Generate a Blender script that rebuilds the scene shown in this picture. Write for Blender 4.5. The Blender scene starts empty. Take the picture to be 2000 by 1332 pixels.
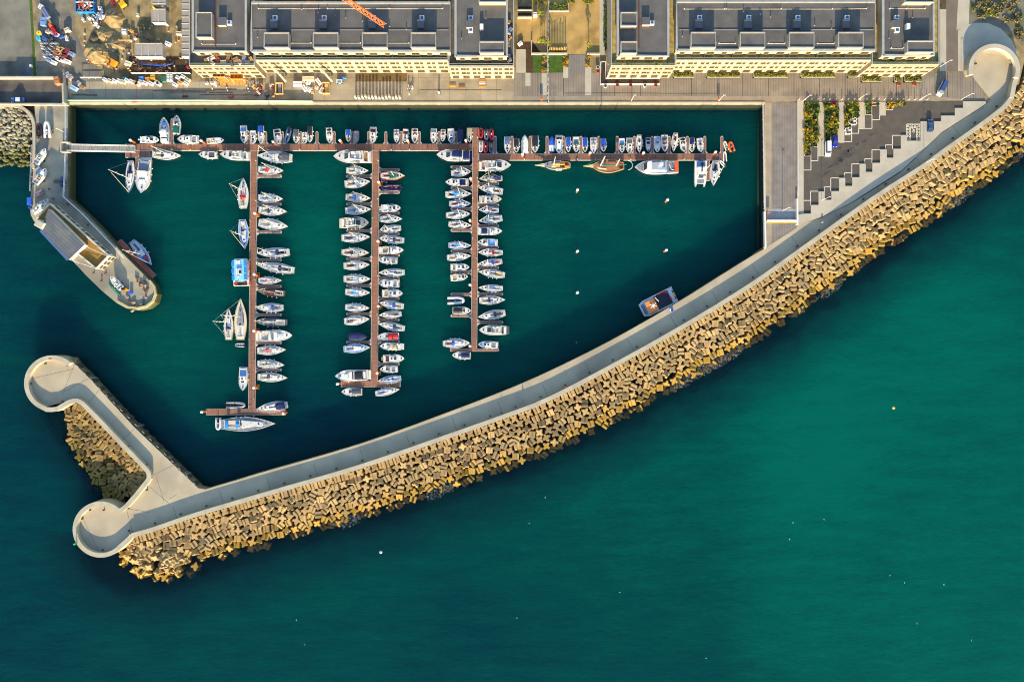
import bpy, math, random
import numpy as np
from mathutils import Vector, Matrix, Euler
from mathutils.geometry import tessellate_polygon
random.seed(7)
R = random.Random(11)
PI = math.pi
C = bpy.context.scene.collection
K, H = 0.18, 240.0          # metres per photo pixel at quay level, camera height above the quay
WZ = -4.5                   # water level
def P(px, py, z=0.0):
    f = K*(H-z)/H
    return ((px-1000)*f, (666-py)*f, z)
def P2(px, py, z=0.0):
    a = P(px, py, z); return (a[0], a[1])
def lin(c):
    return tuple(((v/255)/12.92 if v <= 10 else (((v/255)+.055)/1.055)**2.4) for v in c)
# ------------------------------------------------------------------ materials
MATS = {}
def mat(name, col, rough=.7, metal=0., var=.12, scale=.6, detail=4., bump=0., col2=None, spec=.5, blotch=None):
    if name in MATS: return MATS[name]
    m = bpy.data.materials.new(name); m.use_nodes = True
    nt = m.node_tree; b = nt.nodes['Principled BSDF']
    b.inputs['Roughness'].default_value = rough; b.inputs['Metallic'].default_value = metal
    b.inputs['Specular IOR Level'].default_value = spec
    b.inputs['Base Color'].default_value = (*col, 1)
    if var or col2:
        g = nt.nodes.new('ShaderNodeNewGeometry')
        n = nt.nodes.new('ShaderNodeTexNoise'); n.inputs['Scale'].default_value = scale; n.inputs['Detail'].default_value = detail
        nt.links.new(g.outputs['Position'], n.inputs['Vector'])
        r = nt.nodes.new('ShaderNodeValToRGB'); nt.links.new(n.outputs['Fac'], r.inputs['Fac'])
        c2 = col2 or tuple(min(1, c*(1+var)) for c in col); c1 = col if col2 else tuple(c*(1-var) for c in col)
        r.color_ramp.elements[0].position = .36; r.color_ramp.elements[1].position = .64
        r.color_ramp.elements[0].color = (*c1, 1); r.color_ramp.elements[1].color = (*c2, 1)
        out = r.outputs['Color']
        if blotch:
            n2 = nt.nodes.new('ShaderNodeTexNoise'); n2.inputs['Scale'].default_value = blotch[1]; n2.inputs['Detail'].default_value = 6
            nt.links.new(g.outputs['Position'], n2.inputs['Vector'])
            r2 = nt.nodes.new('ShaderNodeValToRGB'); nt.links.new(n2.outputs['Fac'], r2.inputs['Fac'])
            r2.color_ramp.elements[0].position = blotch[2]; r2.color_ramp.elements[1].position = blotch[2]+.12
            r2.color_ramp.elements[0].color = (0, 0, 0, 1); r2.color_ramp.elements[1].color = (blotch[3],)*3+(1,)
            mx = nt.nodes.new('ShaderNodeMix'); mx.data_type = 'RGBA'
            nt.links.new(r2.outputs['Color'], mx.inputs[0]); nt.links.new(out, mx.inputs[6]); mx.inputs[7].default_value = (*blotch[0], 1)
            out = mx.outputs[2]
        nt.links.new(out, b.inputs['Base Color'])
        if bump:
            bp = nt.nodes.new('ShaderNodeBump'); bp.inputs['Strength'].default_value = bump; bp.inputs['Distance'].default_value = .1
            nt.links.new(n.outputs['Fac'], bp.inputs['Height']); nt.links.new(bp.outputs['Normal'], b.inputs['Normal'])
    MATS[name] = m
    return m
def paint(r, g, b, rough=.45, name='paint'):
    return mat('%s_%d_%d_%d' % (name, r, g, b), lin((r, g, b)), rough, var=.07, scale=2.5)
def lines(m, period, width, dark, axis=0, rot=0.):
    """joint lines every `period` metres across a surface (real joints of the paving)"""
    nt = m.node_tree; b = nt.nodes['Principled BSDF']
    g = nt.nodes.new('ShaderNodeNewGeometry'); s = nt.nodes.new('ShaderNodeSeparateXYZ')
    v = nt.nodes.new('ShaderNodeVectorRotate'); v.rotation_type = 'Z_AXIS'; v.inputs['Angle'].default_value = rot
    nt.links.new(g.outputs['Position'], v.inputs['Vector']); nt.links.new(v.outputs['Vector'], s.inputs[0])
    d = nt.nodes.new('ShaderNodeMath'); d.operation = 'MODULO'
    a = nt.nodes.new('ShaderNodeMath'); a.operation = 'ADD'; a.inputs[1].default_value = 1000*period
    nt.links.new(s.outputs[axis], a.inputs[0]); nt.links.new(a.outputs[0], d.inputs[0]); d.inputs[1].default_value = period
    l = nt.nodes.new('ShaderNodeMath'); l.operation = 'LESS_THAN'; l.inputs[1].default_value = width
    nt.links.new(d.outputs[0], l.inputs[0])
    mx = nt.nodes.new('ShaderNodeMix'); mx.data_type = 'RGBA'
    src = b.inputs['Base Color'].links[0].from_socket if b.inputs['Base Color'].links else None
    k = nt.nodes.new('ShaderNodeMath'); k.operation = 'MULTIPLY'; k.inputs[1].default_value = dark
    nt.links.new(l.outputs[0], k.inputs[0]); nt.links.new(k.outputs[0], mx.inputs[0])
    if src: nt.links.new(src, mx.inputs[6])
    else: mx.inputs[6].default_value = b.inputs['Base Color'].default_value
    mx.inputs[7].default_value = (.03, .028, .025, 1)
    nt.links.new(mx.outputs[2], b.inputs['Base Color'])
    return m
def algae(m, z0, z1, col, amount=1., nscale=.5, namp=1.5):
    """growth below the tide line: colour change with the height above the sea"""
    nt = m.node_tree; b = nt.nodes['Principled BSDF']
    g = nt.nodes.new('ShaderNodeNewGeometry'); s = nt.nodes.new('ShaderNodeSeparateXYZ'); nt.links.new(g.outputs['Position'], s.inputs[0])
    n = nt.nodes.new('ShaderNodeTexNoise'); n.inputs['Scale'].default_value = nscale; n.inputs['Detail'].default_value = 5
    nt.links.new(g.outputs['Position'], n.inputs['Vector'])
    ma = nt.nodes.new('ShaderNodeMath'); ma.operation = 'MULTIPLY_ADD'; ma.inputs[1].default_value = namp*2; ma.inputs[2].default_value = -namp
    nt.links.new(n.outputs['Fac'], ma.inputs[0])
    ad = nt.nodes.new('ShaderNodeMath'); ad.operation = 'ADD'; nt.links.new(s.outputs[2], ad.inputs[0]); nt.links.new(ma.outputs[0], ad.inputs[1])
    mr = nt.nodes.new('ShaderNodeMapRange'); mr.inputs[1].default_value = z1; mr.inputs[2].default_value = z0; mr.inputs[3].default_value = 0; mr.inputs[4].default_value = amount
    nt.links.new(ad.outputs[0], mr.inputs[0])
    mx = nt.nodes.new('ShaderNodeMix'); mx.data_type = 'RGBA'
    nt.links.new(mr.outputs[0], mx.inputs[0])
    if b.inputs['Base Color'].links: nt.links.new(b.inputs['Base Color'].links[0].from_socket, mx.inputs[6])
    else: mx.inputs[6].default_value = b.inputs['Base Color'].default_value
    mx.inputs[7].default_value = (*col, 1)
    nt.links.new(mx.outputs[2], b.inputs['Base Color'])
    return m
# ------------------------------------------------------------------ mesh builder
class MB:
    def __init__(s): s.v = []; s.f = []; s.mi = []; s.m = []
    def _m(s, m):
        if m is None: return 0
        if m not in s.m: s.m.append(m)
        return s.m.index(m)
    def add(s, vs, fs, m=None):
        o = len(s.v); s.v += [tuple(v) for v in vs]; i = s._m(m)
        for f in fs: s.f.append(tuple(o+k for k in f)); s.mi.append(i)
        return s
    def box(s, c, d, m=None, rz=0., taper=1.):
        x, y, z = d[0]/2, d[1]/2, d[2]/2; vs = []
        ca, sa = math.cos(rz), math.sin(rz)
        for k, zz in ((1, -z), (taper, z)):
            for a, b in ((-1, -1), (1, -1), (1, 1), (-1, 1)):
                X, Y = a*x*k, b*y*k
                vs.append((c[0]+X*ca-Y*sa, c[1]+X*sa+Y*ca, c[2]+zz))
        return s.add(vs, [(3, 2, 1, 0), (4, 5, 6, 7), (0, 1, 5, 4), (1, 2, 6, 5), (2, 3, 7, 6), (3, 0, 4, 7)], m)
    def prism(s, poly, z0, z1, m=None, mside=None, bottom=False):
        """extrude a (possibly concave) outline; z1 top"""
        a = sum(poly[i][0]*poly[(i+1) % len(poly)][1]-poly[(i+1) % len(poly)][0]*poly[i][1] for i in range(len(poly)))
        if a < 0: poly = poly[::-1]
        n = len(poly)
        tri = tessellate_polygon([[Vector((p[0], p[1], 0)) for p in poly]])
        top = []
        for t in tri:
            p, q, r = (poly[k] for k in t)
            top.append(t if (q[0]-p[0])*(r[1]-p[1])-(q[1]-p[1])*(r[0]-p[0]) > 0 else t[::-1])
        s.add([(p[0], p[1], z1) for p in poly], top, m)
        if z0 is not None and z0 < z1:
            s.add([(p[0], p[1], z0) for p in poly]+[(p[0], p[1], z1) for p in poly],
                  [(i, (i+1) % n, n+(i+1) % n, n+i) for i in range(n)], mside or m)
        return s
    def frust(s, p0, z0, p1, z1, m=None, mtop=None):
        n = len(p0)
        s.add([(p[0], p[1], z0) for p in p0]+[(p[0], p[1], z1) for p in p1], [(i, (i+1) % n, n+(i+1) % n, n+i) for i in range(n)], m)
        s.add([(p[0], p[1], z1) for p in p1], [tuple(range(n))], mtop or m)
        return s
    def tube(s, path, r, m=None, n=6, r2=None, closed=False):
        vs = []; L = len(path)
        for i, p in enumerate(path):
            p = Vector(p); a = Vector(path[max(i-1, 0)]); b = Vector(path[min(i+1, L-1)])
            t = (b-a).normalized(); u = t.cross(Vector((0, 0, 1)))
            if u.length < 1e-3: u = Vector((1, 0, 0))
            u.normalize(); w = u.cross(t)
            rr = r if r2 is None else r+(r2-r)*i/(L-1)
            for k in range(n):
                q = p+(u*math.cos(2*PI*k/n)+w*math.sin(2*PI*k/n))*rr; vs.append(q)
        fs = [(i*n+k, i*n+(k+1) % n, (i+1)*n+(k+1) % n, (i+1)*n+k) for i in range(L-1) for k in range(n)]
        fs += [tuple(range(n))[::-1], tuple((L-1)*n+k for k in range(n))]
        return s.add(vs, fs, m)
    def cyl(s, c, r, h, m=None, n=10, r2=None):
        r2 = r if r2 is None else r2
        p0 = [(c[0]+r*math.cos(2*PI*k/n), c[1]+r*math.sin(2*PI*k/n)) for k in range(n)]
        p1 = [(c[0]+r2*math.cos(2*PI*k/n), c[1]+r2*math.sin(2*PI*k/n)) for k in range(n)]
        return s.frust(p0, c[2], p1, c[2]+h, m)
    def mesh(s, name, m=None):
        me = bpy.data.meshes.new(name); me.from_pydata(s.v, [], s.f)
        for mm in (s.m or [m]): me.materials.append(mm)
        if s.m: me.polygons.foreach_set('material_index', s.mi)
        me.update(); return me
    def build(s, name, m=None, parent=None, loc=None, rz=None, smooth=False):
        me = s.mesh(name, m)
        if smooth: me.polygons.foreach_set('use_smooth', [True]*len(me.polygons))
        return link(name, me, parent, loc, rz)
def link(name, me, parent=None, loc=None, rz=None, sc=None):
    o = bpy.data.objects.new(name, me); C.objects.link(o)
    if parent: o.parent = parent
    if loc is not None: o.location = loc
    if rz is not None: o.rotation_euler = (0, 0, rz)
    if sc is not None: o.scale = sc
    return o
def tag(o, label=None, cat=None, group=None, kind=None):
    if label: o['label'] = label
    if cat: o['category'] = cat
    if group: o['group'] = group
    if kind: o['kind'] = kind
    return o
def thing(name, loc, label, cat, group=None, rz=0.):
    o = bpy.data.objects.new(name, None); o.empty_display_size = .5; C.objects.link(o)
    o.location = loc; o.rotation_euler = (0, 0, rz)
    return tag(o, label, cat, group)
def setting(name, mb, m=None, label=None, cat=None, kind='structure'):
    o = mb.build(name, m); tag(o, label or name.replace('_', ' ')+' of the harbour area', cat or name.split('_')[-1], None, kind); return o
def pg(pts, z=0.): return [P2(x, y, z) for x, y in pts]
def rect(x0, y0, x1, y1, z=0.): return pg([(x0, y0), (x1, y0), (x1, y1), (x0, y1)], z)
def ribbon(pts, width, side=0.):
    """left/right offset outlines of a world polyline; side shifts the band"""
    L, Rr = [], []
    n = len(pts)
    for i in range(n):
        a = Vector(pts[max(i-1, 0)]); b = Vector(pts[min(i+1, n-1)]); t = (b-a).normalized(); nn = Vector((-t.y, t.x)); p = Vector(pts[i])
        L.append(tuple(p+nn*(side+width/2))); Rr.append(tuple(p+nn*(side-width/2)))
    return L, Rr
def band(mb, pts, width, z0, z1, m, side=0., mside=None):
    L, Rr = ribbon(pts, width, side)
    for i in range(len(pts)-1):
        q = [L[i], Rr[i], Rr[i+1], L[i+1]]
        mb.add([(p[0], p[1], z1) for p in q], [(0, 1, 2, 3)], m)
        if z0 is not None:
            mb.add([(Rr[i][0], Rr[i][1], z0), (Rr[i+1][0], Rr[i+1][1], z0), (Rr[i+1][0], Rr[i+1][1], z1), (Rr[i][0], Rr[i][1], z1)], [(0, 1, 2, 3)], mside or m)
            mb.add([(L[i+1][0], L[i+1][1], z0), (L[i][0], L[i][1], z0), (L[i][0], L[i][1], z1), (L[i+1][0], L[i+1][1], z1)], [(0, 1, 2, 3)], mside or m)
    if z0 is not None:
        for i, fl in ((0, 0), (len(pts)-1, 1)):
            q = [(L[i][0], L[i][1], z0), (Rr[i][0], Rr[i][1], z0), (Rr[i][0], Rr[i][1], z1), (L[i][0], L[i][1], z1)]
            mb.add(q, [(0, 1, 2, 3)] if not fl else [(3, 2, 1, 0)], mside or m)
    return mb
def smooth_line(pts, n=6):
    out = []
    for i in range(len(pts)-1):
        p0 = pts[max(i-1, 0)]; p1 = pts[i]; p2 = pts[i+1]; p3 = pts[min(i+2, len(pts)-1)]
        for k in range(n):
            t = k/n
            out.append(tuple(.5*((2*p1[j])+(-p0[j]+p2[j])*t+(2*p0[j]-5*p1[j]+4*p2[j]-p3[j])*t*t+(-p0[j]+3*p1[j]-3*p2[j]+p3[j])*t**3) for j in (0, 1)))
    out.append(pts[-1]); return out
def arc(cx, cy, r, a0, a1, n=24):
    """photo-pixel circle, angles in degrees, 0 = right, 90 = up"""
    return [(cx+r*math.cos(math.radians(a0+(a1-a0)*i/n)), cy-r*math.sin(math.radians(a0+(a1-a0)*i/n))) for i in range(n+1)]
def resample(pts, step):
    out = [pts[0]]; acc = 0.
    for i in range(len(pts)-1):
        a = Vector(pts[i]); b = Vector(pts[i+1]); d = (b-a).length; t = step-acc
        while t <= d: out.append(tuple(a+(b-a)*(t/d))); t += step
        acc = d-(t-step)
    return out
ORD = 'first second third fourth fifth sixth seventh eighth ninth tenth eleventh twelfth thirteenth fourteenth fifteenth sixteenth seventeenth eighteenth nineteenth twentieth twenty-first twenty-second twenty-third twenty-fourth twenty-fifth twenty-sixth'.split()
# ------------------------------------------------------------------ camera, sun, sky
sc = bpy.context.scene
cam = bpy.data.objects.new('camera', bpy.data.cameras.new('camera')); C.objects.link(cam); sc.camera = cam
cam.location = (0, 0, H); cam.rotation_euler = (0, 0, 0)
cam.data.sensor_width = 36; cam.data.lens = 24; cam.data.clip_end = 6000; cam.data.clip_start = 1
SUN_EL = math.radians(15)
su = bpy.data.objects.new('sun', bpy.data.lights.new('sun', 'SUN')); C.objects.link(su)
su.data.energy = 4.2; su.data.angle = math.radians(.5); su.data.color = (1, .82, .55)
su.rotation_euler = (math.radians(90)-SUN_EL, 0, 0)
w = bpy.data.worlds.new('World'); sc.world = w; w.use_nodes = True
sky = w.node_tree.nodes.new('ShaderNodeTexSky'); sky.sky_type = 'NISHITA'; sky.sun_disc = False
sky.sun_elevation = SUN_EL; sky.sun_rotation = PI; sky.air_density = 1.; sky.dust_density = .8; sky.ozone_density = 2.4
bg = w.node_tree.nodes['Background']; bg.inputs['Strength'].default_value = .14
w.node_tree.links.new(sky.outputs[0], bg.inputs['Color'])
sc.cycles.filter_width = 1.05
sc.view_settings.view_transform = 'Standard'; sc.view_settings.look = 'None'; sc.view_settings.exposure = 1.62; sc.view_settings.gamma = 1
# ================================================================== THE SETTING
M_conc = mat('promenade_concrete', lin((168, 154, 126)), .85, var=.10, scale=.12, detail=8, blotch=(lin((142, 130, 108)), .05, .52, .7))
M_concw = mat('seawall_concrete', lin((168, 158, 134)), .8, var=.1, scale=.3, detail=8, blotch=(lin((150, 138, 112)), .25, .58, .6))
M_white = mat('pale_concrete', lin((172, 162, 140)), .8, var=.07, scale=.25, detail=7)
M_slab = lines(lines(mat('quay_slabs', lin((150, 138, 112)), .85, var=.16, scale=.16, detail=8, blotch=(lin((105, 95, 75)), .07, .55, .7)), 5.5, .09, .7, 0), 4.4, .09, .6, 1)
M_plank = lines(lines(mat('quay_planks', lin((128, 116, 98)), .85, var=.12, scale=.2, detail=8, blotch=(lin((150, 138, 118)), .1, .56, .6)), .9, .12, .45, 0), 9., .25, .8, 0)
M_plank2 = lines(mat('grey_setts', lin((122, 114, 104)), .85, var=.14, scale=.3, detail=8), .55, .1, .4, 0)
M_asph = mat('asphalt', lin((80, 73, 63)), .9, var=.13, scale=.35, detail=8, blotch=(lin((50, 46, 44)), .055, .6, .8))
M_sand = mat('sand', lin((170, 138, 78)), .95, var=.16, scale=.25, detail=10, bump=.5, blotch=(lin((120, 96, 48)), .12, .55, .7))
M_mud = mat('site_mud', lin((136, 117, 78)), .95, var=.3, scale=.3, detail=10, bump=.6, blotch=(lin((70, 56, 32)), .09, .54, .9))
M_yard = mat('yard_concrete', lin((110, 106, 92)), .9, var=.24, scale=.14, detail=10, blotch=(lin((54, 52, 48)), .06, .5, .85))
M_track = mat('gravel_track', lin((118, 108, 90)), .95, var=.22, scale=.3, detail=9, blotch=(lin((88, 88, 86)), .06, .5, .8))
M_soil = mat('dark_soil', lin((70, 48, 22)), .95, var=.35, scale=.5, detail=9, bump=.6)
M_lawn = mat('lawn', lin((58, 84, 12)), .95, var=.25, scale=.7, detail=8, bump=.3)
M_scrub = mat('scrub', lin((104, 100, 84)), .95, var=.2, scale=.25, detail=10, bump=.5, blotch=(lin((90, 96, 34)), .08, .54, .9))
M_wallside = algae(mat('quay_wall', lin((120, 112, 84)), .9, var=.2, scale=.4, detail=6), -1.3, -.2, lin((14, 26, 13)), 1., .4, .35)
M_pier = algae(mat('pier_masonry', lin((100, 94, 68)), .9, var=.22, scale=.5, detail=6), -2.4, -.5, lin((58, 60, 20)), 1., .4, .6)
M_armw = lines(algae(mat('arm_wall', lin((120, 112, 82)), .9, var=.2, scale=.4, detail=6), -4.3, -2.2, lin((74, 70, 26)), 1., .4, .5), 4.2, .35, .8, 1)
M_line = mat('marking_white', lin((215, 205, 180)), .8, var=.12, scale=1.)
# ---- water -------------------------------------------------------------------
WALL_LONG = [(257, 1050), (303, 1037), (381, 1010), (520, 969), (700, 917), (860, 862), (990, 816), (1081, 780), (1234, 699.5), (1360, 628), (1470, 560), (1560, 497), (1707, 392.5), (1804, 330), (1847, 298.5), (1916, 250), (1962, 215), (1980, 194)]
WALL_LONG = smooth_line(WALL_LONG, 3)
def seg_dist(X, Y, line):
    d = np.full(X.shape, 1e9)
    for (ax, ay), (bx, by) in zip(line[:-1], line[1:]):
        vx, vy = bx-ax, by-ay; t = np.clip(((X-ax)*vx+(Y-ay)*vy)/(vx*vx+vy*vy), 0, 1)
        d = np.minimum(d, np.hypot(X-ax-t*vx, Y-ay-t*vy))
    return d
def make_water():
    nx, ny = 200, 140
    xs = np.linspace(-230, 230, nx); ys = np.linspace(-165, 165, ny)
    X, Y = np.meshgrid(xs, ys)
    pts = {(60, 560): .12, (60, 900): .1, (60, 1250): .16, (300, 1250): .3, (600, 1200): .36, (600, 1320): .3, (1000, 1250): .3, (1000, 1050): .45,
           (1300, 1000): .6, (1300, 1250): .42, (1600, 900): .95, (1900, 650): .92, (1980, 450): .6, (1900, 900): .85, (1900, 1250): .8, (1600, 1150): .75,
           (400, 400): .45, (380, 520): .5, (620, 480): .62, (830, 500): .6, (830, 700): .45, (1050, 450): .6, (1300, 430): .62, (1300, 300): .2, (1440, 420): .25,
           (330, 700): .55, (260, 880): .1, (600, 850): .12, (200, 300): .15, (900, 240): .25, (1100, 620): .4, (1250, 560): .3, (1460, 240): .3}
    num = np.zeros(X.shape); den = np.zeros(X.shape)
    for (px, py), v in pts.items():
        x, y = P2(px, py, WZ); wgt = 1/((X-x)**2+(Y-y)**2+160.)**1.6; num += wgt*v; den += wgt
    shoal = num/den  # water tone blended from values set at points
    line = [P2(x, y, 0) for x, y in WALL_LONG]
    d = seg_dist(X, Y, line)
    xl = np.array([a for a, b in line]); yl = np.array([b for a, b in line])
    outer = Y < np.interp(X, xl, yl)
    deep = np.where(outer | (d < 4), np.clip(1-(d-19)/20, 0, 1), 0)
    d2 = seg_dist(X, Y, [P2(120, 800), P2(230, 960)])
    deep = np.maximum(deep, np.clip(1-(d2-8)/12, 0, 1))
    vs = [(float(x), float(y), WZ) for y in ys for x in xs]
    fs = [(j*nx+i, j*nx+i+1, (j+1)*nx+i+1, (j+1)*nx+i) for j in range(ny-1) for i in range(nx-1)]
    mb = MB(); mb.add(vs, fs)
    B = 3000
    o = len(mb.v)
    ring = [(-230, -165), (230, -165), (230, 165), (-230, 165)]; big = [(-B, -B), (B, -B), (B, B), (-B, B)]
    mb.v += [(x, y, WZ) for x, y in ring]+[(x, y, WZ) for x, y in big]
    for k in range(4):
        mb.f.append((o+k, o+4+k, o+4+(k+1) % 4, o+(k+1) % 4)); mb.mi.append(0)
    m = bpy.data.materials.new('sea_water'); m.use_nodes = True; nt = m.node_tree; b = nt.nodes['Principled BSDF']
    N = nt.nodes.new; L = nt.links.new
    b.inputs['Roughness'].default_value = .12; b.inputs['IOR'].default_value = 1.33
    b.subsurface_method = 'BURLEY'; b.inputs['Subsurface Weight'].default_value = 1.; b.inputs['Subsurface Radius'].default_value = (1, 1, 1); b.inputs['Subsurface Scale'].default_value = 20.; b.inputs['Specular IOR Level'].default_value = .16
    g = N('ShaderNodeNewGeometry')
    a1 = N('ShaderNodeAttribute'); a1.attribute_name = 'shoal'; a2 = N('ShaderNodeAttribute'); a2.attribute_name = 'deep'
    n = N('ShaderNodeTexNoise'); n.inputs['Scale'].default_value = .012; n.inputs['Detail'].default_value = 6; L(g.outputs['Position'], n.inputs['Vector'])
    mp = N('ShaderNodeMapping'); mp.inputs['Rotation'].default_value = (0, 0, math.radians(-28)); mp.inputs['Scale'].default_value = (.35, 1.5, 1); L(g.outputs['Position'], mp.inputs['Vector'])
    n2 = N('ShaderNodeTexNoise'); n2.inputs['Scale'].default_value = .16; n2.inputs['Detail'].default_value = 8; n2.inputs['Roughness'].default_value = .65; L(mp.outputs[0], n2.inputs['Vector'])
    def mth(op, x, y):
        q = N('ShaderNodeMath'); q.operation = op
        for i, v in enumerate((x, y)):
            if isinstance(v, (int, float)): q.inputs[i].default_value = v
            else: L(v, q.inputs[i])
        return q.outputs[0]
    f = mth('ADD', a1.outputs['Fac'], mth('MULTIPLY', mth('SUBTRACT', n.outputs['Fac'], .5), .55))
    f = mth('ADD', f, mth('MULTIPLY', mth('SUBTRACT', n2.outputs['Fac'], .5), .72))
    r = N('ShaderNodeValToRGB'); n6 = N('ShaderNodeTexNoise'); n6.inputs['Scale'].default_value = 1.1; n6.inputs['Detail'].default_value = 5; L(mp.outputs[0], n6.inputs['Vector'])
    f = mth('ADD', f, mth('MULTIPLY', mth('SUBTRACT', n6.outputs['Fac'], .5), .42)); L(f, r.inputs['Fac'])
    r.color_ramp.elements[0].color = (.0003, .021, .031, 1); r.color_ramp.elements[1].color = (.0002, .086, .060, 1)
    e = r.color_ramp.elements.new(.5); e.color = (.0002, .046, .040, 1)
    mx = N('ShaderNodeMix'); mx.data_type = 'RGBA'
    n3 = N('ShaderNodeTexNoise'); n3.inputs['Scale'].default_value = .11; n3.inputs['Detail'].default_value = 9; n3.inputs['Roughness'].default_value = .7; L(g.outputs['Position'], n3.inputs['Vector'])
    dd = mth('MULTIPLY', a2.outputs['Fac'], mth('ADD', .15, mth('MULTIPLY', n3.outputs['Fac'], 1.5)))
    cl = N('ShaderNodeClamp'); L(dd, cl.inputs[0])
    L(cl.outputs[0], mx.inputs[0]); L(r.outputs['Color'], mx.inputs[6]); mx.inputs[7].default_value = (.0015, .012, .020, 1)
    a3 = N('ShaderNodeAttribute'); a3.attribute_name = 'surf'
    n7 = N('ShaderNodeTexNoise'); n7.inputs['Scale'].default_value = .045; n7.inputs['Detail'].default_value = 2; L(g.outputs['Position'], n7.inputs['Vector'])
    n8 = N('ShaderNodeTexNoise'); n8.inputs['Scale'].default_value = 1.3; n8.inputs['Detail'].default_value = 8; n8.inputs['Roughness'].default_value = .75; L(g.outputs['Position'], n8.inputs['Vector'])
    fo = mth('MULTIPLY', a3.outputs['Fac'], mth('MULTIPLY', mth('SUBTRACT', n7.outputs['Fac'], .40), 2.6)); fo = mth('SUBTRACT', mth('ADD', mth('MINIMUM', fo, .46), n8.outputs['Fac']), .955)
    fo = mth('MULTIPLY', fo, 7.); cf = N('ShaderNodeClamp'); L(fo, cf.inputs[0])
    mf = N('ShaderNodeMix'); mf.data_type = 'RGBA'; L(mth('MULTIPLY', cf.outputs[0], .8), mf.inputs[0]); L(mx.outputs[2], mf.inputs[6]); mf.inputs[7].default_value = (.42, .44, .41, 1)
    L(mf.outputs[2], b.inputs['Base Color'])
    al = mth('SUBTRACT', 1., mth('MULTIPLY', mth('SUBTRACT', a2.outputs['Fac'], .72), 1.3)); ca = N('ShaderNodeClamp'); ca.inputs[1].default_value = .62; L(al, ca.inputs[0]); L(ca.outputs[0], b.inputs['Alpha'])
    n4 = N('ShaderNodeTexNoise'); n4.inputs['Scale'].default_value = .55; n4.inputs['Detail'].default_value = 6; L(mp.outputs[0], n4.inputs['Vector'])
    bp = N('ShaderNodeBump'); bp.inputs['Strength'].default_value = .5; bp.inputs['Distance'].default_value = .4; L(n4.outputs['Fac'], bp.inputs['Height']); L(bp.outputs['Normal'], b.inputs['Normal'])
    me = mb.mesh('water', m)
    for nm, arr in (('shoal', shoal), ('deep', deep), ('surf', np.where(outer, np.clip(1.15-np.abs(d-17.)/4.2, 0, 1)*np.clip((X+118)/12, 0, 1), 0))):
        at = me.attributes.new(nm, 'FLOAT', 'POINT'); at.data.foreach_set('value', np.concatenate([arr.ravel(), np.full(8, .3 if nm == 'shoal' else 0.)]).astype(np.float32))
    o = link('water', me); tag(o, 'calm teal harbour and open sea water', 'water', None, 'structure')
make_water()
mb = MB(); mb.box((0, 0, -10.2), (5000, 5000, .4), mat('seabed_rock', lin((26, 34, 34)), .95, var=.3, scale=.2)); setting('seabed', mb, None, 'dark seabed under the harbour water', 'seabed')
# ---- land ---------------------------------------------------------------------
LAND = [(-900, -900), (2900, -900), (2900, -60), (2010, 40), (2003, 110), (1990, 165), (1935, 200), (1800, 300), (1560, 470), (1496, 490), (1493, 204), (134, 204), (-20, 206), (-900, 206)]
mb = MB(); mb.prism(pg(LAND), -9, 0, M_mud, M_wallside); setting('ground', mb, None, 'brown building-site ground behind the quay', 'ground')
PIER = [(67, 200), (69, 240), (66, 300), (63, 360), (58, 395), (60, 420), (66, 432), (92, 458), (130, 497), (168, 538), (200, 569), (228, 592), (246, 602), (266, 606), (285, 602), (299, 591), (304, 574), (298, 557), (284, 540), (250, 506), (232, 487), (184, 435), (166, 417), (132.5, 386), (132, 376), (133, 200)]
mb = MB(); mb.prism(pg(PIER), -9, -.02, mat('pier_concrete', lin((150, 142, 120)), .85, var=.16, scale=.15, detail=9, blotch=(lin((108, 104, 96)), .07, .48, .8)), M_pier); setting('pier', mb, None, 'old stone pier with concrete top', 'pier')
# breakwater promenade
CIRC1 = arc(100, 749, 50, 60, 250, 30); CIRC2 = arc(195, 1034.5, 50, 45, 322, 40)
INNER = [(401, 955.5), (467, 936), (520, 920), (700, 868), (860, 811), (1011, 752.5), (1125, 700), (1220, 650.5), (1328, 588), (1400, 543), (1469, 500), (1497, 484)]
INNER = smooth_line(INNER, 3)
PROM = INNER+[(1560, 440), (1604, 426), (1662, 398), (1760, 336), (1837, 262), (1924, 206), (1936, 196), (1897, 148), (1890, 130)] + arc(1941, 137, 47, 170, -60, 30)+list(reversed(WALL_LONG))
PROM += [(244, 1056)]+list(reversed(CIRC2))+[(238, 1000), (262, 974), (288, 942), (295, 928), (284, 911), (160, 785), (148, 780), (134, 783)]+list(reversed(CIRC1))+[(137, 698), (146, 711), (175, 739), (261, 833), (387, 953)]
mb = MB(); mb.prism(pg(PROM), -9, .012, M_conc, M_armw); setting('promenade', mb, None, 'concrete walkway along the top of the breakwater', 'walkway')
# arm: stone edge ledge with fender panels
def sheet(name, pts, z, m, label=None, cat='paving', z0=None):
    mb = MB(); mb.prism(pg(pts), z0, z, m); return setting(name, mb, None, label, cat)
sheet('yard_slab', [(-900, -900), (58, -900), (58, 0), (66, 60), (69, 150), (-900, 150)], .008, M_yard, 'stained concrete yard', 'yard')
sheet('verge', [(57, -5), (62, -5), (66, 60), (71, 150), (66, 150), (61, 60)], .05, M_lawn, 'narrow mossy verge beside the yard', 'verge')
sheet('access_track', [(66, -300), (150, -300), (146, 60), (168, 110), (205, 150), (205, 158), (134, 204), (68, 204), (72, 150), (70, 60)], .012, M_track, 'gravel track through the building site', 'track')
sheet('lower_yard', [(-400, 154), (122, 154), (122, 200), (-400, 200)], .016, mat('dark_yard', lin((84, 78, 70)), .9, var=.2, scale=.2, detail=8, blotch=(lin((48, 46, 46)), .08, .5, .9)), 'dark walled yard at the pier root', 'yard')
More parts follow.
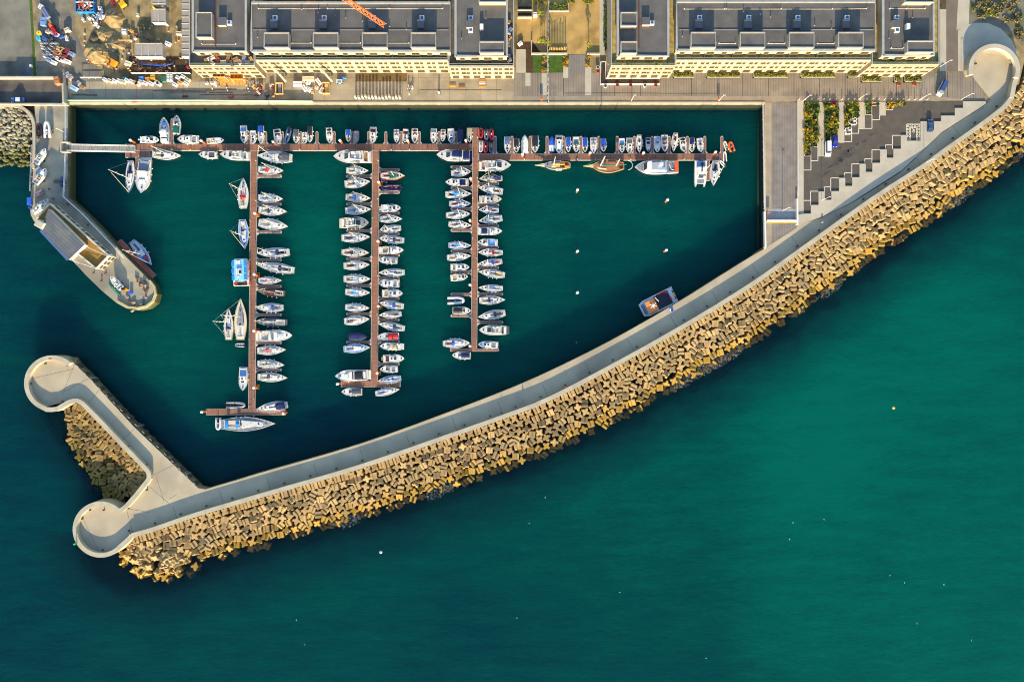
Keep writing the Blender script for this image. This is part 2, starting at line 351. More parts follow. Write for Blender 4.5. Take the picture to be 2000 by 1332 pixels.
sheet('quay_slab', [(134, 160), (1003, 160), (1003, 200), (134, 200)], .022, M_slab, 'tan slab paving along the working quay', 'paving')
sheet('quay_front', [(519, 143), (1003, 143), (1003, 160), (519, 160)], .012, M_slab, 'tan slab paving before the west blocks', 'paving')
sheet('site_pit', [(252, 110), (375, 110), (375, 146), (252, 146)], .014, M_soil, 'dark soil beside the site cabins', 'soil')
sheet('excavated_floor', [(696, 143.5), (795, 143.5), (795, 199), (696, 199)], .02, mat('wet_ground', lin((100, 78, 40)), .9, var=.2, scale=.3, detail=8), 'brown unpaved strip of quay', 'soil')
sheet('promenade_paving', [(1003, 143), (1860, 143), (1893, 138), (1924, 190), (1925, 197), (1493, 197), (1493, 200), (1003, 200)], .016, M_plank, 'planked paving along the finished quay', 'paving')
sheet('quay_strip', [(1003, 188), (1820, 188), (1925, 197), (1493, 199), (1493, 200), (1003, 200)], .026, mat('quay_strip_stone', lin((140, 126, 104)), .85, var=.1, scale=.3, detail=7), 'lighter stone strip along the quay edge', 'paving')
for i, q in enumerate([(1026, 143, 1036, 169), (1058, 143, 1068, 187), (1100, 132, 1110, 153), (1143, 132, 1155, 187)]):
    sheet('pale_path', [(q[0], q[1]), (q[2], q[1]), (q[2], q[3]), (q[0], q[3])], .036, M_white, 'pale slab path crossing the quay paving', 'path')
sheet('court_sand', [(1040, -80), (1171, -80), (1171, 106), (1040, 106)], .02, M_sand, 'sandy courtyard between the blocks', 'ground')
sheet('court_bed_soil', [(1010, 18), (1039, 18), (1039, 82), (1010, 82)], .018, M_sand, 'sandy plot beside the courtyard', 'ground')
sheet('bare_soil', [(1008, 82), (1040, 82), (1060, 108), (1042, 143), (1008, 143)], .026, M_soil, 'bare brown soil beside the lawn', 'soil')
sheet('lawn', [(1041, 109), (1058, 109), (1058, 142.5), (1041, 142.5)], .06, M_lawn, 'small lawn west of the courtyard path', 'lawn')
sheet('lawn', [(1071, 109), (1100, 109), (1100, 142.5), (1071, 142.5)], .06, M_lawn, 'larger lawn east of the courtyard path', 'lawn')
sheet('court_path', [(1110, 108), (1144, 108), (1144, 143), (1110, 143)], .03, M_plank2, 'grey sett path into the courtyard', 'path')
sheet('side_path', [(1171, -80), (1181, -80), (1181, 108), (1171, 108)], .04, M_white, 'pale footpath beside the east courtyard', 'path')
sheet('ramp_slab', [(1008, 97), (1027, 97), (1027, 143), (1008, 143)], .04, M_white, 'pale concrete ramp beside the end block', 'path')
sheet('side_road', [(1848, -120), (1871, -120), (1871, 140), (1848, 140)], .03, mat('road_setts', lin((108, 96, 82)), .9, var=.1, scale=.3, detail=7), 'brown paved side road', 'road')
sheet('side_footpath', [(1835, 19), (1848, 19), (1848, 140), (1835, 140)], .034, M_white, 'pale footpath beside the east block', 'path')
sheet('loop_apron', [(1871, 60), (1885, 50), (1905, 45), (1930, 46), (1955, 57), (1975, 78), (1988, 105), (1960, 110), (1900, 100), (1893, 140), (1871, 140)], .042, M_white, 'pale concrete apron beside the loop wall', 'paving')
sheet('scrub_ground', [(1885, -300), (2900, -300), (2900, 35), (2012, 60), (1996, 90), (1975, 66), (1930, 50), (1886, 48)], .03, M_scrub, 'grey scrubland at the coast', 'ground')
sheet('coast_path', [(1880, -120), (1898, -120), (1892, 48), (1868, 60), (1870, 20)], .05, M_white, 'pale curved path along the scrubland', 'path')
sheet('east_paving', [(1507, 201), (1556, 201), (1556, 446), (1507, 477)], .02, M_plank2, 'grey sett deck east of the basin', 'paving')
sheet('east_strip', [(1493, 201), (1507, 201), (1507, 477), (1493, 486)], .02, mat('east_strip_stone', lin((150, 136, 112)), .85, var=.1, scale=.3), 'stone strip along the east basin edge', 'paving')
sheet('east_walk', [(1557, 197), (1569.6, 197), (1569.6, 422), (1557, 440)], .03, M_white, 'pale walkway beside the car park', 'path')
for x0, x1, y1 in ((1597.4, 1609.5, 306), (1636.5, 1649, 278), (1676.5, 1689, 252), (1717.5, 1730, 225.5)): sheet('pale_path', [(x0, 200), (x1, 200), (x1, y1), (x0, y1)], .05, M_white, 'pale concrete strip between the car park beds', 'path')
for x0, x1, y, w_ in ((345, 462, 174.5, .5), (330, 455, 181, .35), (390, 500, 186, .3), (300, 420, 178, .25), (140, 190, 186, .6), (820, 980, 176, .25), (1100, 1400, 183, .2)):
    mb = MB(); band(mb, smooth_line([P2(x0, y), P2(x0*.6+x1*.4, y-.5), P2(x0*.3+x1*.7, y+.4), P2(x1, y+.2)], 4), w_, None, .045+.004*(int(x0) % 3), mat('tyre_mark', lin((96, 86, 70)), .9, var=.3, scale=.6)); setting('tyre_mark', mb, None, 'dark tyre mark along the quay paving', 'marking')
# slipway head on the east quay
mb = MB(); mb.prism(rect(1498, 408, 1556, 431), None, .05, mat('ramp_grey', lin((150, 146, 140)), .8)); setting('ramp_head', mb, None, 'pale ramp head on the east quay', 'paving')  # even grey surface of the ramp head
sheet('ramp_marking', [(1498, 433), (1556, 433), (1556, 436.5), (1498, 436.5)], .06, mat('ramp_yellow', lin((190, 140, 50)), .8), 'yellow line across the east quay', 'marking')
# car park
ASPH = [(1569.6, 306.7), (1583.8, 306.7), (1583.8, 288), (1597.4, 288), (1597.4, 306), (1610, 306), (1610, 276), (1623, 276), (1623, 262), (1637, 262), (1637, 278), (1649, 278), (1649, 252), (1663.4, 252), (1663.4, 233), (1677, 233), (1677, 252), (1689, 252), (1689, 225.5), (1703, 225.5), (1703, 208), (1718, 208), (1718, 225.5), (1730, 225.5), (1730, 216), (1744, 216), (1744, 207), (1768, 207), (1768, 199), (1880, 199), (1880, 212), (1864, 212), (1864, 227), (1837, 227), (1837, 238), (1823, 238), (1823, 255), (1810, 255), (1810, 238), (1797, 238), (1797, 276), (1770, 276), (1770, 265), (1758.6, 265), (1758.6, 291.6), (1744, 291.6), (1744, 309), (1731, 309), (1731, 293), (1718, 293), (1718, 319), (1703, 319), (1703, 336.6), (1690, 336.6), (1690, 321), (1678, 321), (1678, 347), (1663.6, 347), (1663.6, 364), (1650, 364), (1650, 348.5), (1638, 348.5), (1638, 374), (1623, 374), (1623, 391), (1610, 391), (1610, 375), (1598, 375), (1598, 401), (1583, 401), (1583, 418), (1569.6, 418)]
sheet('car_park_asphalt', ASPH, .024, M_asph, 'asphalt car park with stepped edges', 'car park')
low = [p for p in ASPH[ASPH.index((1880, 212)):]]
TERR = low+[(1557, 420), (1557, 441), (1604, 424), (1662, 396), (1760, 334), (1837, 260), (1924, 204), (1924, 199), (1880, 199)]
mb = MB(); mb.prism(pg(TERR), 0, .34, M_white); setting('concrete_terrace', mb, None, 'raised pale concrete terrace below the car park', 'paving')
mk = MB()
def stripe(x0, y0, x1, y1, wd=.22):
    a, b = P2(x0, y0), P2(x1, y1); band(mk, [a, b], wd, None, .034, M_line)
for x0, y0, x1, y1, s in [(1569.6, 306.7, 1583.8, 332.7, 'br'), (1583.8, 288, 1597.4, 314.5, 'br'), (1610, 276, 1622.6, 306, 'br'), (1637, 278, 1649, 278.5, 'b'), (1649, 252, 1663.4, 277.5, 'br'), (1663.4, 233, 1677, 261, 'br'), (1677, 252, 1689, 252, 'b'), (1689, 225.5, 1703, 251.5, 'br'), (1703, 208, 1718, 234.5, 'br'), (1718, 225.5, 1730, 225.5, 'b'),
                          (1569.6, 392, 1583, 418, 't'), (1583, 374, 1597.7, 401, 'tl'), (1598, 374.5, 1610, 375, 't'), (1610, 365, 1623, 391, 'tl'), (1622.5, 348, 1638, 374, 'tl'), (1638, 348, 1650, 348.5, 't'), (1649, 338, 1663.6, 364, 'tl'), (1663.6, 320.5, 1678, 347, 'tl'), (1678, 320.6, 1690, 321, 't'), (1689, 310.6, 1703, 336.6, 'tl'), (1703, 293, 1718, 318.7, 'tl'), (1718, 292.6, 1731, 293, 't'), (1729.5, 283.6, 1744, 309, 'tl'), (1743, 265, 1758.6, 291.6, 'tl'), (1758.6, 264.6, 1770, 265, 't')]:
    if 'b' in s: stripe(x0, y1, x1, y1)
    if 't' in s: stripe(x0, y0, x1, y0)
    if 'r' in s: stripe(x1, y0, x1, y1)
    if 'l' in s: stripe(x0, y0, x0, y1)
# disabled bay
for a in ((1770, 243, 1797.5, 243), (1770, 243, 1770, 275), (1797.5, 243, 1797.5, 275), (1778, 250, 1790, 250), (1778, 250, 1778, 275), (1790, 250, 1790, 275)): stripe(*a)
for k in range(4):
    for x0 in (1770, 1790):
        y = 250+k*6.3; stripe(x0, y, x0+8, y+6.3); stripe(x0+8, y, x0, y+6.3)
for k in range(4):
    x = 1770+k*6.9; stripe(x, 243, x+6.9, 250); stripe(x+6.9, 243, x, 250)
cx, cy = 1784, 255
wh = [(cx+2.6*math.cos(t), cy+1+2.6*math.sin(t)) for t in [k*PI/6 for k in range(-3, 8)]]
for a, b in zip(wh[:-1], wh[1:]): stripe(*a, *b, .16)
stripe(cx-1, cy-3, cx, cy+1, .18); stripe(cx, cy+1, cx+2, cy+2, .18); stripe(cx-3, cy-3.4, cx-.6, cy-3, .18); stripe(cx+.8, cy+3, cx+.8, cy+5.4, .18)
setting('parking_marking', mk, None, 'white parking bay lines and wheelchair symbol', 'marking')
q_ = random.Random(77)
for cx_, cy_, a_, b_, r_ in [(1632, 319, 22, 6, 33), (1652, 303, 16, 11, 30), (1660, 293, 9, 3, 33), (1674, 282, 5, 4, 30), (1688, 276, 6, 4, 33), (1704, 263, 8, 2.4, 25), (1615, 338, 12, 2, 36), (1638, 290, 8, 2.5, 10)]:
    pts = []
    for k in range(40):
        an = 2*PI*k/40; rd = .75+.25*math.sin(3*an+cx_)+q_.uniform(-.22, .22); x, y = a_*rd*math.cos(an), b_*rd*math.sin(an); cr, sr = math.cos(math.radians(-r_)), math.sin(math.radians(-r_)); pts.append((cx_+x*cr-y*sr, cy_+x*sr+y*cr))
    sheet('damp_patch', pts, .031+.0005*len(pts)*0+.004*((int(cx_)) % 2), mat('dark_asphalt', lin((62, 57, 52)), .6, var=.25, scale=.5, detail=8), 'dark damp patch on the car park asphalt', 'patch')  # irregular darker patches laid over the asphalt
# quay coping
mb = MB(); band(mb, [P2(132, 202), P2(1493.5, 202), P2(1493.5, 486)], .8, -.05, .2, mat('coping_stone', lin((192, 172, 138)), .8, var=.08, scale=.4, detail=6)); setting('quay_kerb', mb, None, 'pale coping stones along the basin edge', 'kerb')
mb = MB(); band(mb, [P2(150, 204.6), P2(1489.6, 204.6), P2(1489.6, 486)], .9, -9, WZ+.12, algae(mat('ledge', lin((60, 62, 36)), .9, var=.25, scale=.5), -4.2, -3.2, lin((24, 34, 16)), .95, .3, .6)); setting('quay_ledge', mb, None, 'weedy ledge at the foot of the quay wall', 'ledge')
mb = MB(); M_jt = mat('joint_dark', lin((96, 90, 78)), .9, var=.2); q_ = random.Random(4)
w_ = [P2(x, y, 0) for x, y in WALL_LONG]; L_, R_ = ribbon(w_, 0, 0); pin = [P2(x, y, 0) for x, y in INNER]
acc = resample(w_, 17.2)
for i in range(1, len(acc)-1):
    a = Vector(acc[i]); t_ = (Vector(acc[i+1])-Vector(acc[i-1])).normalized(); n_ = Vector((-t_.y, t_.x)); e = a+n_*6.4; band(mb, [tuple(a+n_*1.6), tuple(e)], .13, None, .02, M_jt)
for x0, y0, x1, y1 in [(240, 968, 262, 1050), (160, 1008, 196, 1084), (292, 950, 330, 983), (305, 930, 320, 978), (330, 975, 345, 965), (125, 765, 180, 735), (170, 790, 195, 760), (235, 862, 262, 838), (60, 740, 145, 720), (150, 700, 122, 770), (295, 930, 345, 905), (1560, 440, 1470, 497), (205, 985, 290, 1000)]:
    band(mb, [P2(x0, y0), P2(x1, y1)], .12, None, .021, M_jt)
setting('promenade_joint', mb, None, 'dark expansion joints across the breakwater walkway', 'joint')
# ---- the sea wall (one continuous parapet, pixels at its 2 m top) -----------------
M_wallc = M_concw
C1 = arc(100, 749, 50.5, 48, 252, 30); C2 = arc(195, 1034.5, 50.5, 47, 318, 40)
SW = C1+[(96, 800), (112, 797.5), (124, 791), (136, 784.5), (150, 783), (163, 790), (190, 818), (282, 914), (290, 926), (289, 936), (283, 944), (262, 970), (240, 993)]
SW = C1[:-2]+smooth_line([(90, 800.5), (108, 799), (124, 790.5), (136, 784.5), (149, 783), (162, 790)], 4)+[(190, 819), (230, 861)]+smooth_line([(278, 911), (288, 923), (289, 935), (282, 945)], 4)+[(262, 970), (245, 989), (236, 996)]+C2+[(240, 1062), (250, 1053)]
Z2 = 1.9
w1 = [P2(x, y, Z2) for x, y in SW]
w2 = [P2(x, y, Z2) for x, y in WALL_LONG]
lp = arc(1941, 137, 48, -30, 178, 40)+[(1895.5, 146)]
L2, R2 = ribbon(w2, 1.5, .75)
w2c = [((a[0]+b[0])/2, (a[1]+b[1])/2) for a, b in zip(L2, R2)]
w3 = [P2(x, y, Z2) for x, y in lp]
mb = MB(); full = w1+w2c+w3
# drop near-duplicate points
cl = [full[0]]
for p in full[1:]:
    if math.hypot(p[0]-cl[-1][0], p[1]-cl[-1][1]) > .6: cl.append(p)
MS_ = algae(mat('seawall_side', lin((172, 158, 126)), .85, var=.1, scale=.3), -4, -2, lin((120, 100, 30)), 1.)
i1 = min(range(len(cl)), key=lambda i: math.hypot(cl[i][0]-w2c[0][0], cl[i][1]-w2c[0][1])); i2 = min(range(len(cl)), key=lambda i: math.hypot(cl[i][0]-w2c[-1][0], cl[i][1]-w2c[-1][1]))
band(mb, cl[:i1+1], 1.55, -7, 1.45, M_wallc, mside=MS_); band(mb, cl[i1:i2+1], 1.5, -7, 1.68, M_wallc, mside=MS_); band(mb, cl[i2:], 1.55, -7, 1.8, M_wallc, mside=MS_)
o = mb.build('sea_wall'); tag(o, 'pale concrete wave wall running along the whole breakwater and its loops', 'sea wall')
mb = MB(); band(mb, [P2(x, y, 2.6) for x, y in arc(1941, 137, 46, -20, 178, 40)+[(1896, 147)]], 1.5, 1.88, 2.9, M_white)
o = mb.build('loop_wall_coping'); tag(o, 'thick white curved wall around the round viewing plaza', 'wall')
# ---- armour blocks --------------------------------------------------------------
M_block = algae(mat('block_concrete', lin((154, 129, 84)), .9, var=.2, scale=.35, detail=6, bump=.3, blotch=(lin((122, 106, 76)), .22, .54, .8)), -4.0, -3.0, lin((158, 120, 12)), .78, .2, .9)
M_block = algae(M_block, -9., -7.5, (0.02, 0.02, .01), 1.)
M_block2 = algae(algae(mat('block_weathered', lin((132, 106, 56)), .9, var=.25, scale=.35, detail=6, bump=.3, blotch=(lin((92, 80, 48)), .25, .52, .8)), -4.2, -2.4, lin((112, 92, 10)), .9, .2, .9), -9., -7.5, (0.02, 0.02, .01), 1.)
def block_mesh():
    s = 1.2; pr = [(-.96, -1), (-.36, -1), (-.2, -.76), (.2, -.76), (.36, -1), (.96, -1)]
    out = []
    for k in range(4):
        ca, sa = math.cos(k*PI/2), math.sin(k*PI/2)
        out += [(s*(x*ca-y*sa), s*(x*sa+y*ca)) for x, y in pr]
    mb = MB(); n = len(out)
    t = .93; zt = s*.96
    lo = [(x, y, -zt) for x, y in out]; hi0 = [(x*(t+.02), y*(t+.02), zt-.12) for x, y in out]; hi = [(x*t*.93, y*t*.93, zt) for x, y in out]
    mb.add(lo+hi0+hi, [(i, (i+1) % n, n+(i+1) % n, n+i) for i in range(n)]+[(n+i, n+(i+1) % n, 2*n+(i+1) % n, 2*n+i) for i in range(n)])
    mb.prism([(p[0], p[1]) for p in hi], None, zt)
    mb.add(lo, [tuple(range(n))[::-1]])
    mb.mi = [0]*len(mb.f); mb.m = []
    return mb
BLK = block_mesh()
def block_field(line, width_px, step, slope, z_top, side, seed, jit=.32, first=1.3, dmin=2.72):
    rr = random.Random(seed); pts = resample(line, step); out = []
    n = len(pts)
    for i in range(n):
        a = Vector(pts[max(i-1, 0)]); b = Vector(pts[min(i+1, n-1)]); t = (b-a).normalized(); nn = Vector((t.y, -t.x))*side
        wmax = width_px(i/(n-1))
        v = first; row = 0
        while v < wmax+rr.uniform(-.6, .6):
            off = (step/2 if row % 2 else 0)+(rr.gauss(0, jit) if row else rr.gauss(0, .1))
            p = Vector(pts[i])+t*off+nn*(v+(rr.gauss(0, jit) if row else 0))
            z = z_top-slope*v+rr.gauss(0, .2 if row else .05)
            ang = math.atan2(t.y, t.x)
            if row == 0: e = Euler((rr.choice((0, 0, PI/2))+rr.gauss(0, .04), rr.gauss(0, .04), ang+rr.gauss(0, .07)))
            else:
                e = Euler((rr.gauss(0, .15), rr.gauss(0, .15), ang+rr.gauss(0, .55)))
                if rr.random() < .55: e = (Euler((rr.gauss(0, .14), rr.gauss(0, .14), ang+rr.gauss(0, .55))).to_matrix() @ Euler((PI/2, 0, 0)).to_matrix()).to_euler()
            out.append((p.x, p.y, z, e, row)); v += step*rr.uniform(.88, 1.04); row += 1
        A = np.array([(o[0], o[1]) for o in out]); A0 = A.copy()
    for it in range(30):
        D = A[:, None]-A[None]; dd = np.sqrt((D**2).sum(2))+np.eye(len(A))*99
        k = np.clip(dmin-dd, 0, None)/dd*.28
        fx = (np.array([o[4] for o in out]) > 0)[:, None]
        A = A+np.where(fx, (D*k[:, :, None]).sum(1), 0)
    out = [(float(A[i, 0]), float(A[i, 1]), o[2]-slope*side*0, o[3]) for i, o in enumerate(out)]
    return out
wall_outer = [P2(x, y, Z2) for x, y in WALL_LONG]+[P2(x, y, 0) for x, y in [(1992, 172), (2003, 140), (2018, 95), (2050, 30)]]
B1 = block_field(wall_outer, lambda t: 16.6+1.*min(1, max(0, t*4))+2.0*max(0, t-.75)*4 - 5*max(0, .06-t)/.06, 2.74, .30, -.7, 1, 5, .24)
def inv(x, y, z):
    f = K*(H-z)/H; return (x/f+1000, 666-y/f)
B1 = [b for b in B1 if inv(b[0], b[1], b[2])[1] > -20 and b[2] > -6.6 and (math.hypot(inv(b[0], b[1], 0)[0]-1941, inv(b[0], b[1], 0)[1]-137) > 58)]
arm = [P2(x, y, Z2) for x, y in [(276, 956), (288, 936), (284, 918), (230, 868), (190, 826), (160, 796), (140, 787)]]
B2 = block_field(arm, lambda t: (13.2+5.5*math.sin(PI*min(1, .12+t))) if t < .9 else 8, 2.6, .27, -.7, -1, 9, .24)
# extra toe on the south-west round head
rr = random.Random(3)
for k in range(78):
    a = math.radians(rr.uniform(186, 318)); r = rr.uniform(6, 16); x, y = P2(292, 1048, 0)
    px, py = x+r*math.cos(a)*1.2+1.5, y+r*math.sin(a)-1.5
    if math.hypot(*(np.array(inv(px, py, -3))-np.array((195, 1034)))) < 62: continue
    B1.append((px, py, -1.3-.29*r+rr.gauss(0, .2), Euler((rr.gauss(0, .5), rr.gauss(0, .5), rr.uniform(0, 6.3)))))
ALLB = B1+B2
order = sorted(range(len(ALLB)), key=lambda i: (ALLB[i][0])**2+(ALLB[i][1])**2+(H-ALLB[i][2])**2 + (1e9 if ALLB[i][2] < -5.0 else 0))
solo = set(order[:300])
bme = BLK.mesh('armour_block', M_block)
BLK2 = BLK.mesh('armour_block_b', M_block2); nB1 = len(B1); rest = MB(); BV = np.array(BLK.v)
for i, (x, y, z, e) in enumerate(ALLB):
    if i in solo:
        o = link('armour_block', bme if i < nB1 else BLK2, None, (x, y, z)); o.rotation_euler = e
        tag(o, 'grooved concrete armour block in the middle stretch of the outer breakwater slope', 'armour block', 'armour blocks in the middle stretch of the breakwater')
    else:
        Rm = np.array(e.to_matrix()); rest.add([tuple(v) for v in (BV@Rm.T+np.array((x, y, z)))], BLK.f, M_block if i < nB1 else M_block2)
o = rest.build('armour_blocks'); tag(o, 'mass of grooved concrete armour blocks along both ends of the breakwater', 'armour blocks', None, 'stuff')
# dark core slope under the blocks
M_core = mat('core_stone', lin((52, 43, 30)), .95, var=.3, scale=.6, detail=8, bump=.5)
mb = MB()
for line, sd, wd in ((wall_outer, 1, 17), (arm, -1, 13)):
    L_, R_ = ribbon(line, 0, 0)
    n = len(line); A = []; Bq = []
    for i in range(n):
        a = Vector(line[max(i-1, 0)]); b = Vector(line[min(i+1, n-1)]); t = (b-a).normalized(); nn = Vector((t.y, -t.x))*sd
        p = Vector(line[i]); q = p+nn*wd; A.append((p.x, p.y, -2.)); Bq.append((q.x, q.y, -2.-.31*wd))
    fs = [(i, i+1, n+i+1, n+i) for i in range(n-1)]
    mb.add(A+Bq, fs if sd > 0 else [f[::-1] for f in fs], M_core)
setting('core_slope', mb, None, 'dark stone slope beneath the armour blocks', 'slope')
# ---- natural boulders north-west ---------------------------------------------------
def rock_mesh(seed):
    rr = random.Random(seed)
    import bmesh
    bm = bmesh.new(); bmesh.ops.create_icosphere(bm, subdivisions=1, radius=1)
    for v in bm.verts: v.co *= rr.uniform(.72, 1.12)
    me = bpy.data.meshes.new('boulder'); bm.to_mesh(me); bm.free(); me.materials.append(M_rock); return me
M_rock = algae(mat('boulder_stone', lin((120, 116, 96)), .9, var=.25, scale=.6, detail=6), -3.6, -2.2, lin((70, 72, 14)), .9, .5, .9)
RK = [rock_mesh(k) for k in range(8)]
rr = random.Random(8); nb = 0
mb = MB(); mb.add([(*P2(-60, 206), -.6), (*P2(66, 206), -.6), (*P2(66, 330), -6), (*P2(-60, 330), -6)], [(3, 2, 1, 0)], M_core); setting('boulder_slope', mb, None, 'dark slope beneath the boulders', 'slope')
y = 211.
while y < 328:
    x = -8.+rr.uniform(0, 4)
    while x < 66:
        lim = 66 if y > 250 else 8+58*math.sqrt(max(0, 1-((250-y)/46)**2))
        px, py = x+rr.gauss(0, 1), y+rr.gauss(0, 1)
        if px < lim-3 and py > 209:
            z = -.5-(y-209)/120*4.6+rr.gauss(0, .15); s = rr.uniform(.8, 1.25)
            o = link('boulder', rr.choice(RK), None, P(px, py, z), None, (s*rr.uniform(.9, 1.35), s, s*rr.uniform(.7, 1.))); o.rotation_euler = (rr.uniform(0, 6), rr.uniform(0, 6), rr.uniform(0, 6))
            tag(o, 'pale natural boulder in the rock slope beside the pier root', 'boulder', 'natural boulders beside the pier'); nb += 1
        x += rr.uniform(6.4, 9.)
    y += 7.4
# curved retaining wall round the boulder slope
mb = MB(); band(mb, [P2(x, y, .5) for x, y in [(-60, 206), (20, 206.5)]+arc(22, 250, 44, 88, 0, 14)+[(66, 300), (64, 330)]], 1.1, -6, .5, M_concw)
o = mb.build('retaining_wall'); tag(o, 'curved pale retaining wall around the boulder slope', 'wall')
# ================================================================== PONTOONS
M_deck = lines(mat('pontoon_planks', lin((136, 92, 68)), .85, var=.14, scale=.25, detail=6, blotch=(lin((118, 84, 68)), .05, .5, .8)), 1.6, .16, .45, 1)
M_deckx = lines(mat('pontoon_planks_x', lin((136, 92, 68)), .85, var=.14, scale=.25, detail=6, blotch=(lin((112, 82, 70)), .05, .5, .8)), 1.6, .16, .45, 0)
M_deckf = mat('finger_planks', lin((122, 88, 74)), .85, var=.12, scale=.4, detail=6)
M_float = mat('pontoon_float', lin((150, 146, 136)), .8, var=.1)
M_fram = mat('pontoon_frame', lin((176, 168, 152)), .6, var=.1)
PZ = -4.0
def strip(mb, x0, y0, x1, y1, m, cap=None, axis=None):
    a, b = P2(x0, y0, PZ), P2(x1, y1, PZ)
    lo = (min(a[0], b[0]), min(a[1], b[1])); hi = (max(a[0], b[0]), max(a[1], b[1])); c = ((lo[0]+hi[0])/2, (lo[1]+hi[1])/2); d = (hi[0]-lo[0], hi[1]-lo[1])
    mb.box((c[0], c[1], PZ-.32), (d[0], d[1], .5), M_float)
    mb.box((c[0], c[1], PZ-.05), (d[0], d[1], .14), M_fram)
    mb.box((c[0], c[1], PZ+.02), (max(d[0]-.24, .2), max(d[1]-.24, .2), .06), m)
def finger(parent, bx, by, ex, ey, wpx=5.4):
    """finger from pontoon edge (bx,by) out to (ex,ey)"""
    a = Vector(P2(bx, by, PZ)); b = Vector(P2(ex, ey, PZ)); t = (b-a).normalized(); n = Vector((-t.y, t.x)); w = wpx*K/2*1.02; L = (b-a).length
    mb = MB(); out = []
    for s in (-1, 1): pass
    prof = [(0, w+.75), (.9, w+.0), (L-w, w)]+[(L-w+w*math.sin(k*PI/10), w*math.cos(k*PI/10)) for k in range(1, 5)]
    pl = [a+t*x+n*y for x, y in prof]+[b]+[a+t*x-n*y for x, y in prof[::-1]]
    poly = [(p.x, p.y) for p in pl]
    mb.prism(poly, PZ-.5, PZ-.02, M_fram, M_float)
    q = [a+t*.1+n*(w-.12), a+t*.1-n*(w-.12), b-t*(w*.9)-n*(w-.12), b-t*(w*.9)+n*(w-.12)]
    mb.prism([(p.x, p.y) for p in q], None, PZ+.02, M_deckf)
    o = mb.build('finger', None, parent)
    return o
def pontoon(label, segs, fingers, name='pontoon'):
    t = thing(name, (0, 0, 0), label, 'pontoon')
    for x0, y0, x1, y1, ax in segs:
        mb = MB(); strip(mb, x0, y0, x1, y1, M_deck if ax else M_deckx); mb.build('walkway', None, t)
    for f in fingers: finger(t, *f)
    # service pedestals and cleats
    for x0, y0, x1, y1, ax in segs:
        n = int(max(abs(x1-x0), abs(y1-y0))/34)
        for k in range(n):
            f = (k+.6)/n; mb = MB()
            px, py = (x0+1.8, y0+(y1-y0)*f) if ax else (x0+(x1-x0)*f, y1-1.6)
            p = P(px, py, PZ); mb.box((p[0], p[1], PZ+.5), (.26, .26, 1.), paint(60, 90, 150) if k % 3 == 1 else M_white, taper=.8); mb.build('service_post', None, t)
    return t
north1 = [(336, 232)]+[(x, 257) for x in (486, 518.5, 551.5, 587, 619, 652.5, 688, 720, 753.5, 783.5, 819, 857, 890.5)]
pontoon('brown planked main walkway from the gangway to the red inflatables', [(245, 281.6, 921, 295, 0), (245, 295, 293, 308, 0), (265, 308, 272.5, 359, 1)], [(x, 282, x, y) for x, y in north1])
pontoon('brown planked cross walkway running east from the red inflatables', [(934.5, 300.3, 1418, 313.5, 0), (1378.5, 313.5, 1386, 353, 1)], [(x, 300.5, x, 266) for x in (967, 1000, 1035.5, 1068.5, 1101, 1134.6, 1169.5, 1205.5, 1239, 1274, 1307, 1343, 1376.5, 1410)])
def tilt(x_top, x_bot, y0, y1, y): return x_top+(x_bot-x_top)*(y-y0)/(y1-y0)
def long_pontoon(label, xt0, xt1, xb0, xb1, y0, y1, tee, west, east, wx, ex):
    t = thing('pontoon', (0, 0, 0), label, 'pontoon')
    q = pg([(xt0, y0), (xt1, y0), (xb1, y1), (xb0, y1)], PZ); mb = MB(); mb.prism(q, PZ-.5, PZ+.02, M_fram, M_float)
    q = pg([(xt0+.8, y0+.5), (xt1-.8, y0+.5), (xb1-.8, y1), (xb0+.8, y1)], PZ); mb.prism(q, None, PZ+.05, M_deck); mb.build('walkway', None, t)
    if tee:
        mb = MB(); strip(mb, *tee, M_deckx); mb.build('walkway', None, t)
    for y in west: finger(t, tilt(xt0, xb0, y0, y1, y), y, wx, y)
    for y in east: finger(t, tilt(xt1, xb1, y0, y1, y), y, ex if y < 560 or ex < 800 else 983, y)
    n = int((y1-y0)/36)
    for k in range(n):
        y = y0+(k+.5)*(y1-y0)/n; mb = MB(); p = P(tilt(xt0, xb0, y0, y1, y)+1.6 if k % 2 else tilt(xt1, xb1, y0, y1, y)-1.6, y, PZ)
        mb.box((p[0], p[1], PZ+.5), (.26, .26, 1.), paint(60, 90, 150) if k % 3 == 1 else M_white, taper=.8); mb.build('service_post', None, t)
    return t
long_pontoon('longest brown pontoon with a T-shaped end, west of the other two', 489, 502.5, 485, 498.5, 295.5, 798, (403, 798, 558, 810.5), [], [344, 399, 453, 508, 559.6, 615, 670, 722.6], 0, 550)
long_pontoon('middle brown pontoon with fingers on both sides and a T-shaped end', 727, 740.5, 724, 738, 295.5, 744.2, (666, 744.2, 782, 755.8), [344.7, 399, 451, 506, 558, 613.5, 668.4], [332, 375.5, 416.5, 457, 498.7, 543, 583.5, 625, 667, 711], 676, 780.5)
long_pontoon('shortest brown pontoon, the eastern one of three with fingers', 923, 934.3, 920, 931.8, 250, 681, (879, 681, 974.5, 686.5), [326.7, 367.7, 408.5, 450, 490.5, 532, 575, 617], [359.3, 401, 441.5, 483, 523, 574.6, 629.7], 880, 974.8)
# lone pontoon by the stone pier
t = thing('pontoon', (0, 0, 0), 'lone reddish pontoon moored against the stone pier', 'pontoon')
q = pg([(227, 474), (236, 467), (304, 537), (295, 545)], PZ); mb = MB(); mb.prism(q, PZ-.5, PZ, mat('red_deck', lin((176, 92, 82)), .85, var=.12, scale=.5), M_float); mb.build('walkway', None, t)
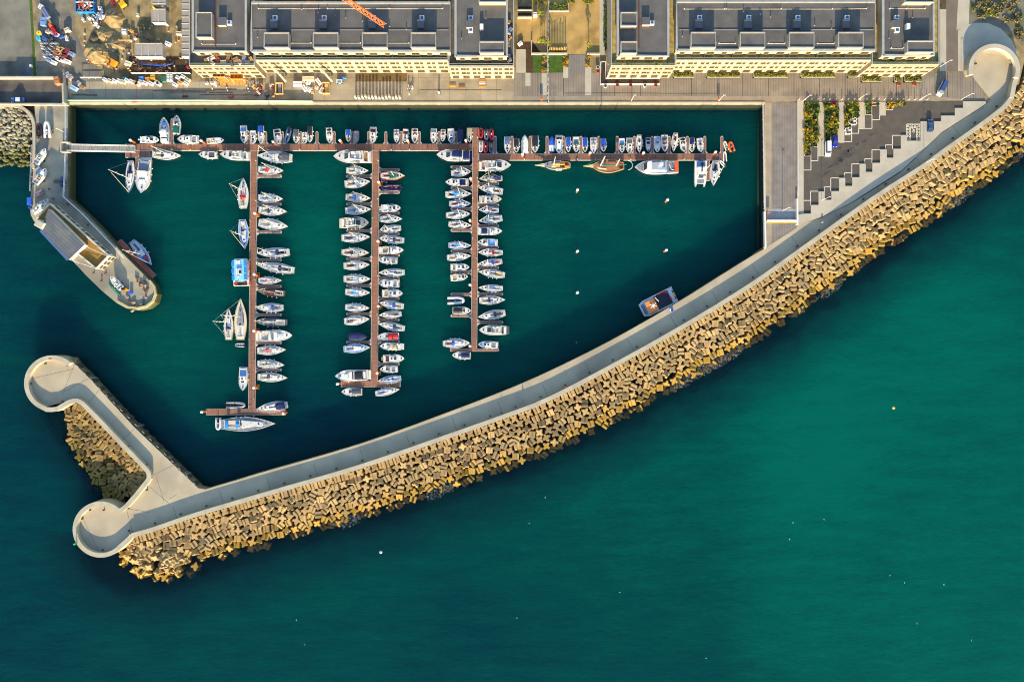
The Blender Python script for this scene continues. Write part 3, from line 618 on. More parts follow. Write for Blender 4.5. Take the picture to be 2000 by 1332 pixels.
# gangway
gz0, gz1 = .5, -3.6
t = thing('gangway', P(133, 289, 0), 'long pale aluminium gangway from the stone pier down to the pontoon', 'gangway')
a0, a1 = Vector(P(134, 289.5, gz0)), Vector(P(265, 292, gz1)); dd = (a1-a0); tt = dd.normalized(); nn = Vector((-tt.y, tt.x, 0)).normalized()
base = Vector(t.location)
mb = MB(); M_alu = mat('aluminium', lin((170, 172, 170)), .5, .0, var=.06)
q = [a0+nn*1.05-base, a0-nn*1.05-base, a1-nn*1.05-base, a1+nn*1.05-base]; mb.add(q+[v-Vector((0, 0, .2)) for v in q], [(0, 1, 2, 3), (7, 6, 5, 4), (0, 4, 5, 1), (1, 5, 6, 2), (2, 6, 7, 3), (3, 7, 4, 0)], lines(mat('gangway_deck', lin((140, 136, 128)), .8, var=.1), 4.5, .2, .4, 0)); mb.build('deck', None, t)
for s in (-1, 1):
    mb = MB(); up = Vector((0, 0, 1.15))
    for hgt in (0., 1.15): mb.tube([a0+nn*s*1.1+Vector((0, 0, hgt))-base, a1+nn*s*1.1+Vector((0, 0, hgt))-base], .09, M_alu, 4)
    for k in range(15):
        p = a0+dd*(k/14)+nn*s*1.1-base; mb.tube([p, p+up], .05, M_alu, 4)
        if k < 14: mb.tube([p, a0+dd*((k+1)/14)+nn*s*1.1+up-base], .04, M_alu, 4)
    mb.build('railing', None, t)
mb = MB(); band(mb, [P2(140, 280), P2(123.5, 280), P2(123.5, 298.5), P2(140, 298.5)], .5, 0, 1.3, M_white)
o = mb.build('gangway_gate'); tag(o, 'white three-sided parapet at the pier end of the gangway', 'parapet')
# ---- mooring piles
M_pile = mat('pile_orange', lin((196, 92, 30)), .6, var=.15, scale=1.); M_cap = paint(238, 232, 222)
for i, (x, y, note) in enumerate([(252.5, 273, 'at the foot of the gangway'), (391, 274, 'behind the small boats east of the gangway'), (532, 276, 'just east of the longest pontoon, quay side'), (663, 273.5, 'quay side, west of the middle pontoon'), (795.5, 273.5, 'beside the maroon motorboat on the main walkway'), (909.5, 273.5, 'quay side, by the end of the main walkway'),
        (1020.5, 300.5, 'below the white-covered boat on the cross walkway'), (1153, 297.5, 'beside the grey open boat on the cross walkway'), (1258, 297.5, 'beside the navy-hulled boat on the cross walkway'), (1399, 296, 'at the east end of the cross walkway'),
        (1305, 389.5, 'standing alone, north-east of the open basin'), (1128.5, 370, 'standing alone, north-west of the open basin'), (1128.5, 490, 'standing alone, west middle of the open basin'), (1302.5, 488, 'standing alone, east middle of the open basin'), (1128.5, 571, 'standing alone, southernmost in the open basin'),
        (496, 416, 'first down the longest pontoon'), (495, 535.5, 'second down the longest pontoon'), (494.6, 646, 'third down the longest pontoon'), (494.3, 757.3, 'fourth down the longest pontoon'), (392.4, 804.7, 'at the west tip of the longest pontoon\'s end'), (552, 807.7, 'at the east tip of the longest pontoon\'s end'),
        (738.5, 355, 'first down the middle pontoon'), (737.5, 470.5, 'second down the middle pontoon'), (738, 598, 'third down the middle pontoon'), (735.7, 728.7, 'fourth down the middle pontoon'), (658, 750, 'at the west tip of the middle pontoon\'s end'),
        (919, 348, 'first down the shortest pontoon'), (917.7, 430, 'second down the shortest pontoon'), (917.6, 556, 'third down the shortest pontoon'), (917.6, 676, 'last down the shortest pontoon')]):
    x0, y0, _ = P(x, y, -.4)
    t = thing('mooring_pile', (x0, y0, WZ), 'orange mooring pile with white cap, '+note, 'mooring pile', 'orange mooring piles')
    mb = MB(); mb.cyl((0, 0, -3), .40, 6.3, M_pile, 12); mb.build('post', None, t, smooth=False)
    mb = MB(); mb.cyl((0, 0, 3.3), .48, .35, M_cap, 12); mb.cyl((0, 0, 3.65), .48, .35, M_cap, 12, .1); mb.build('cap', None, t)
    if 480 < x < 500 or 730 < x < 740:
        mb = MB(); band(mb, [(-.7, -.75), (.75, -.75), (.75, .75), (-.7, .75)], .12, .3, .62, paint(190, 140, 40)); mb.build('guide_frame', None, t)
# ================================================================== BOATS
GLASS = mat('boat_glass', (.02, .03, .035), .08, var=0); TEAK = lines(mat('teak', lin((168, 126, 78)), .75, var=.15, scale=1.5), .3, .06, .4, 1)
COL = dict(w=(212, 208, 198), dk=(194, 192, 184), c=(198, 186, 160), g=(126, 129, 134), dg=(78, 80, 84), k=(34, 33, 36), n=(22, 34, 78), b=(28, 76, 168), lb=(120, 160, 206), sky=(36, 128, 196), r=(176, 24, 30), m=(112, 30, 38), t=(176, 136, 84), br=(104, 62, 36), gr=(18, 96, 78), o=(214, 84, 22), y=(216, 170, 40), p=(190, 40, 70), tan=(170, 150, 110), sb=(70, 96, 130))
def cm(k, rough=.4): return TEAK if k == 't' else paint(*COL[k], rough, 'gelcoat')
NAMEC = dict(w='white', dk='pale grey', c='cream', g='grey', dg='dark grey', k='black', n='navy', b='blue', lb='pale blue', sky='bright blue', r='red', m='maroon', t='teak', br='brown', gr='green', o='orange', y='yellow', p='pink-red', tan='tan', sb='slate-blue')
def outline(kind, L, B, n=12):
    out = []
    for i in range(n+1):
        t = i/n
        if kind == 's':
            w = .60+.40*math.sin(PI/2*min(1, t/.42)) if t < .42 else max(0., 1-((t-.42)/.58)**1.85)
        elif kind == 'd':   # double-ended classic
            w = .45+.55*math.sin(PI/2*min(1, t/.45)) if t < .45 else max(0., 1-((t-.45)/.55)**2.0)
        else:
            w = .88+.12*min(1, t/.4) if t < .5 else max(0., 1-((t-.5)/.5)**2.6)**.85
        out.append((t*L, max(w*B/2, .03)))
    return out
def hull(t, kind, L, B, F, mh, md, name='hull', rim=.12, boot=None):
    ol = outline(kind, L, B); n = len(ol); mb = MB(); dk = MB(); vs = []
    for x, w in ol:
        tt = x/L; z = F*(1+.28*tt*tt)
        xb = x-.10*L*tt*tt*tt*.9
        vs += [(x, w, z), (xb, w*.9, 0), (xb*.96+.02*L, w*.62, -.45), (xb*.96+.02*L, -w*.62, -.45), (xb, -w*.9, 0), (x, -w, z), (x-(rim*2 if tt > .97 else 0), -max(w-rim, .01), z), (x-(rim*2 if tt > .97 else 0), max(w-rim, .01), z)]
    fs = []
    for i in range(n-1):
        a, b = i*8, i*8+8
        fs += [(a, b, b+1, a+1)[::-1], (a+1, b+1, b+2, a+2)[::-1], (a+3, b+3, b+4, a+4)[::-1], (a+4, b+4, b+5, a+5)[::-1], (a+5, b+5, b+6, a+6)[::-1], (a+7, b+7, b, a)[::-1]]
    fs += [(0, 1, 2, 3, 4, 5)[::-1]]
    fs = [f[::-1] for f in fs]
    mb.add(vs, fs, mh); mb.build(name, None, t)
    v2 = []
    for x, w in ol:
        tt = x/L; z = F*(1+.28*tt*tt)-.07; xx = x-(rim*2 if tt > .97 else 0)
        v2 += [(xx, max(w-rim, .01), z), (xx, -max(w-rim, .01), z)]
    v2[0] = (v2[0][0]+rim, v2[0][1], v2[0][2]); v2[1] = (v2[1][0]+rim, v2[1][1], v2[1][2])
    dk.add(v2, [(2*i, 2*i+1, 2*i+3, 2*i+2) for i in range(n-1)], md)
    dk.add([(0, ol[0][1], F), (0, -ol[0][1], F), (rim, -ol[0][1]+rim, F), (rim, ol[0][1]-rim, F)], [(0, 1, 2, 3)], mh)
    dk.build('deck', None, t)
    return ol
def rr_poly(x0, x1, w0, w1, c=.25):
    """rounded outline along x, half widths w0 (aft) w1 (fore)"""
    return [(x0, -w0+c*.5), (x0+c*.5, -w0), (x1-c, -w1), (x1, -w1*.55), (x1, w1*.55), (x1-c, w1), (x0+c*.5, w0), (x0, w0-c*.5)]
def cabin(t, x0, x1, w0, w1, z, h, m, rake=.5, aft=.1, mtop=None, name='cabin'):
    mb = MB(); p0 = rr_poly(x0, x1, w0, w1); p1 = rr_poly(x0+aft, x1-rake, w0*.86, w1*.82); mb.frust(p0, z, p1, z+h, m, mtop or m)
    return mb.build(name, None, t)
def windscreen(t, x1, w, z, h, rake, frac=.75):
    mb = MB(); a, b = .18, .92; d = .035
    def pt(f, s): return (x1-rake*f+d, s*w*(1-.17*f)*.80, z+h*f+d)
    def ps(f, s): return (x1-.25-rake*f-.0, s*(w*(1-.17*f)*.98+.03), z+h*f+d)
    mb.add([pt(a, -1), pt(a, 1), pt(b, 1), pt(b, -1)], [(0, 1, 2, 3)], GLASS)
    mb.build('windscreen', None, t)
def side_glass(t, x0, x1, w, z, h):
    mb = MB()
    for s in (-1, 1): mb.box(((x0+x1)/2, s*w, z+h*.55), (x1-x0, .05, h*.4), GLASS)
    mb.build('side_window', None, t)
def tray(t, x0, x1, w0, w1, z, h, mrim, msole, name='cockpit', th=.14):
    mb = MB(); o = rr_poly(x0, x1, w0, w1, .2); i = rr_poly(x0+th, x1-th, w0-th, w1-th, .2); n = 8
    mb.add([(p[0], p[1], z) for p in o]+[(p[0], p[1], z+h) for p in o]+[(p[0], p[1], z+h) for p in i]+[(p[0], p[1], z+.02) for p in i],
           [(k, (k+1) % n, n+(k+1) % n, n+k) for k in range(n)]+[(n+k, n+(k+1) % n, 2*n+(k+1) % n, 2*n+k) for k in range(n)]+[(2*n+k, 2*n+(k+1) % n, 3*n+(k+1) % n, 3*n+k) for k in range(n)], mrim)
    mb.add([(p[0], p[1], z+.025) for p in i], [tuple(range(n))], msole); return mb.build(name, None, t)
def arch(t, x0, x1, w, z, h, m, name, n=6, flat=.5):
    mb = MB(); vs = []
    for x, k in ((x0, 1.), ((x0+x1)/2, 1.04), (x1, .92)):
        for i in range(n+1):
            a = PI*i/n; vs.append((x, w*k*math.cos(a), z+h*k*math.sin(a)**flat))
    fs = [(j*(n+1)+i, (j+1)*(n+1)+i, (j+1)*(n+1)+i+1, j*(n+1)+i+1) for j in range(2) for i in range(n)]
    fs += [tuple(range(n+1)), tuple(2*(n+1)+i for i in range(n, -1, -1))]
    mb.add(vs, fs, m); return mb.build(name, None, t)
SH = {}
def shared(name, key, fn):
    if key not in SH: SH[key] = fn().mesh(name)
    return SH[key]
def hatch(t, x, y, z, s=.5):
    def f():
        mb = MB(); mb.box((0, 0, .03), (1.2, 1.2, .06), cm('w')); mb.box((0, 0, .075), (1., 1., .05), mat('hatch_glass', (.012, .014, .018), .15, var=0)); return mb
    link('hatch', shared('hatch', 'hatch', f), t, (x, y, z), None, (s, s, 1))
def fender(t, x, y, z, m='w'):
    def f():
        mb = MB(); mb.cyl((0, 0, -.32), .05, .1, cm(m), 8, .15); mb.cyl((0, 0, -.22), .15, .44, cm(m), 8); mb.cyl((0, 0, .22), .15, .1, cm(m), 8, .05); return mb
    link('fender', shared('fender', 'fender'+m, f), t, (x, y, z))
def outboard(t, x, y, z, m='k'):
    def f():
        mb = MB(); mb.box((-.25, 0, .35), (.5, .36, .5), cm(m), 0, .8); mb.box((-.2, 0, -.3), (.22, .2, 1.), cm('dg')); return mb
    link('outboard', shared('outboard', 'ob'+m, f), t, (x, y, z))
def rail(t, ol, F, h=.55, f0=.62, name='pulpit', m=None):
    pts = [(x*.985, w-.1, F*(1+.28*(x/ol[-1][0])**2)+h) for x, w in ol if x/ol[-1][0] >= f0]
    pts2 = pts+[(x, -y, z) for x, y, z in reversed(pts)]
    mb = MB(); mb.tube(pts2, .035, m or M_alu, 4)
    for p in pts[::2]+[(x, -y, z) for x, y, z in pts[::2]]: mb.tube([p, (p[0], p[1], p[2]-h)], .03, m or M_alu, 4)
    return mb.build(name, None, t)
def mast(t, x, z, h, lean=0., r=.10, spread=(.42, .68), name='mast'):
    mb = MB(); M_m = mat('mast_alu', lin((222, 210, 186)), .4, var=.05)
    mb.tube([(x, 0, z), (x+lean, 0, z+h)], r, M_m, 6, r*.75)
    for s in spread:
        zz = z+h*s; ww = .1*h*(1.05-s*.75); mb.tube([(x-.15, -ww, zz+.05), (x, 0, zz), (x-.15, ww, zz+.05)], .045, M_m, 4)
    return mb.build(name, None, t)
def sail_boat(t, L, B, o):
    F = .95 if L > 8 else .8
    mh = cm(o.get('h', 'w')); md = cm(o.get('d', 'dk'))
    ol = hull(t, o.get('k', 's'), L, B, F, mh, md)
    z = F-.05; w = B/2
    cov = o.get('c', 'n'); sole = o.get('s', 'g')
    cabin(t, .38*L, .78*L, w*.60, w*.30, z+.02, .42, cm(o.get('cab', 'w')), .5, .05)
    mb = MB()
    for s in (-1, 1): mb.add([(.42*L, s*(w*.585), z+.14), (.66*L, s*(w*.46), z+.14), (.66*L, s*(w*.435), z+.32), (.42*L, s*(w*.555), z+.32)], [(0, 1, 2, 3) if s < 0 else (3, 2, 1, 0)], GLASS)
    mb.build('side_window', None, t)
    tray(t, .07*L, .36*L, w*.52, w*.56, z+.02, .24, cm('w'), cm(sole))
    mb = MB()
    for s in (-1, 1): mb.box((.21*L, s*w*.36, z+.14), (.24*L, w*.2, .12), cm(o.get('seat', 'c')))
    mb.build('seat', None, t)
    if 'bim' in o: arch(t, .06*L, .34*L, w*.7, z+.8, .5, cm(o['bim']), 'bimini')
    if cov != '-':
        arch(t, .34*L, .34*L+.85, w*.55, z+.25, .62, cm(cov), 'sprayhood')
    mb = MB(); mb.box((.375*L, 0, z+.30), (.7, w*.34, .3), cm('k')); mb.build('companionway', None, t)
    mb = MB(); nn_ = 10; cc = (.12*L, 0, z+.75)
    mb.tube([(cc[0], .42*math.cos(2*PI*k/nn_), cc[2]+.42*math.sin(2*PI*k/nn_)) for k in range(nn_+1)], .03, M_alu, 4); mb.box((cc[0]+.12, 0, z+.4), (.16, .2, .7), cm('w')); mb.build('steering_wheel', None, t)
    hatch(t, .70*L, 0, F*1.12+.27 if False else z+.46, .5); hatch(t, .83*L, 0, F*1.17, .42)
    if o.get('mast', 1):
        mh_ = o.get('mh', 1.12)*L; xm = .56*L; mast(t, xm, z+.3, mh_)
        mb = MB(); mb.tube([(xm-.1, 0, z+1.5), (.24*L, 0, z+1.45)], .06, M_alu, 5); b = mb.build('boom', None, t)
        if o.get('sc', cov) != '-':
            mb = MB(); mb.tube([(xm-.15, 0, z+1.72), (.42*L, 0, z+1.65), (.26*L, 0, z+1.55)], .24, cm(o.get('sc', cov)), 6, .14); mb.build('sail_cover', None, b)
        mb = MB(); a, c_ = Vector((.985*L, 0, F*1.3)), Vector((xm, 0, z+.3+mh_*.97)); mb.tube([a, a+(c_-a)*.06, a+(c_-a)*.9], .075 if o.get('gen', 1) else .025, mat('furled_sail', lin((214, 202, 176)), .8, var=.05), 5, .035); mb.build('forestay', None, t)
        mb = MB(); mb.tube([(.02*L, 0, F), (xm, 0, z+.3+mh_)], .018, M_alu, 3); mb.build('backstay', None, t)
    rail(t, ol, F); 
    mb = MB(); mb.tube([(.02*L, -w*.62, F+.55), (.02*L, w*.62, F+.55)], .035, M_alu, 4); mb.tube([(.02*L, -w*.6, F), (.02*L, -w*.62, F+.55)], .03, M_alu, 4); mb.tube([(.02*L, w*.6, F), (.02*L, w*.62, F+.55)], .03, M_alu, 4); mb.build('pushpit', None, t)
    for k in range(3): fender(t, (.28+.16*k)*L, (w+.12)*(1 if o.get('f', 1) else -1), .55)
    return ol
def motor_boat(t, L, B, o):
    F = .9; mh = cm(o.get('h', 'w')); ol = hull(t, 'm', L, B, F, mh, cm(o.get('d', 'w'))); z = F-.05; w = B/2
    c0, c1 = o.get('cab', (.36, .76)); cock = o.get('s', 'g')
    tray(t, .03*L, c0*L-.03, w*.86, w*.86, z+.02, .18, cm('w'), cm(cock), 'cockpit', .12)
    mb = MB(); mb.box((.09*L, 0, z+.2), (.5, w*1.3, .34), cm(o.get('seat', 'w'))); mb.build('seat', None, t)
    if c1 > c0:
        cabin(t, c0*L, c1*L, w*.80, w*.55, z, 1.0 if not o.get('low') else .5, cm(o.get('top', 'w')), 1.0, .1)
        windscreen(t, c1*L, w*.55, z, 1.0 if not o.get('low') else .5, 1.0); side_glass(t, (c0+.05)*L, (c1-.16)*L, w*.74, z, 1.0 if not o.get('low') else .5)
        if o.get('hat', 1): hatch(t, (c0+.45*(c1-c0))*L-.2, 0, z+(1.0 if not o.get('low') else .5), .55)
    if 'tarp' in o: arch(t, .04*L, o.get('tl', c0+.04)*L, w*.82, z+.12, .95 if not o.get('flat') else .4, cm(o['tarp']), 'canopy')
    if 'mid' in o: mb = MB(); mb.box(((c0-.08)*L, 0, z+.32), (.14*L, w*.9, .3), cm(o['mid'])); mb.build('cushion', None, t)
    hatch(t, .86*L, 0, F*1.2, .45); rail(t, ol, F, .5)
    ob = o.get('ob', 'k')
    if ob != '-':
        for y in ((-.35, .35) if B > 2.8 else (0,)): outboard(t, -.05, y, F-.2, ob)
    if o.get('plat'): mb = MB(); mb.box((-.45, 0, .35), (.9, B*.7, .12), cm('w')); mb.build('swim_platform', None, t)
    mb = MB(); mb.tube([(c0*L+.3, 0, z+.9), (c0*L+.1, 0, z+2.4)], .03, M_alu, 4); mb.build('aerial', None, t)
    for k in range(2): fender(t, (.3+.25*k)*L, (w+.12)*(1 if k % 2 else 1), .5)
def open_boat(t, L, B, o):
    F = .75; ol = hull(t, o.get('k', 'm'), L, B, F, cm(o.get('h', 'w')), cm(o.get('d', 'w'))); z = F-.05; w = B/2
    tray(t, .05*L, o.get('e', .78)*L, w*.84, w*.55, z+.02, .16, cm('w'), cm(o.get('s', 'dg')), 'well', .1)
    for x in (.25, .5):
        mb = MB(); mb.box((x*L, 0, z+.12), (.32, w*1.4, .1), cm(o.get('seat', 'w'))); mb.build('thwart', None, t)
    mb = MB(); mb.box((.4*L, 0, z+.35), (.5, w*.5, .7), cm(o.get('con', 'w')), 0, .8); mb.add([(.4*L+.28, -w*.25, z+.68), (.4*L+.28, w*.25, z+.68), (.4*L+.1, w*.22, z+1.), (.4*L+.1, -w*.22, z+1.)], [(0, 1, 2, 3)], GLASS); mb.build('console', None, t)
    if 'fwd' in o: mb = MB(); mb.add([(.70*L, -w*.52, z+.2), (.88*L, -w*.22, z+.22), (.88*L, w*.22, z+.22), (.70*L, w*.52, z+.2)], [(0, 1, 2, 3)], cm(o['fwd'])); mb.build('bow_cushion', None, t)
    if o.get('ob', 'k') != '-': outboard(t, -.05, 0, F-.15, o.get('ob', 'k'))
    hatch(t, .86*L, 0, F*1.2, .4); fender(t, .4*L, w+.1, .4)
def cover_boat(t, L, B, o):
    F = .85; ol = hull(t, 'm', L, B, F, cm(o.get('h', 'w')), cm('w')); mb = MB(); n = 7; vs = []
    a, b = o.get('r', (0, 1))
    st = [p for p in ol if a-.01 <= p[0]/L <= b+.01]
    for x, w in st:
        zz = F*(1+.28*(x/L)**2)
        for i in range(n): th = PI*i/(n-1); vs.append((x, w*1.01*math.cos(th), zz+.02+(.16+.45*(w/(B/2)))*math.sin(th)**.8*(1 if 0 < x/L < .98 else .3)))
    m_ = len(st)
    mb.add(vs, [(j*n+i, (j+1)*n+i, (j+1)*n+i+1, j*n+i+1) for j in range(m_-1) for i in range(n-1)]+[tuple(range(n)), tuple((m_-1)*n+i for i in range(n-1, -1, -1))], mat('tarp_%s' % o.get('c', 'n'), lin(COL[o.get('c', 'n')]), .8, var=.25, scale=1.2, bump=.6)); mb.build('boat_cover', None, t)
    if b < .8: hatch(t, .86*L, 0, F*1.2, .4); cabin(t, (b+.02)*L, .82*L, B*.36, B*.22, F-.05, .45, cm('w'), .5)
    outboard(t, -.05, 0, F-.2, o.get('ob', 'k'))
def rib_boat(t, L, B, o):
    mt = cm(o.get('c', 'g'), .6); r = B*.17; mb = MB(); w = B/2-r
    pts = [(0, w, .45), (.45*L, w, .46), (.7*L, w*.86, .5), (.86*L, w*.5, .56), (.95*L-r, 0, .6), (.86*L, -w*.5, .56), (.7*L, -w*.86, .5), (.45*L, -w, .46), (0, -w, .45)]
    sm = smooth_line([(p[0], p[1]) for p in pts], 2); sm = [(x, y, .45+.15*max(0, x/L)**2) for x, y in sm]
    mb.tube(sm, r, mt, 8); mb.build('tube', None, t, smooth=True)
    mb = MB(); fl = [(.02*L, w*.9), (.02*L, -w*.9), (.6*L, -w*.85), (.82*L, -w*.4), (.82*L, w*.4), (.6*L, w*.85)]; mb.prism(fl, -.2, .25, cm(o.get('s', 'dg'))); mb.build('floor', None, t)
    mb = MB(); mb.box((.04*L, 0, .45), (.1, w*1.9, .5), cm('dg')); mb.build('transom', None, t)
    if o.get('con', 1):
        mb = MB(); mb.box((.42*L, 0, .6), (.5, w*.7, .75), cm(o.get('cc', 'w')), 0, .8); mb.build('console', None, t)
        mb = MB(); mb.box((.24*L, 0, .5), (.9, w*.6, .45), cm(o.get('seat', 'k')), 0, .85); mb.build('seat', None, t)
    else:
        for x in (.25, .5): mb = MB(); mb.box((x*L, 0, .48), (.28, w*1.9, .08), cm('c')); mb.build('thwart', None, t)
    if o.get('ob', 'k') != '-': outboard(t, -.05, 0, .6, o.get('ob', 'k'))
def cruiser(t, L, B, o):
    F = 1.35; mh = cm(o.get('h', 'w')); ol = hull(t, 'm', L, B, F, mh, cm(o.get('d', 'dk'))); z = F-.05; w = B/2
    mb = MB(); mb.box((-.5, 0, .4), (1.1, B*.8, .14), cm(o.get('pl', 't'))); mb.build('swim_platform', None, t)
    tray(t, .02*L, .2*L, w*.84, w*.84, z+.02, .35, cm('w'), cm(o.get('s', 't')))
    mb = MB(); mb.box((.06*L, 0, z+.3), (.7, w*1.3, .5), cm(o.get('seat', 'w'))); mb.build('bench', None, t)
    hh = 1.5; cabin(t, .2*L, .74*L, w*.82, w*.62, z, hh, cm('w'), 2.2, .15, name='superstructure')
    windscreen(t, .74*L, w*.62, z, hh, 2.2); side_glass(t, .25*L, .58*L, w*.80, z, hh)
    fb = tray(t, .2*L, .54*L, w*.70, w*.60, z+hh-.03, .5, cm('w'), cm(o.get('fs', 'c')), 'flybridge', .2)
    mb = MB(); mb.box((.40*L, w*.2, z+hh+.35), (.6, .5, .7), cm(o.get('seat2', 'w'))); mb.box((.40*L, -w*.22, z+hh+.35), (.6, .5, .7), cm(o.get('seat2', 'w'))); mb.build('helm_seat', None, t)
    mb = MB(); mb.box((.26*L, 0, z+hh+.25), (.7, w*1.0, .45), cm(o.get('fseat', 'c'))); mb.build('flybridge_bench', None, t)
    mb = MB(); mb.add([(.535*L, -w*.5, z+hh+.5), (.535*L, w*.5, z+hh+.5), (.505*L, w*.45, z+hh+.95), (.505*L, -w*.45, z+hh+.95)], [(0, 1, 2, 3)], GLASS); mb.build('flybridge_screen', None, t)
    mb = MB(); mb.tube([(.22*L, -w*.72, z+hh), (.19*L, -w*.6, z+hh+1.3), (.19*L, w*.6, z+hh+1.3), (.22*L, w*.72, z+hh)], .12, cm('w'), 6); mb.build('radar_arch', None, t)
    if 'bim' in o: arch(t, .21*L, .50*L, w*.6, z+hh+1.2, .35, cm(o['bim']), 'bimini')
    if 'aft' in o: arch(t, .0*L, .2*L, w*.78, z+.9, .5, cm(o['aft']), 'aft_canopy')
    hatch(t, .84*L, 0, F*1.22, .55); rail(t, ol, F, .7, .45)
    for k in range(4): fender(t, (.2+.15*k)*L, -(w+.14), .7)
def express(t, L, B, o):
    F = 1.2; ol = hull(t, 'm', L, B, F, cm(o.get('h', 'w')), cm(o.get('d', 'w'))); z = F-.05; w = B/2
    mb = MB(); mb.box((-.4, 0, .4), (.9, B*.8, .14), cm(o.get('pl', 'w'))); mb.build('swim_platform', None, t)
    tray(t, .03*L, .5*L, w*.84, w*.78, z+.02, .35, cm('w'), cm(o.get('s', 'c')))
    mb = MB(); mb.box((.1*L, 0, z+.28), (.8, w*1.2, .5), cm(o.get('seat', 'w'))); mb.box((.38*L, -w*.3, z+.4), (.6, .6, .7), cm(o.get('seat', 'w'))); mb.build('seat', None, t)
    cabin(t, .5*L, .76*L, w*.78, w*.45, z, .75, cm('w'), 1.6, -.35, name='coachroof')
    windscreen(t, .70*L, w*.66, z+.05, .85, 1.5)
    if 'bim' in o: arch(t, o.get('bx', (.2, .48))[0]*L, o.get('bx', (.2, .48))[1]*L, w*.72, z+.7, .5, cm(o['bim']), 'canopy')
    if o.get('arch', 1): mb = MB(); mb.tube([(.34*L, -w*.85, z+.3), (.4*L, -w*.7, z+1.5), (.4*L, w*.7, z+1.5), (.34*L, w*.85, z+.3)], .16, cm('w'), 6); mb.build('radar_arch', None, t)
    hatch(t, .84*L, 0, F*1.2, .5); rail(t, ol, F, .6, .5)
    for k in range(3): fender(t, (.25+.18*k)*L, (w+.14), .6)
KIND = dict(S=(sail_boat, 'sailing_yacht', 'sailing yacht'), M=(motor_boat, 'cabin_motorboat', 'motorboat'), O=(open_boat, 'open_motorboat', 'motorboat'), C=(cover_boat, 'covered_motorboat', 'motorboat'), R=(rib_boat, 'inflatable_boat', 'inflatable boat'), F=(cruiser, 'motor_yacht', 'motor yacht'), X=(express, 'sports_cruiser', 'motor yacht'))
def look(kd, o):
    if 'lk' in o: return o['lk']
    h = NAMEC[o.get('h', 'w')]
    if kd == 'S':
        c = o.get('c', 'n'); return h+' yacht'+(' with '+NAMEC[c]+' sprayhood' if c != '-' else ' with '+NAMEC[o.get('s', 'g')]+' cockpit')
    if kd == 'M': return h+' cabin boat with '+(NAMEC[o['tarp']]+' canopy' if 'tarp' in o else NAMEC[o.get('s', 'g')]+' cockpit')
    if kd == 'O': return h+' open boat with '+NAMEC[o.get('s', 'dg')]+' floor'
    if kd == 'C': return 'boat under a '+NAMEC[o.get('c', 'n')]+' cover'
    if kd == 'R': return NAMEC[o.get('c', 'g')]+' inflatable'
    if kd == 'F': return h+' flybridge motor yacht'
    return h+' sports cruiser'
def boat(kd, sx, sy, bx, by, bm, o, label, group=None, z=WZ, dz=None):
    fn, nm, ct = KIND[kd]
    dzl = (dz if dz is not None else 1.0)+z
    a, b = Vector(P2(sx, sy, dzl)), Vector(P2(bx, by, dzl)); L = (b-a).length; B = bm*K*(H-dzl)/H
    t = thing(nm, (a.x, a.y, z), label, ct, group, math.atan2(b.y-a.y, b.x-a.x))
    fn(t, L, B, o); return t
GP = 'boats moored at the pontoons'
def row(tmpl, recs, start=0):
    for i, r in enumerate(recs):
        kd, sx, sy, bx, by, bm, o = r
        lb = o.get('lb') or look(kd, o)+', '+tmpl % ORD[i+start]
        boat(kd, sx, sy, bx, by, bm, o, lb, GP)
row('%s from the gangway, quay side of walkway', [
 ('M', 273, 273, 311, 273, 14, dict(s='w', cab=(.3, .7), ob='w', d='w')), ('X', 322, 279, 322, 231, 18, dict(h='w', d='lb', s='g', bim='w')), ('M', 344, 262, 346, 226, 15, dict(tarp='gr', cab=(.42, .7), s='gr')), ('M', 388, 272.5, 347, 272.5, 17, dict(s='g', cab=(.34, .72))), ('O', 403, 275.5, 437, 273.5, 12, dict(s='tan')),
 ('M', 475, 245, 477, 281, 14, dict(h='w', s='lb', d='w')), ('M', 494, 255, 494, 282, 12, dict(low=1, s='w')), ('M', 509, 246, 510, 282, 12, dict(tarp='b', cab=(.4, .62))), ('O', 540, 252, 544, 282, 15, dict(s='k')), ('R', 565, 249, 557, 281, 11, dict(c='sb', s='dg', lk='slate-blue inflatable')),
 ('M', 578, 253, 578, 280, 12, dict(tarp='dg', tl=.55, cab=(.55, .75), low=1)), ('O', 594, 258, 595, 281, 10, dict(s='w', con='n')), ('M', 605, 247, 605, 279, 11, dict(tarp='k', tl=.55, cab=(.55, .8), low=1)), ('O', 642, 249, 644, 280, 13, dict(s='k', e=.6)), ('M', 680, 253, 681, 278, 11, dict(tarp='b', cab=(.5, .8), low=1, flat=1)), ('C', 696, 256, 695, 281, 11, dict(c='g', h='g')),
 ('M', 729, 248, 727.5, 281, 14, dict(s='m', cab=(.36, .72))), ('O', 774, 252, 774.5, 280, 12, dict(h='g', s='g', con='c')), ('M', 792.5, 252, 791, 279, 12, dict(s='m', cab=(.42, .72), low=1)), ('O', 810, 250.5, 810, 280, 13, dict(s='br', fwd='br')), ('M', 847.5, 251, 846.5, 281, 13, dict(s='c', cab=(.3, .82))),
 ('O', 865.5, 252.5, 864.5, 277, 10, dict(s='br', con='br')), ('M', 880.5, 251, 882, 281, 14, dict(cab=(.35, .75), low=1, s='w', d='lb')), ('C', 899, 252, 899, 280, 12, dict(c='n', r=(0, .95))), ('M', 916.5, 250, 917, 279, 10.5, dict(tarp='tan', cab=(.52, .84), low=1, flat=1))])
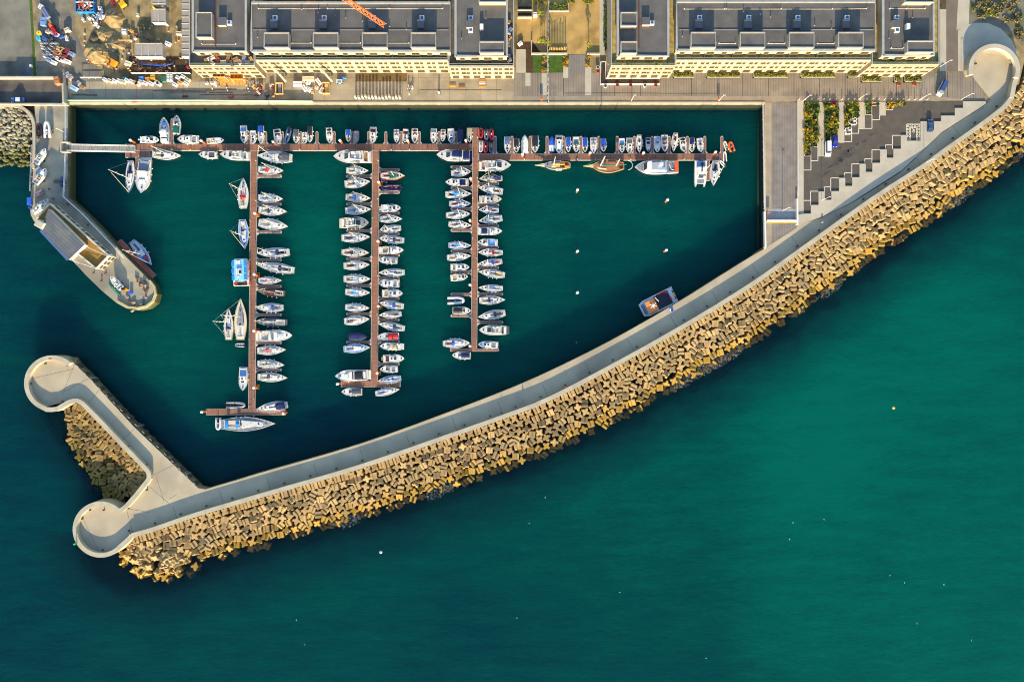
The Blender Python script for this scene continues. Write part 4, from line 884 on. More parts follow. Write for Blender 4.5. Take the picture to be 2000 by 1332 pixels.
for r in [('R', 939, 250, 939, 270.5, 9.6, dict(c='r', s='r', seat='k', cc='m', con=1, lb='red inflatable beside the walkway stem, quay end of the cluster')), ('R', 949, 253, 950.5, 274.5, 9.5, dict(c='g', s='dg', seat='y', lb='grey inflatable between two red ones, quay end of the cluster')), ('R', 959, 252, 961, 274.5, 9.6, dict(c='p', s='m', cc='w', lb='pink-red inflatable, outermost at the quay end of the cluster')),
          ('R', 939.5, 274, 939, 299, 9, dict(c='w', s='w', lb='white inflatable beside the walkway stem, walkway end of the cluster')), ('R', 948.5, 276, 948.5, 299.5, 9.6, dict(c='r', s='k', lb='red inflatable between white and grey ones, walkway end of the cluster')), ('R', 959, 277, 959.5, 300, 9.6, dict(c='sb', s='dg', seat='y', cc='y', lb='grey-blue inflatable with yellow console, outermost at the walkway end'))]:
    boat(*r[:6], r[6], r[6]['lb'], GP)
row('%s past the red inflatables, quay side', [
 ('M', 990.5, 267, 991, 300, 12.4, dict(tarp='sb', cab=(.46, .78), low=1)), ('M', 1008.5, 271, 1008.5, 299, 12, dict(tarp='k', tl=.58, cab=(.6, .84), low=1, flat=1)), ('C', 1025, 299, 1025, 264, 14, dict(c='w', h='w')), ('M', 1045, 265, 1045, 299, 14.5, dict(tarp='k', tl=.66, cab=(.66, .8), low=1)),
 ('C', 1077.5, 297, 1077.8, 266, 12.5, dict(c='b', h='n', r=(.4, 1), lk='navy-hulled boat under a blue bow cover')), ('M', 1092, 264, 1091.5, 301, 14.5, dict(d='lb', s='m', cab=(.26, .74))), ('M', 1110, 268, 1110, 298, 11, dict(tarp='b', tl=.6, cab=(.6, .84), low=1, flat=1)), ('M', 1125, 267, 1125.5, 298, 13.5, dict(s='g', mid='gr', cab=(.56, .76), low=1, lk='white cabin boat with green cushion')), ('M', 1142.5, 268.5, 1142.8, 298, 11, dict(tarp='b', tl=.6, cab=(.62, .84), low=1, flat=1, lk='white cabin boat with deep blue canopy')),
 ('O', 1159, 268, 1159.5, 300, 13.6, dict(h='w', s='g', e=.68)), ('M', 1178.5, 271, 1178.8, 297, 11.4, dict(tarp='b', tl=.56, cab=(.6, .84), low=1, flat=1)), ('M', 1214.5, 270, 1215, 299, 12.3, dict(s='lb', mid='gr', cab=(.55, .72), low=1, d='w', lk='pale boat with green cushion')), ('M', 1229.5, 269, 1230, 301, 13.2, dict(s='tan', cab=(.4, .82))), ('S', 1248.5, 264, 1249, 299, 13, dict(c='-', d='w', mast=0, lk='slim pale grey yacht without mast')),
 ('O', 1266, 268, 1266.5, 297.5, 11, dict(h='n', s='n', e=.82, con='k')), ('O', 1284, 266, 1284, 298, 13.3, dict(s='lb', con='g')), ('O', 1298, 263, 1299, 297, 14, dict(s='g', fwd='m', seat='m')), ('S', 1320, 260, 1315.5, 297, 13, dict(c='-', sc='br', s='m', mh=.8)), ('O', 1333, 268, 1336.5, 297, 13, dict(s='k', fwd='dg')), ('M', 1351.5, 269.5, 1351.5, 297.5, 11.4, dict(tarp='n', cab=(.45, .78), low=1, flat=1)), ('O', 1366.5, 269.5, 1369.5, 297.5, 12.6, dict(s='w', con='k', seat='g'))])
for r in [('R', 1421.5, 293, 1415, 274, 8, dict(c='c', s='g', con=0, lb='small cream inflatable beside the orange one')), ('R', 1432, 295.5, 1426, 275, 11.5, dict(c='o', s='g', cc='g', lb='bright orange inflatable at the east end of the cross walkway')), ('R', 1417, 315, 1416, 294, 8, dict(c='w', s='br', con=0, lb='small white inflatable at the corner of the cross walkway')), ('R', 1417, 324, 1406, 313, 6, dict(c='w', s='g', con=0, lb='small white tender at the stern of the easternmost yacht')),
          ('S', 297, 302, 354, 304.5, 18, dict(c='k', sc='-', s='tan', lb='white yacht with black sprayhood, south side just past the gangway')), ('M', 424, 303, 389, 302.5, 14, dict(s='dg', cab=(.5, .72), low=1, lb='small white motorboat, south side between yacht and motor yacht')), ('F', 487, 305, 431, 302.5, 18, dict(s='g', lb='white flybridge motor yacht moored against the longest pontoon\'s head')), ('S', 570, 309, 503, 304.5, 23, dict(c='-', sc='-', bim='dg', s='dg', lb='large white yacht with dark bimini just east of the longest pontoon')),
          ('F', 725, 307, 652, 306, 25, dict(seat2='w', fs='c', lb='large cream flybridge yacht at the head of the middle pontoon')), ('F', 917, 305, 853, 303, 22, dict(bim='n', aft='n', pl='n', lb='flybridge yacht with navy canopies at the shortest pontoon\'s head, west')), ('F', 936, 324.5, 998, 323, 21.5, dict(fs='g', lb='cream flybridge yacht at the shortest pontoon\'s head, east side'))]:
    boat(*r[:6], r[6], r[6]['lb'], GP, dz=1.3 if r[0] == 'F' else 1.)
for r in [('S', 255.5, 314, 252, 377, 18.5, dict(h='sb', c='n', s='n', d='w', gen=1, lb='dark-hulled yacht with navy cockpit beside the gangway stub')), ('X', 284, 311, 277, 378, 27, dict(bim='w', bx=(.36, .48), s='g', lb='large white sports cruiser on the gangway stub pontoon')),
          ('S', 474, 407, 476, 348, 21, dict(c='r', s='tan', lb='white yacht with red covers, west side of the longest pontoon')), ('S', 473, 429, 479, 487, 20, dict(c='-', sc='n', s='w', d='lb', lb='white yacht with navy boom cover, west side of the longest pontoon')), ('S', 469, 664, 470.5, 583, 25, dict(h='tan', d='c', c='-', sc='-', s='c', cab='g', seat='w', lb='largest beige yacht, west side of the longest pontoon')), ('S', 446, 664, 447, 602, 19, dict(h='tan', c='n', s='c', lb='smaller beige yacht rafted outside the largest beige yacht')),
          ('M', 475, 717, 474.5, 763, 17, dict(s='lb', cab=(.38, .68), lb='white motorboat, southernmost on the longest pontoon\'s west side')), ('R', 476, 674, 457, 673.5, 8.5, dict(c='g', s='g', con=0, lb='grey tender at the stern of the largest beige yacht')), ('R', 441, 791, 481, 791, 13.5, dict(c='g', s='k', cc='k', lb='dark inflatable on the longest pontoon\'s T end, north side')), ('R', 425, 816, 425, 841, 12, dict(c='w', s='g', lb='white inflatable at the stern of the blue-covered schooner yacht'))]:
    boat(*r[:6], r[6], r[6]['lb'], GP)
tb_ = boat('S', 431, 829, 538, 827, 28, dict(c='-', sc='-', s='c', mh=.8, d='g', cab='dk'), 'biggest yacht with blue canopies, south of the longest pontoon\'s T end', GP)
for x_, y_, sx_, sy_ in ((2.6, 0, 1.0, 3.0), (6.4, 0, 1.2, 2.8)):
    arch(tb_, x_-sx_/2, x_+sx_/2, sy_/2, 1.9, .35, cm('sky'), 'awning')
row('%s from quay, east side of longest pontoon', [
 ('S', 504, 331, 554, 334, 18, dict(c='r', s='g')), ('S', 504, 386, 553, 389, 18, dict(c='-', sc='-', s='lb')), ('S', 505, 410, 561, 414, 20, dict(c='n', s='c')), ('S', 505, 435, 563, 443, 22, dict(c='-', sc='-', s='c')), ('S', 565, 492.5, 502, 495, 20, dict(c='n', s='n')), ('S', 574, 528.5, 500, 516.5, 20, dict(c='n', sc='dg', s='n', h='c', lk='cream yacht with navy cockpit')), ('S', 504, 548, 551, 548, 15, dict(c='-', sc='p', s='lb', lk='white yacht with pink boom')), ('S', 556, 574, 501, 567, 16.5, dict(h='br', d='br', cab='br', c='-', sc='g', s='k', lk='brown wooden yacht')), ('S', 553, 601, 499, 601, 18, dict(c='b', sc='-', s='g')), ('S', 561, 630, 497, 628, 18, dict(h='dg', d='dg', c='-', sc='c', cab='g', s='c', lk='dark-decked yacht')), ('X', 503, 656, 572, 655, 22, dict(s='c', bim='w', bx=(.34, .42))), ('S', 502, 685, 559, 683, 19, dict(c='r', s='g')), ('S', 502, 710, 556, 713, 18, dict(c='-', sc='k', s='c')), ('S', 503, 736, 562, 738, 19, dict(c='n', s='c')), ('S', 561, 790.5, 501, 799, 20, dict(c='-', sc='n', bim='n', s='n', lk='white yacht under a navy bimini'))])
row('%s from quay, west side of middle pontoon', [
 ('S', 676, 333, 720, 334, 16, dict(c='-', sc='-', s='tan')), ('S', 673, 360, 723, 355, 20, dict(c='-', sc='-', s='t', lk='white yacht with teak cockpit')), ('S', 675, 385, 724, 388, 18, dict(c='b', s='t', d='c')), ('S', 674, 412, 725, 409, 18.5, dict(c='-', sc='n', s='lb')), ('F', 668, 436, 721, 435.5, 22.5, dict(h='c', d='g', s='br', fs='br', pl='c', seat2='w', lk='cream flybridge trawler')), ('S', 667, 465, 723, 463, 20, dict(c='-', sc='dg', s='n')), ('S', 667, 492.5, 721, 494, 18.5, dict(c='n', s='t', d='c', k='d')), ('S', 671, 519.5, 722, 517, 19, dict(c='-', sc='k', s='br')), ('S', 671, 545, 724, 545, 19, dict(c='-', sc='lb', s='br')), ('S', 674, 570, 723, 572, 17.5, dict(c='sky', s='c')), ('S', 674, 600, 722, 602, 17, dict(c='-', sc='k', s='lb')), ('S', 672, 628, 722, 623, 19, dict(c='-', sc='br', s='n')), ('C', 681, 657, 717, 658, 14.5, dict(c='n', h='n', lk='boat under a dark blue cover')), ('S', 671, 682, 723, 678.5, 18, dict(c='-', sc='-', s='b', d='lb'))])
for r in [('X', 719, 732, 655, 734.5, 22.5, dict(bim='k', bx=(.16, .46), s='g', lb='white sports cruiser with black roof on the middle pontoon\'s T end')), ('M', 707, 765.5, 667, 765, 15.5, dict(tarp='dg', tl=.48, cab=(.48, .66), low=1, s='b', lb='white motorboat with brown canopy south of the middle T end')), ('S', 733, 769, 781, 760, 15, dict(c='-', sc='b', s='b', lb='white yacht with blue cockpit south of the middle T end'))]:
    boat(*r[:6], r[6], r[6]['lb'], GP)
row('%s from quay, east side of middle pontoon', [
 ('S', 742, 343, 791, 344, 18, dict(h='o', d='c', c='-', sc='gr', cab='gr', s='r', k='d', mh=.7, lk='varnished wooden yacht with green cabin')), ('R', 783, 366.5, 742, 366.5, 13.5, dict(c='n', s='m', cc='p', seat='o', lk='navy and orange rescue inflatable')), ('M', 744, 407, 783, 406.5, 15.5, dict(s='w', cab=(.36, .74), ob='w')), ('S', 741, 428, 786, 428, 16, dict(c='-', sc='k', s='g')), ('S', 783, 445, 741, 450, 15.5, dict(c='-', sc='-', s='g')), ('S', 789, 470, 740, 466, 16.5, dict(c='n', s='br')), ('X', 741, 489, 789, 489, 15.5, dict(s='tan', arch=1)), ('M', 776, 509, 739, 508, 14, dict(s='g', cab=(.32, .72))), ('S', 790, 532, 740, 533, 16, dict(c='-', sc='n', s='g')), ('M', 780, 554, 738.5, 553, 17, dict(s='g', cab=(.28, .7))), ('M', 746, 573, 787, 573, 16.5, dict(s='tan', cab=(.3, .68))), ('S', 788, 599, 740, 591.5, 17, dict(c='b', s='tan')), ('S', 784, 613, 740, 616, 15, dict(c='-', sc='br', s='n')), ('S', 790, 642, 739, 632.5, 16.5, dict(c='n', s='g')), ('M', 779, 656.5, 737, 658, 15.5, dict(tarp='r', tl=.5, cab=(.5, .64), low=1, s='g')), ('X', 784, 677, 742, 676, 14.5, dict(bim='tan', s='w')), ('M', 748, 700.5, 790, 700, 16, dict(s='br', cab=(.3, .64), ob='c', lk='white boat with orange lifering')), ('M', 777, 721, 742, 721, 14, dict(s='g', cab=(.36, .68), ob='k')), ('S', 783, 738.5, 738, 744, 15.5, dict(c='-', sc='n', s='lb', d='lb'))])
boat('R', 741, 350.5, 758, 355.5, 6.5, dict(c='n', s='n', con=0, ob='-'), 'small navy dinghy under the varnished wooden yacht', GP)
row('%s from quay, west side of shortest pontoon', [
 ('S', 881, 338.5, 921, 335, 16.5, dict(c='-', sc='-', s='g')), ('M', 915, 356, 870, 356, 15.5, dict(s='n', cab=(.4, .7))), ('S', 870, 380, 921, 379, 17, dict(c='sky', s='n')), ('S', 877, 398, 920, 398, 15.5, dict(c='-', sc='m', s='m', d='lb')), ('S', 871, 420.5, 919, 418, 17.5, dict(c='-', sc='n', s='g', k='d')), ('S', 876, 437.5, 921, 441, 15.5, dict(c='-', sc='n', s='tan')), ('S', 876, 479, 920, 480, 15.5, dict(c='-', sc='sky', s='b', d='lb', lk='white yacht with bright blue boom')), ('S', 873, 503.5, 920, 500, 16.5, dict(c='-', sc='-', s='tan')), ('M', 880, 522, 917, 522, 14.5, dict(s='g', cab=(.28, .74))), ('M', 880, 543, 914, 540, 14.5, dict(s='tan', cab=(.38, .8), d='c')), ('R', 874, 587, 909, 586.5, 15.5, dict(c='w', s='dg', cc='g')), ('M', 884, 606.5, 920, 607, 14.5, dict(tarp='k', tl=.52, cab=(.52, .7), low=1)), ('S', 865, 671, 919, 670, 19.5, dict(c='b', s='br', k='d'))])
boat('M', 919, 695, 883, 693.5, 14.5, dict(tarp='n', tl=.5, cab=(.5, .68), low=1), 'white motorboat with navy canopy south of the shortest pontoon\'s end', GP)
row('%s from quay, east side of shortest pontoon', [
 ('S', 981, 348, 936, 350, 13.5, dict(c='-', sc='n', bim='n', s='n', d='tan', lk='beige yacht under navy covers')), ('S', 982, 374.5, 935, 367, 17, dict(c='-', sc='-', s='br')), ('M', 936, 390, 980, 389, 16, dict(s='tan', cab=(.24, .62), d='c')), ('S', 974, 411, 935, 410, 14, dict(c='-', sc='m', s='m', d='lb')), ('S', 981, 426, 935, 432, 17, dict(c='-', sc='n', s='g')), ('X', 935, 452, 981, 452, 15.5, dict(bim='n', bx=(.12, .36), s='w')), ('M', 972, 474, 933, 473, 14.5, dict(s='lb', cab=(.5, .74), d='w')), ('S', 982, 493.5, 933.5, 493, 16, dict(c='r', s='g', k='d')), ('S', 981, 510.5, 932, 516.5, 14.5, dict(c='b', s='r')), ('S', 986, 537.5, 934, 530.5, 16.5, dict(c='-', sc='k', s='y', lk='white yacht with yellowish cockpit')), ('S', 982, 563.5, 934.5, 562, 14.5, dict(c='-', sc='b', s='c')), ('S', 936, 587, 987, 585.5, 18, dict(c='n', s='tan')), ('S', 987, 611, 933.5, 619.5, 18.5, dict(c='k', s='br')), ('F', 989, 645, 936, 644.5, 19.5, dict(fs='w', s='dg', pl='dg')), ('M', 973, 674, 934, 672.5, 14, dict(s='g', cab=(.36, .72), d='lb'))])
# ================================================================== SPECIAL VESSELS
def place(nm, sx, sy, bx, by, bm, label, ct, dz=1.2, group=GP, z=WZ):
    a, b = Vector(P2(sx, sy, z+dz)), Vector(P2(bx, by, z+dz)); L = (b-a).length
    return thing(nm, (a.x, a.y, z), label, ct, group, math.atan2(b.y-a.y, b.x-a.x)), L, bm*K*(H-z-dz)/H
def bowsprit(t, L, F, n, m):
    mb = MB(); mb.tube([(L-1, 0, F*1.3), (L+n, 0, F*1.3+.3)], .1, m, 6); mb.add([(L-1.2, -.7, F*1.3), (L-1.2, .7, F*1.3), (L+n, .05, F*1.3+.3), (L+n, -.05, F*1.3+.3)], [(0, 1, 2, 3)], m); mb.build('bowsprit', None, t)
M_wood = paint(150, 104, 62, .5, 'varnish')
t, L, B = place('classic_sloop', 1114, 322.5, 1057, 323.5, 18, 'varnished classic sloop with bowsprit, south of the cross walkway', 'sailing yacht')
hull(t, 'd', L, B, 1.1, paint(200, 184, 152), cm('g')); cabin(t, .35*L, .66*L, B*.26, B*.2, 1.05, .5, paint(190, 150, 96), .3)
tray(t, .05*L, .32*L, B*.34, B*.36, 1.07, .3, M_wood, paint(150, 72, 24)); mb = MB(); mb.box((.12*L, .8, 1.4), (1.6, .9, .3), paint(214, 150, 40)); mb.build('cushion', None, t)
mast(t, .58*L, 1.1, 11, 0, .12); bowsprit(t, L, 1.1, 2.3, paint(214, 192, 150)); hatch(t, .78*L, 0, 1.4, .5)
mb = MB(); mb.tube([(.57*L, 0, 2.3), (.2*L, 0, 2.2)], .16, cm('y'), 6); mb.build('boom', None, t)
mb = MB(); mb.box((.4*L, B*.5-.1, 1.35), (2.2, .8, .5), cm('c')); mb.build('tender_bag', None, t)
t, L, B = place('wooden_ketch', 1219, 324, 1152, 325.5, 26, 'brown wooden two-masted ketch with green sail covers, south of the cross walkway', 'sailing ship', 1.5)
M_dk = lines(mat('ketch_deck', lin((150, 106, 66)), .8, var=.2, scale=.8), .4, .08, .5, 1)
hull(t, 'd', L, B, 1.5, paint(176, 144, 100), M_dk, rim=.2); cabin(t, .52*L, .78*L, B*.27, B*.2, 1.45, .7, paint(214, 190, 150), .2, mtop=paint(120, 80, 60)); cabin(t, .24*L, .48*L, B*.2, B*.24, 1.45, .6, paint(150, 96, 54), .2)
mb = MB(); mb.add([(.25*L, -1.2, 2.15), (.47*L, -1.3, 2.3), (.47*L, 1.3, 2.3), (.25*L, 1.2, 2.15)], [(0, 1, 2, 3)], paint(156, 104, 70)); mb.build('deck_tarp', None, t)
mast(t, .70*L, 1.5, 13, 0, .2, (.35, .6)); mast(t, .24*L, 1.5, 9, 0, .17, (.5,), 'mizzen_mast'); bowsprit(t, L, 1.5, 2.4, paint(220, 186, 130))
mb = MB(); mb.tube([(.69*L, 0, 3.2), (.3*L, 0, 3.)], .3, cm('gr'), 6, .18); mb.build('main_boom', None, t)
mb = MB(); mb.tube([(.23*L, 0, 3.1), (-.06*L, 0, 2.9)], .22, cm('gr'), 6, .12); mb.build('mizzen_boom', None, t)
mb = MB(); mb.tube([(L+2.2, 0, 2.3), (.70*L, 0, 14)], .09, cm('gr'), 5, .05); mb.build('forestay', None, t)
tray(t, .02*L, .16*L, B*.26, B*.3, 1.47, .35, M_wood, paint(120, 70, 34)); mb = MB(); mb.tube([(-1.4+1.5*math.cos(a), 1.6*math.sin(a), 2.) for a in [PI*k/8+PI/2 for k in range(9)]], .08, cm('w'), 5); mb.build('stern_davit', None, t)
for k in range(4): fender(t, (.25+.16*k)*L, -(B/2+.1), .8)
t, L, B = place('patrol_ship', 1325, 326, 1239, 327.5, 27, 'long grey workship with white wheelhouse and orange stern, south of cross walkway', 'ship', 1.8)
hull(t, 'm', L, B, 1.8, paint(180, 184, 186), cm('g'), rim=.25); cabin(t, .28*L, .66*L, B*.38, B*.33, 1.75, 1.5, paint(222, 222, 216), .5, mtop=paint(150, 158, 168)); cabin(t, .62*L, .80*L, B*.38, B*.34, 1.75, 2.6, cm('w'), 1.0, .2, name='wheelhouse'); windscreen(t, .80*L, B*.34, 1.75, 2.6, 1.0)
mb = MB(); mb.box((.05*L, 0, 2.05), (1.2, B*.8, .6), cm('o')); mb.build('stern_rail', None, t)
mb = MB(); mb.box((.42*L, -.6, 3.6), (1.6, 1.2, .7), cm('w')); mb.box((.36*L, .9, 3.5), (1.0, .8, .6), cm('lb')); mb.build('deck_locker', None, t)
mb = MB(); mb.tube([(.45*L, 0, 3.2), (.45*L, 0, 7.5)], .12, cm('w'), 6); mb.box((.45*L, 0, 6.5), (.3, 2.2, .25), cm('w')); mb.build('radar_mast', None, t)
tray(t, .08*L, .24*L, B*.38, B*.38, 1.78, .4, cm('g'), paint(120, 124, 130)); mb = MB(); mb.tube([(.1*L, 1.2, 2), (.18*L, 1.2, 3), (.22*L, -.5, 3)], .1, cm('w'), 5); mb.build('crane_arm', None, t)
ol = outline('m', L, B); rail(t, ol, 1.8, .8, .5)
t, L, B = place('catamaran', 1369, 314, 1368, 364, 23.5, 'white catamaran berthed near the east end of the cross walkway', 'catamaran', 1.4)
for s in (-1, 1):
    mb = MB(); n = 10; vs = []
    for i in range(n+1):
        tt = i/n; x = L*tt; w_ = B*.14*(1 if tt < .6 else max(.08, 1-((tt-.6)/.4)**2.2)); y = s*B*.36
        vs += [(x, y+w_, 1.4), (x, y+w_*.8, -.3), (x, y-w_*.8, -.3), (x, y-w_, 1.4)]
    mb.add(vs, [(4*i+a, 4*i+4+a, 4*i+4+(a+1) % 4, 4*i+(a+1) % 4) for i in range(n) for a in range(4)]+[(0, 1, 2, 3), (4*n+3, 4*n+2, 4*n+1, 4*n)], cm('w')); mb.build('hull', None, t)
mb = MB(); mb.prism([(.02*L, -B*.48), (.02*L, B*.48), (.82*L, B*.46), (.9*L, B*.3), (.9*L, -B*.3), (.82*L, -B*.46)], 1.1, 1.42, cm('w')); mb.build('bridge_deck', None, t)
mb = MB(); mb.prism([(.74*L, -B*.3), (.74*L, B*.3), (.9*L, B*.26), (.9*L, -B*.26)], None, 1.45, cm('g')); mb.build('trampoline', None, t)
cabin(t, .27*L, .72*L, B*.38, B*.30, 1.42, 1.1, cm('w'), 1.5); windscreen(t, .72*L, B*.3, 1.42, 1.1, 1.5)
tray(t, .03*L, .26*L, B*.40, B*.40, 1.43, .3, cm('w'), cm('lb')); mb = MB(); mb.box((.14*L, .4, 1.8), (.8, .8, .5), cm('n')); mb.build('cushion', None, t)
mast(t, .5*L, 2.4, 11, 0, .13); mb = MB(); mb.tube([(.48*L, 0, 3.6), (.14*L, 0, 3.5)], .16, cm('k'), 6); mb.build('boom', None, t)
hatch(t, .6*L, 1.2, 2.5, .5)
boat('S', 1398.5, 314, 1393, 363.5, 19.5, dict(c='n', s='n', bim=None) if 0 else dict(c='n', s='n'), 'easternmost white yacht with navy canopy, beside the catamaran', GP)
# blue-roofed passenger catamaran
t, L, B = place('passenger_ferry', 471, 558, 469, 505, 30, 'passenger boat with bright blue and white roof beside the longest pontoon', 'ferry', 1.6)
mb = MB(); mb.prism([(0, -B*.5), (0, B*.5), (L*.9, B*.5), (L, B*.36), (L, -B*.36), (L*.9, -B*.5)], -.5, 1.5, cm('w')); mb.build('hull', None, t)
mb = MB(); mb.box((.56*L, 0, 2.2), (.74*L, B*.9, 1.4), paint(150, 196, 214)); mb.build('saloon', None, t)
mb = MB(); mb.box((.56*L, 0, 2.95), (.76*L, B*.62, .16), paint(128, 192, 214)); mb.build('roof', None, t)
for s in (-1, 1):
    for k in range(3):
        mb = MB(); mb.box(((.28+.25*k)*L, s*B*.40, 3.0), (.17*L, B*.17, .14), cm('sky')); mb.build('roof_panel', None, t)
for bx_ in ((.5*L, 0, 3.3, 2., 1.6, .5, 'w'), (.48*L, -.6, 3.6, 1., .9, .1, 'k'), (.84*L, .2, 3.2, 1.2, 1.6, .3, 'w'), (.3*L, .3, 3.2, .8, .8, .3, 'w')): mb = MB(); mb.box(bx_[:3], bx_[3:6], cm(bx_[6])); mb.build('roof_locker', None, t)
mb = MB(); mb.box((.07*L, 0, 1.6), (.12*L, B*.8, .16), cm('k')); mb.build('aft_deck', None, t)
mb = MB(); mb.box((.08*L, B*.3, 2.0), (.8, 1.2, .7), cm('r')); mb.box((.1*L, -B*.3, 2.0), (.7, .9, .6), cm('m')); mb.build('life_raft', None, t)
for k in range(4):
    mb = MB(); mb.cyl(((.06+.25*k)*L, -B*.53, .9), .32, .7, cm('o'), 10); mb.build('fender', None, t)
# orange-decked work catamaran by the breakwater
t, L, B = place('workboat', 1318.5, 574.5, 1254, 607, 33, 'work catamaran with orange wheelhouse roof and black deck beside the breakwater', 'workboat', 1.4)
mb = MB(); mb.prism([(0, -B*.5), (0, B*.5), (L*.86, B*.5), (L, B*.38), (L, -B*.38), (L*.86, -B*.5)], -.5, 1.2, paint(196, 202, 208)); mb.build('hull', None, t)
mb = MB(); band(mb, [(0, B*.48), (L*.86, B*.48), (L*.985, B*.36), (L*.985, -B*.36), (L*.86, -B*.48), (0, -B*.48)], .22, 1.2, 1.6, cm('w')); mb.build('bulwark', None, t)
mb = MB(); mb.box((.36*L, 0, 1.26), (.42*L, B*.82, .1), paint(36, 38, 52)); mb.build('deck', None, t)
mb = MB(); mb.box((.73*L, 0, 2.2), (.26*L, B*.66, 2.), cm('w')); mb.build('wheelhouse', None, t)
mb = MB(); mb.box((.73*L, 0, 3.25), (.27*L, B*.68, .12), paint(244, 132, 40)); mb.build('wheelhouse_roof', None, t)
mb = MB(); mb.cyl((.70*L, 0, 3.3), .5, .9, cm('w'), 8)
for k in range(6): a = k*PI/3+.3; mb.box((.70*L+.9*math.cos(a), .9*math.sin(a), 3.5), (.7, .3, .5), cm('w'), a)
mb.build('radar_mast', None, t)
mb = MB(); mb.tube([(.55*L, -B*.36, 1.4), (.56*L, -B*.36, 3.6), (.52*L, -.4, 3.7)], .16, cm('c'), 6); mb.build('deck_crane', None, t)
mb = MB(); mb.box((.93*L, B*.16, 1.5), (.9, 1.6, .5), paint(90, 110, 130)); mb.box((.93*L, -B*.16, 1.5), (.9, 1.6, .5), paint(90, 110, 130)); mb.build('bow_locker', None, t)
mb = MB(); [mb.tube([(x, -B*.44, 1.2), (x, -B*.44, 2.9), (x, B*.44, 2.9), (x, B*.44, 1.2)], .12, cm('w'), 5) for x in (.09*L, .13*L)]; mb.build('stern_gantry', None, t)
for k, (f, s, c, z_) in enumerate([(.25, -.40, 'r', 1.6), (.44, -.40, 'm', 1.5), (.2, -.34, 'p', 1.6), (.34, -.46, 'o', 1.7), (.04, .2, 'r', 1.5), (.04, -.2, 'br', 1.5), (.17, .1, 'r', 1.5), (.03, 0, 'y', 1.5)]):
    mb = MB(); mb.box((f*L, s*B, z_), (.8, .8, .6), cm(c), .3, .85); mb.build('deck_box', None, t)
# yacht at the lone pontoon
boat('S', 257, 471.5, 297, 518, 20, dict(d='lb', c='-', sc='-', s='sb', mh=1.15, cab='w'), 'pale blue yacht with red foredeck cover at the lone reddish pontoon', GP)
yt = C.objects[-1] if 0 else None
o_ = bpy.data.objects.get('sailing_yacht'); last = [o for o in C.objects if o.name.startswith('sailing_yacht')][-1]
Ly = 61.3*K*1.015
mb = MB(); mb.add([(.60*Ly, -.05, 1.42), (.62*Ly, 1.0, 1.3), (.8*Ly, .7, 1.36), (.82*Ly, .05, 1.5)], [(3, 2, 1, 0)], cm('r')); mb.build('foredeck_cover', None, last)
mb = MB(); mb.add([(.60*Ly, -.1, 1.42), (.62*Ly, -1.0, 1.3), (.82*Ly, -.55, 1.36), (.82*Ly, -.1, 1.5)], [(0, 1, 2, 3)], cm('b')); mb.build('foredeck_cover', None, last)
# ---- boats ashore on the stone pier (keels on z 0)
AS = 'boats stored ashore on the stone pier'
def trailer(t, L, w):
    mb = MB(); mb.box((L*.45, 0, -.55), (L*.8, .15, .12), cm('dg')); mb.box((L*.35, 0, -.55), (.12, w*.9, .12), cm('dg')); mb.build('trailer_frame', None, t)
    for s in (-1, 1):
        mb = MB(); mb.tube([(L*.35, s*w*.42, -.58), (L*.35, s*(w*.42+.22), -.58)], .3, cm('k'), 10); mb.build('trailer_wheel', None, t)
for kd, sx, sy, bx, by, bm, o, lb in [('R', 76, 269, 76, 239, 13, dict(c='k', s='br', cc='dg', seat='br'), 'black inflatable parked ashore on the pier'), ('R', 92, 269, 90.5, 235, 14, dict(c='w', s='g', cc='w', seat='w'), 'white inflatable with black bow cushion ashore on the pier'),
        ('O', 69, 320, 90, 291, 13, dict(s='g', seat='c', con='c'), 'white dayboat ashore on the pier, nearer the gangway'), ('O', 67.5, 359, 91, 330, 13.5, dict(s='g', seat='c', con='t'), 'white dayboat ashore on the pier, beside the grey box'), ('O', 237, 564, 216.5, 541, 13, dict(s='g', con='c'), 'white open boat ashore at the pier head')]:
    t = boat(kd, sx, sy, bx, by, bm, o, lb, AS, z=.9, dz=.7); trailer(t, math.hypot(bx-sx, by-sy)*K, bm*K)
t = boat('S', 63, 416, 95, 388.5, 13, dict(c='-', sc='-', s='w', mast=0, gen=0), 'white mastless racing yacht ashore behind the clubhouse', AS, z=1., dz=.9); trailer(t, 7, 2)
t, L, B = place('rowing_boat', 235, 577, 211.5, 552, 8.5, 'long green upturned rowing boat at the pier head', 'rowing boat', .3, AS, z=.15)
mb = MB(); n = 8; vs = []
for i in range(13):
    tt = i/12; w_ = max(.06, math.sin(PI*tt)**.7)*B/2
    for k in range(n+1): a = PI*k/n; vs.append((tt*L, w_*math.cos(a), .62*(w_/(B/2))**.5*math.sin(a)))
mb.add(vs, [(i*(n+1)+k, (i+1)*(n+1)+k, (i+1)*(n+1)+k+1, i*(n+1)+k+1) for i in range(12) for k in range(n)], cm('gr')); mb.build('hull', None, t)
mb = MB(); mb.tube([(.05*L, 0, .3), (.5*L, 0, .68), (.95*L, 0, .3)], .05, cm('c'), 4); mb.build('keel', None, t)
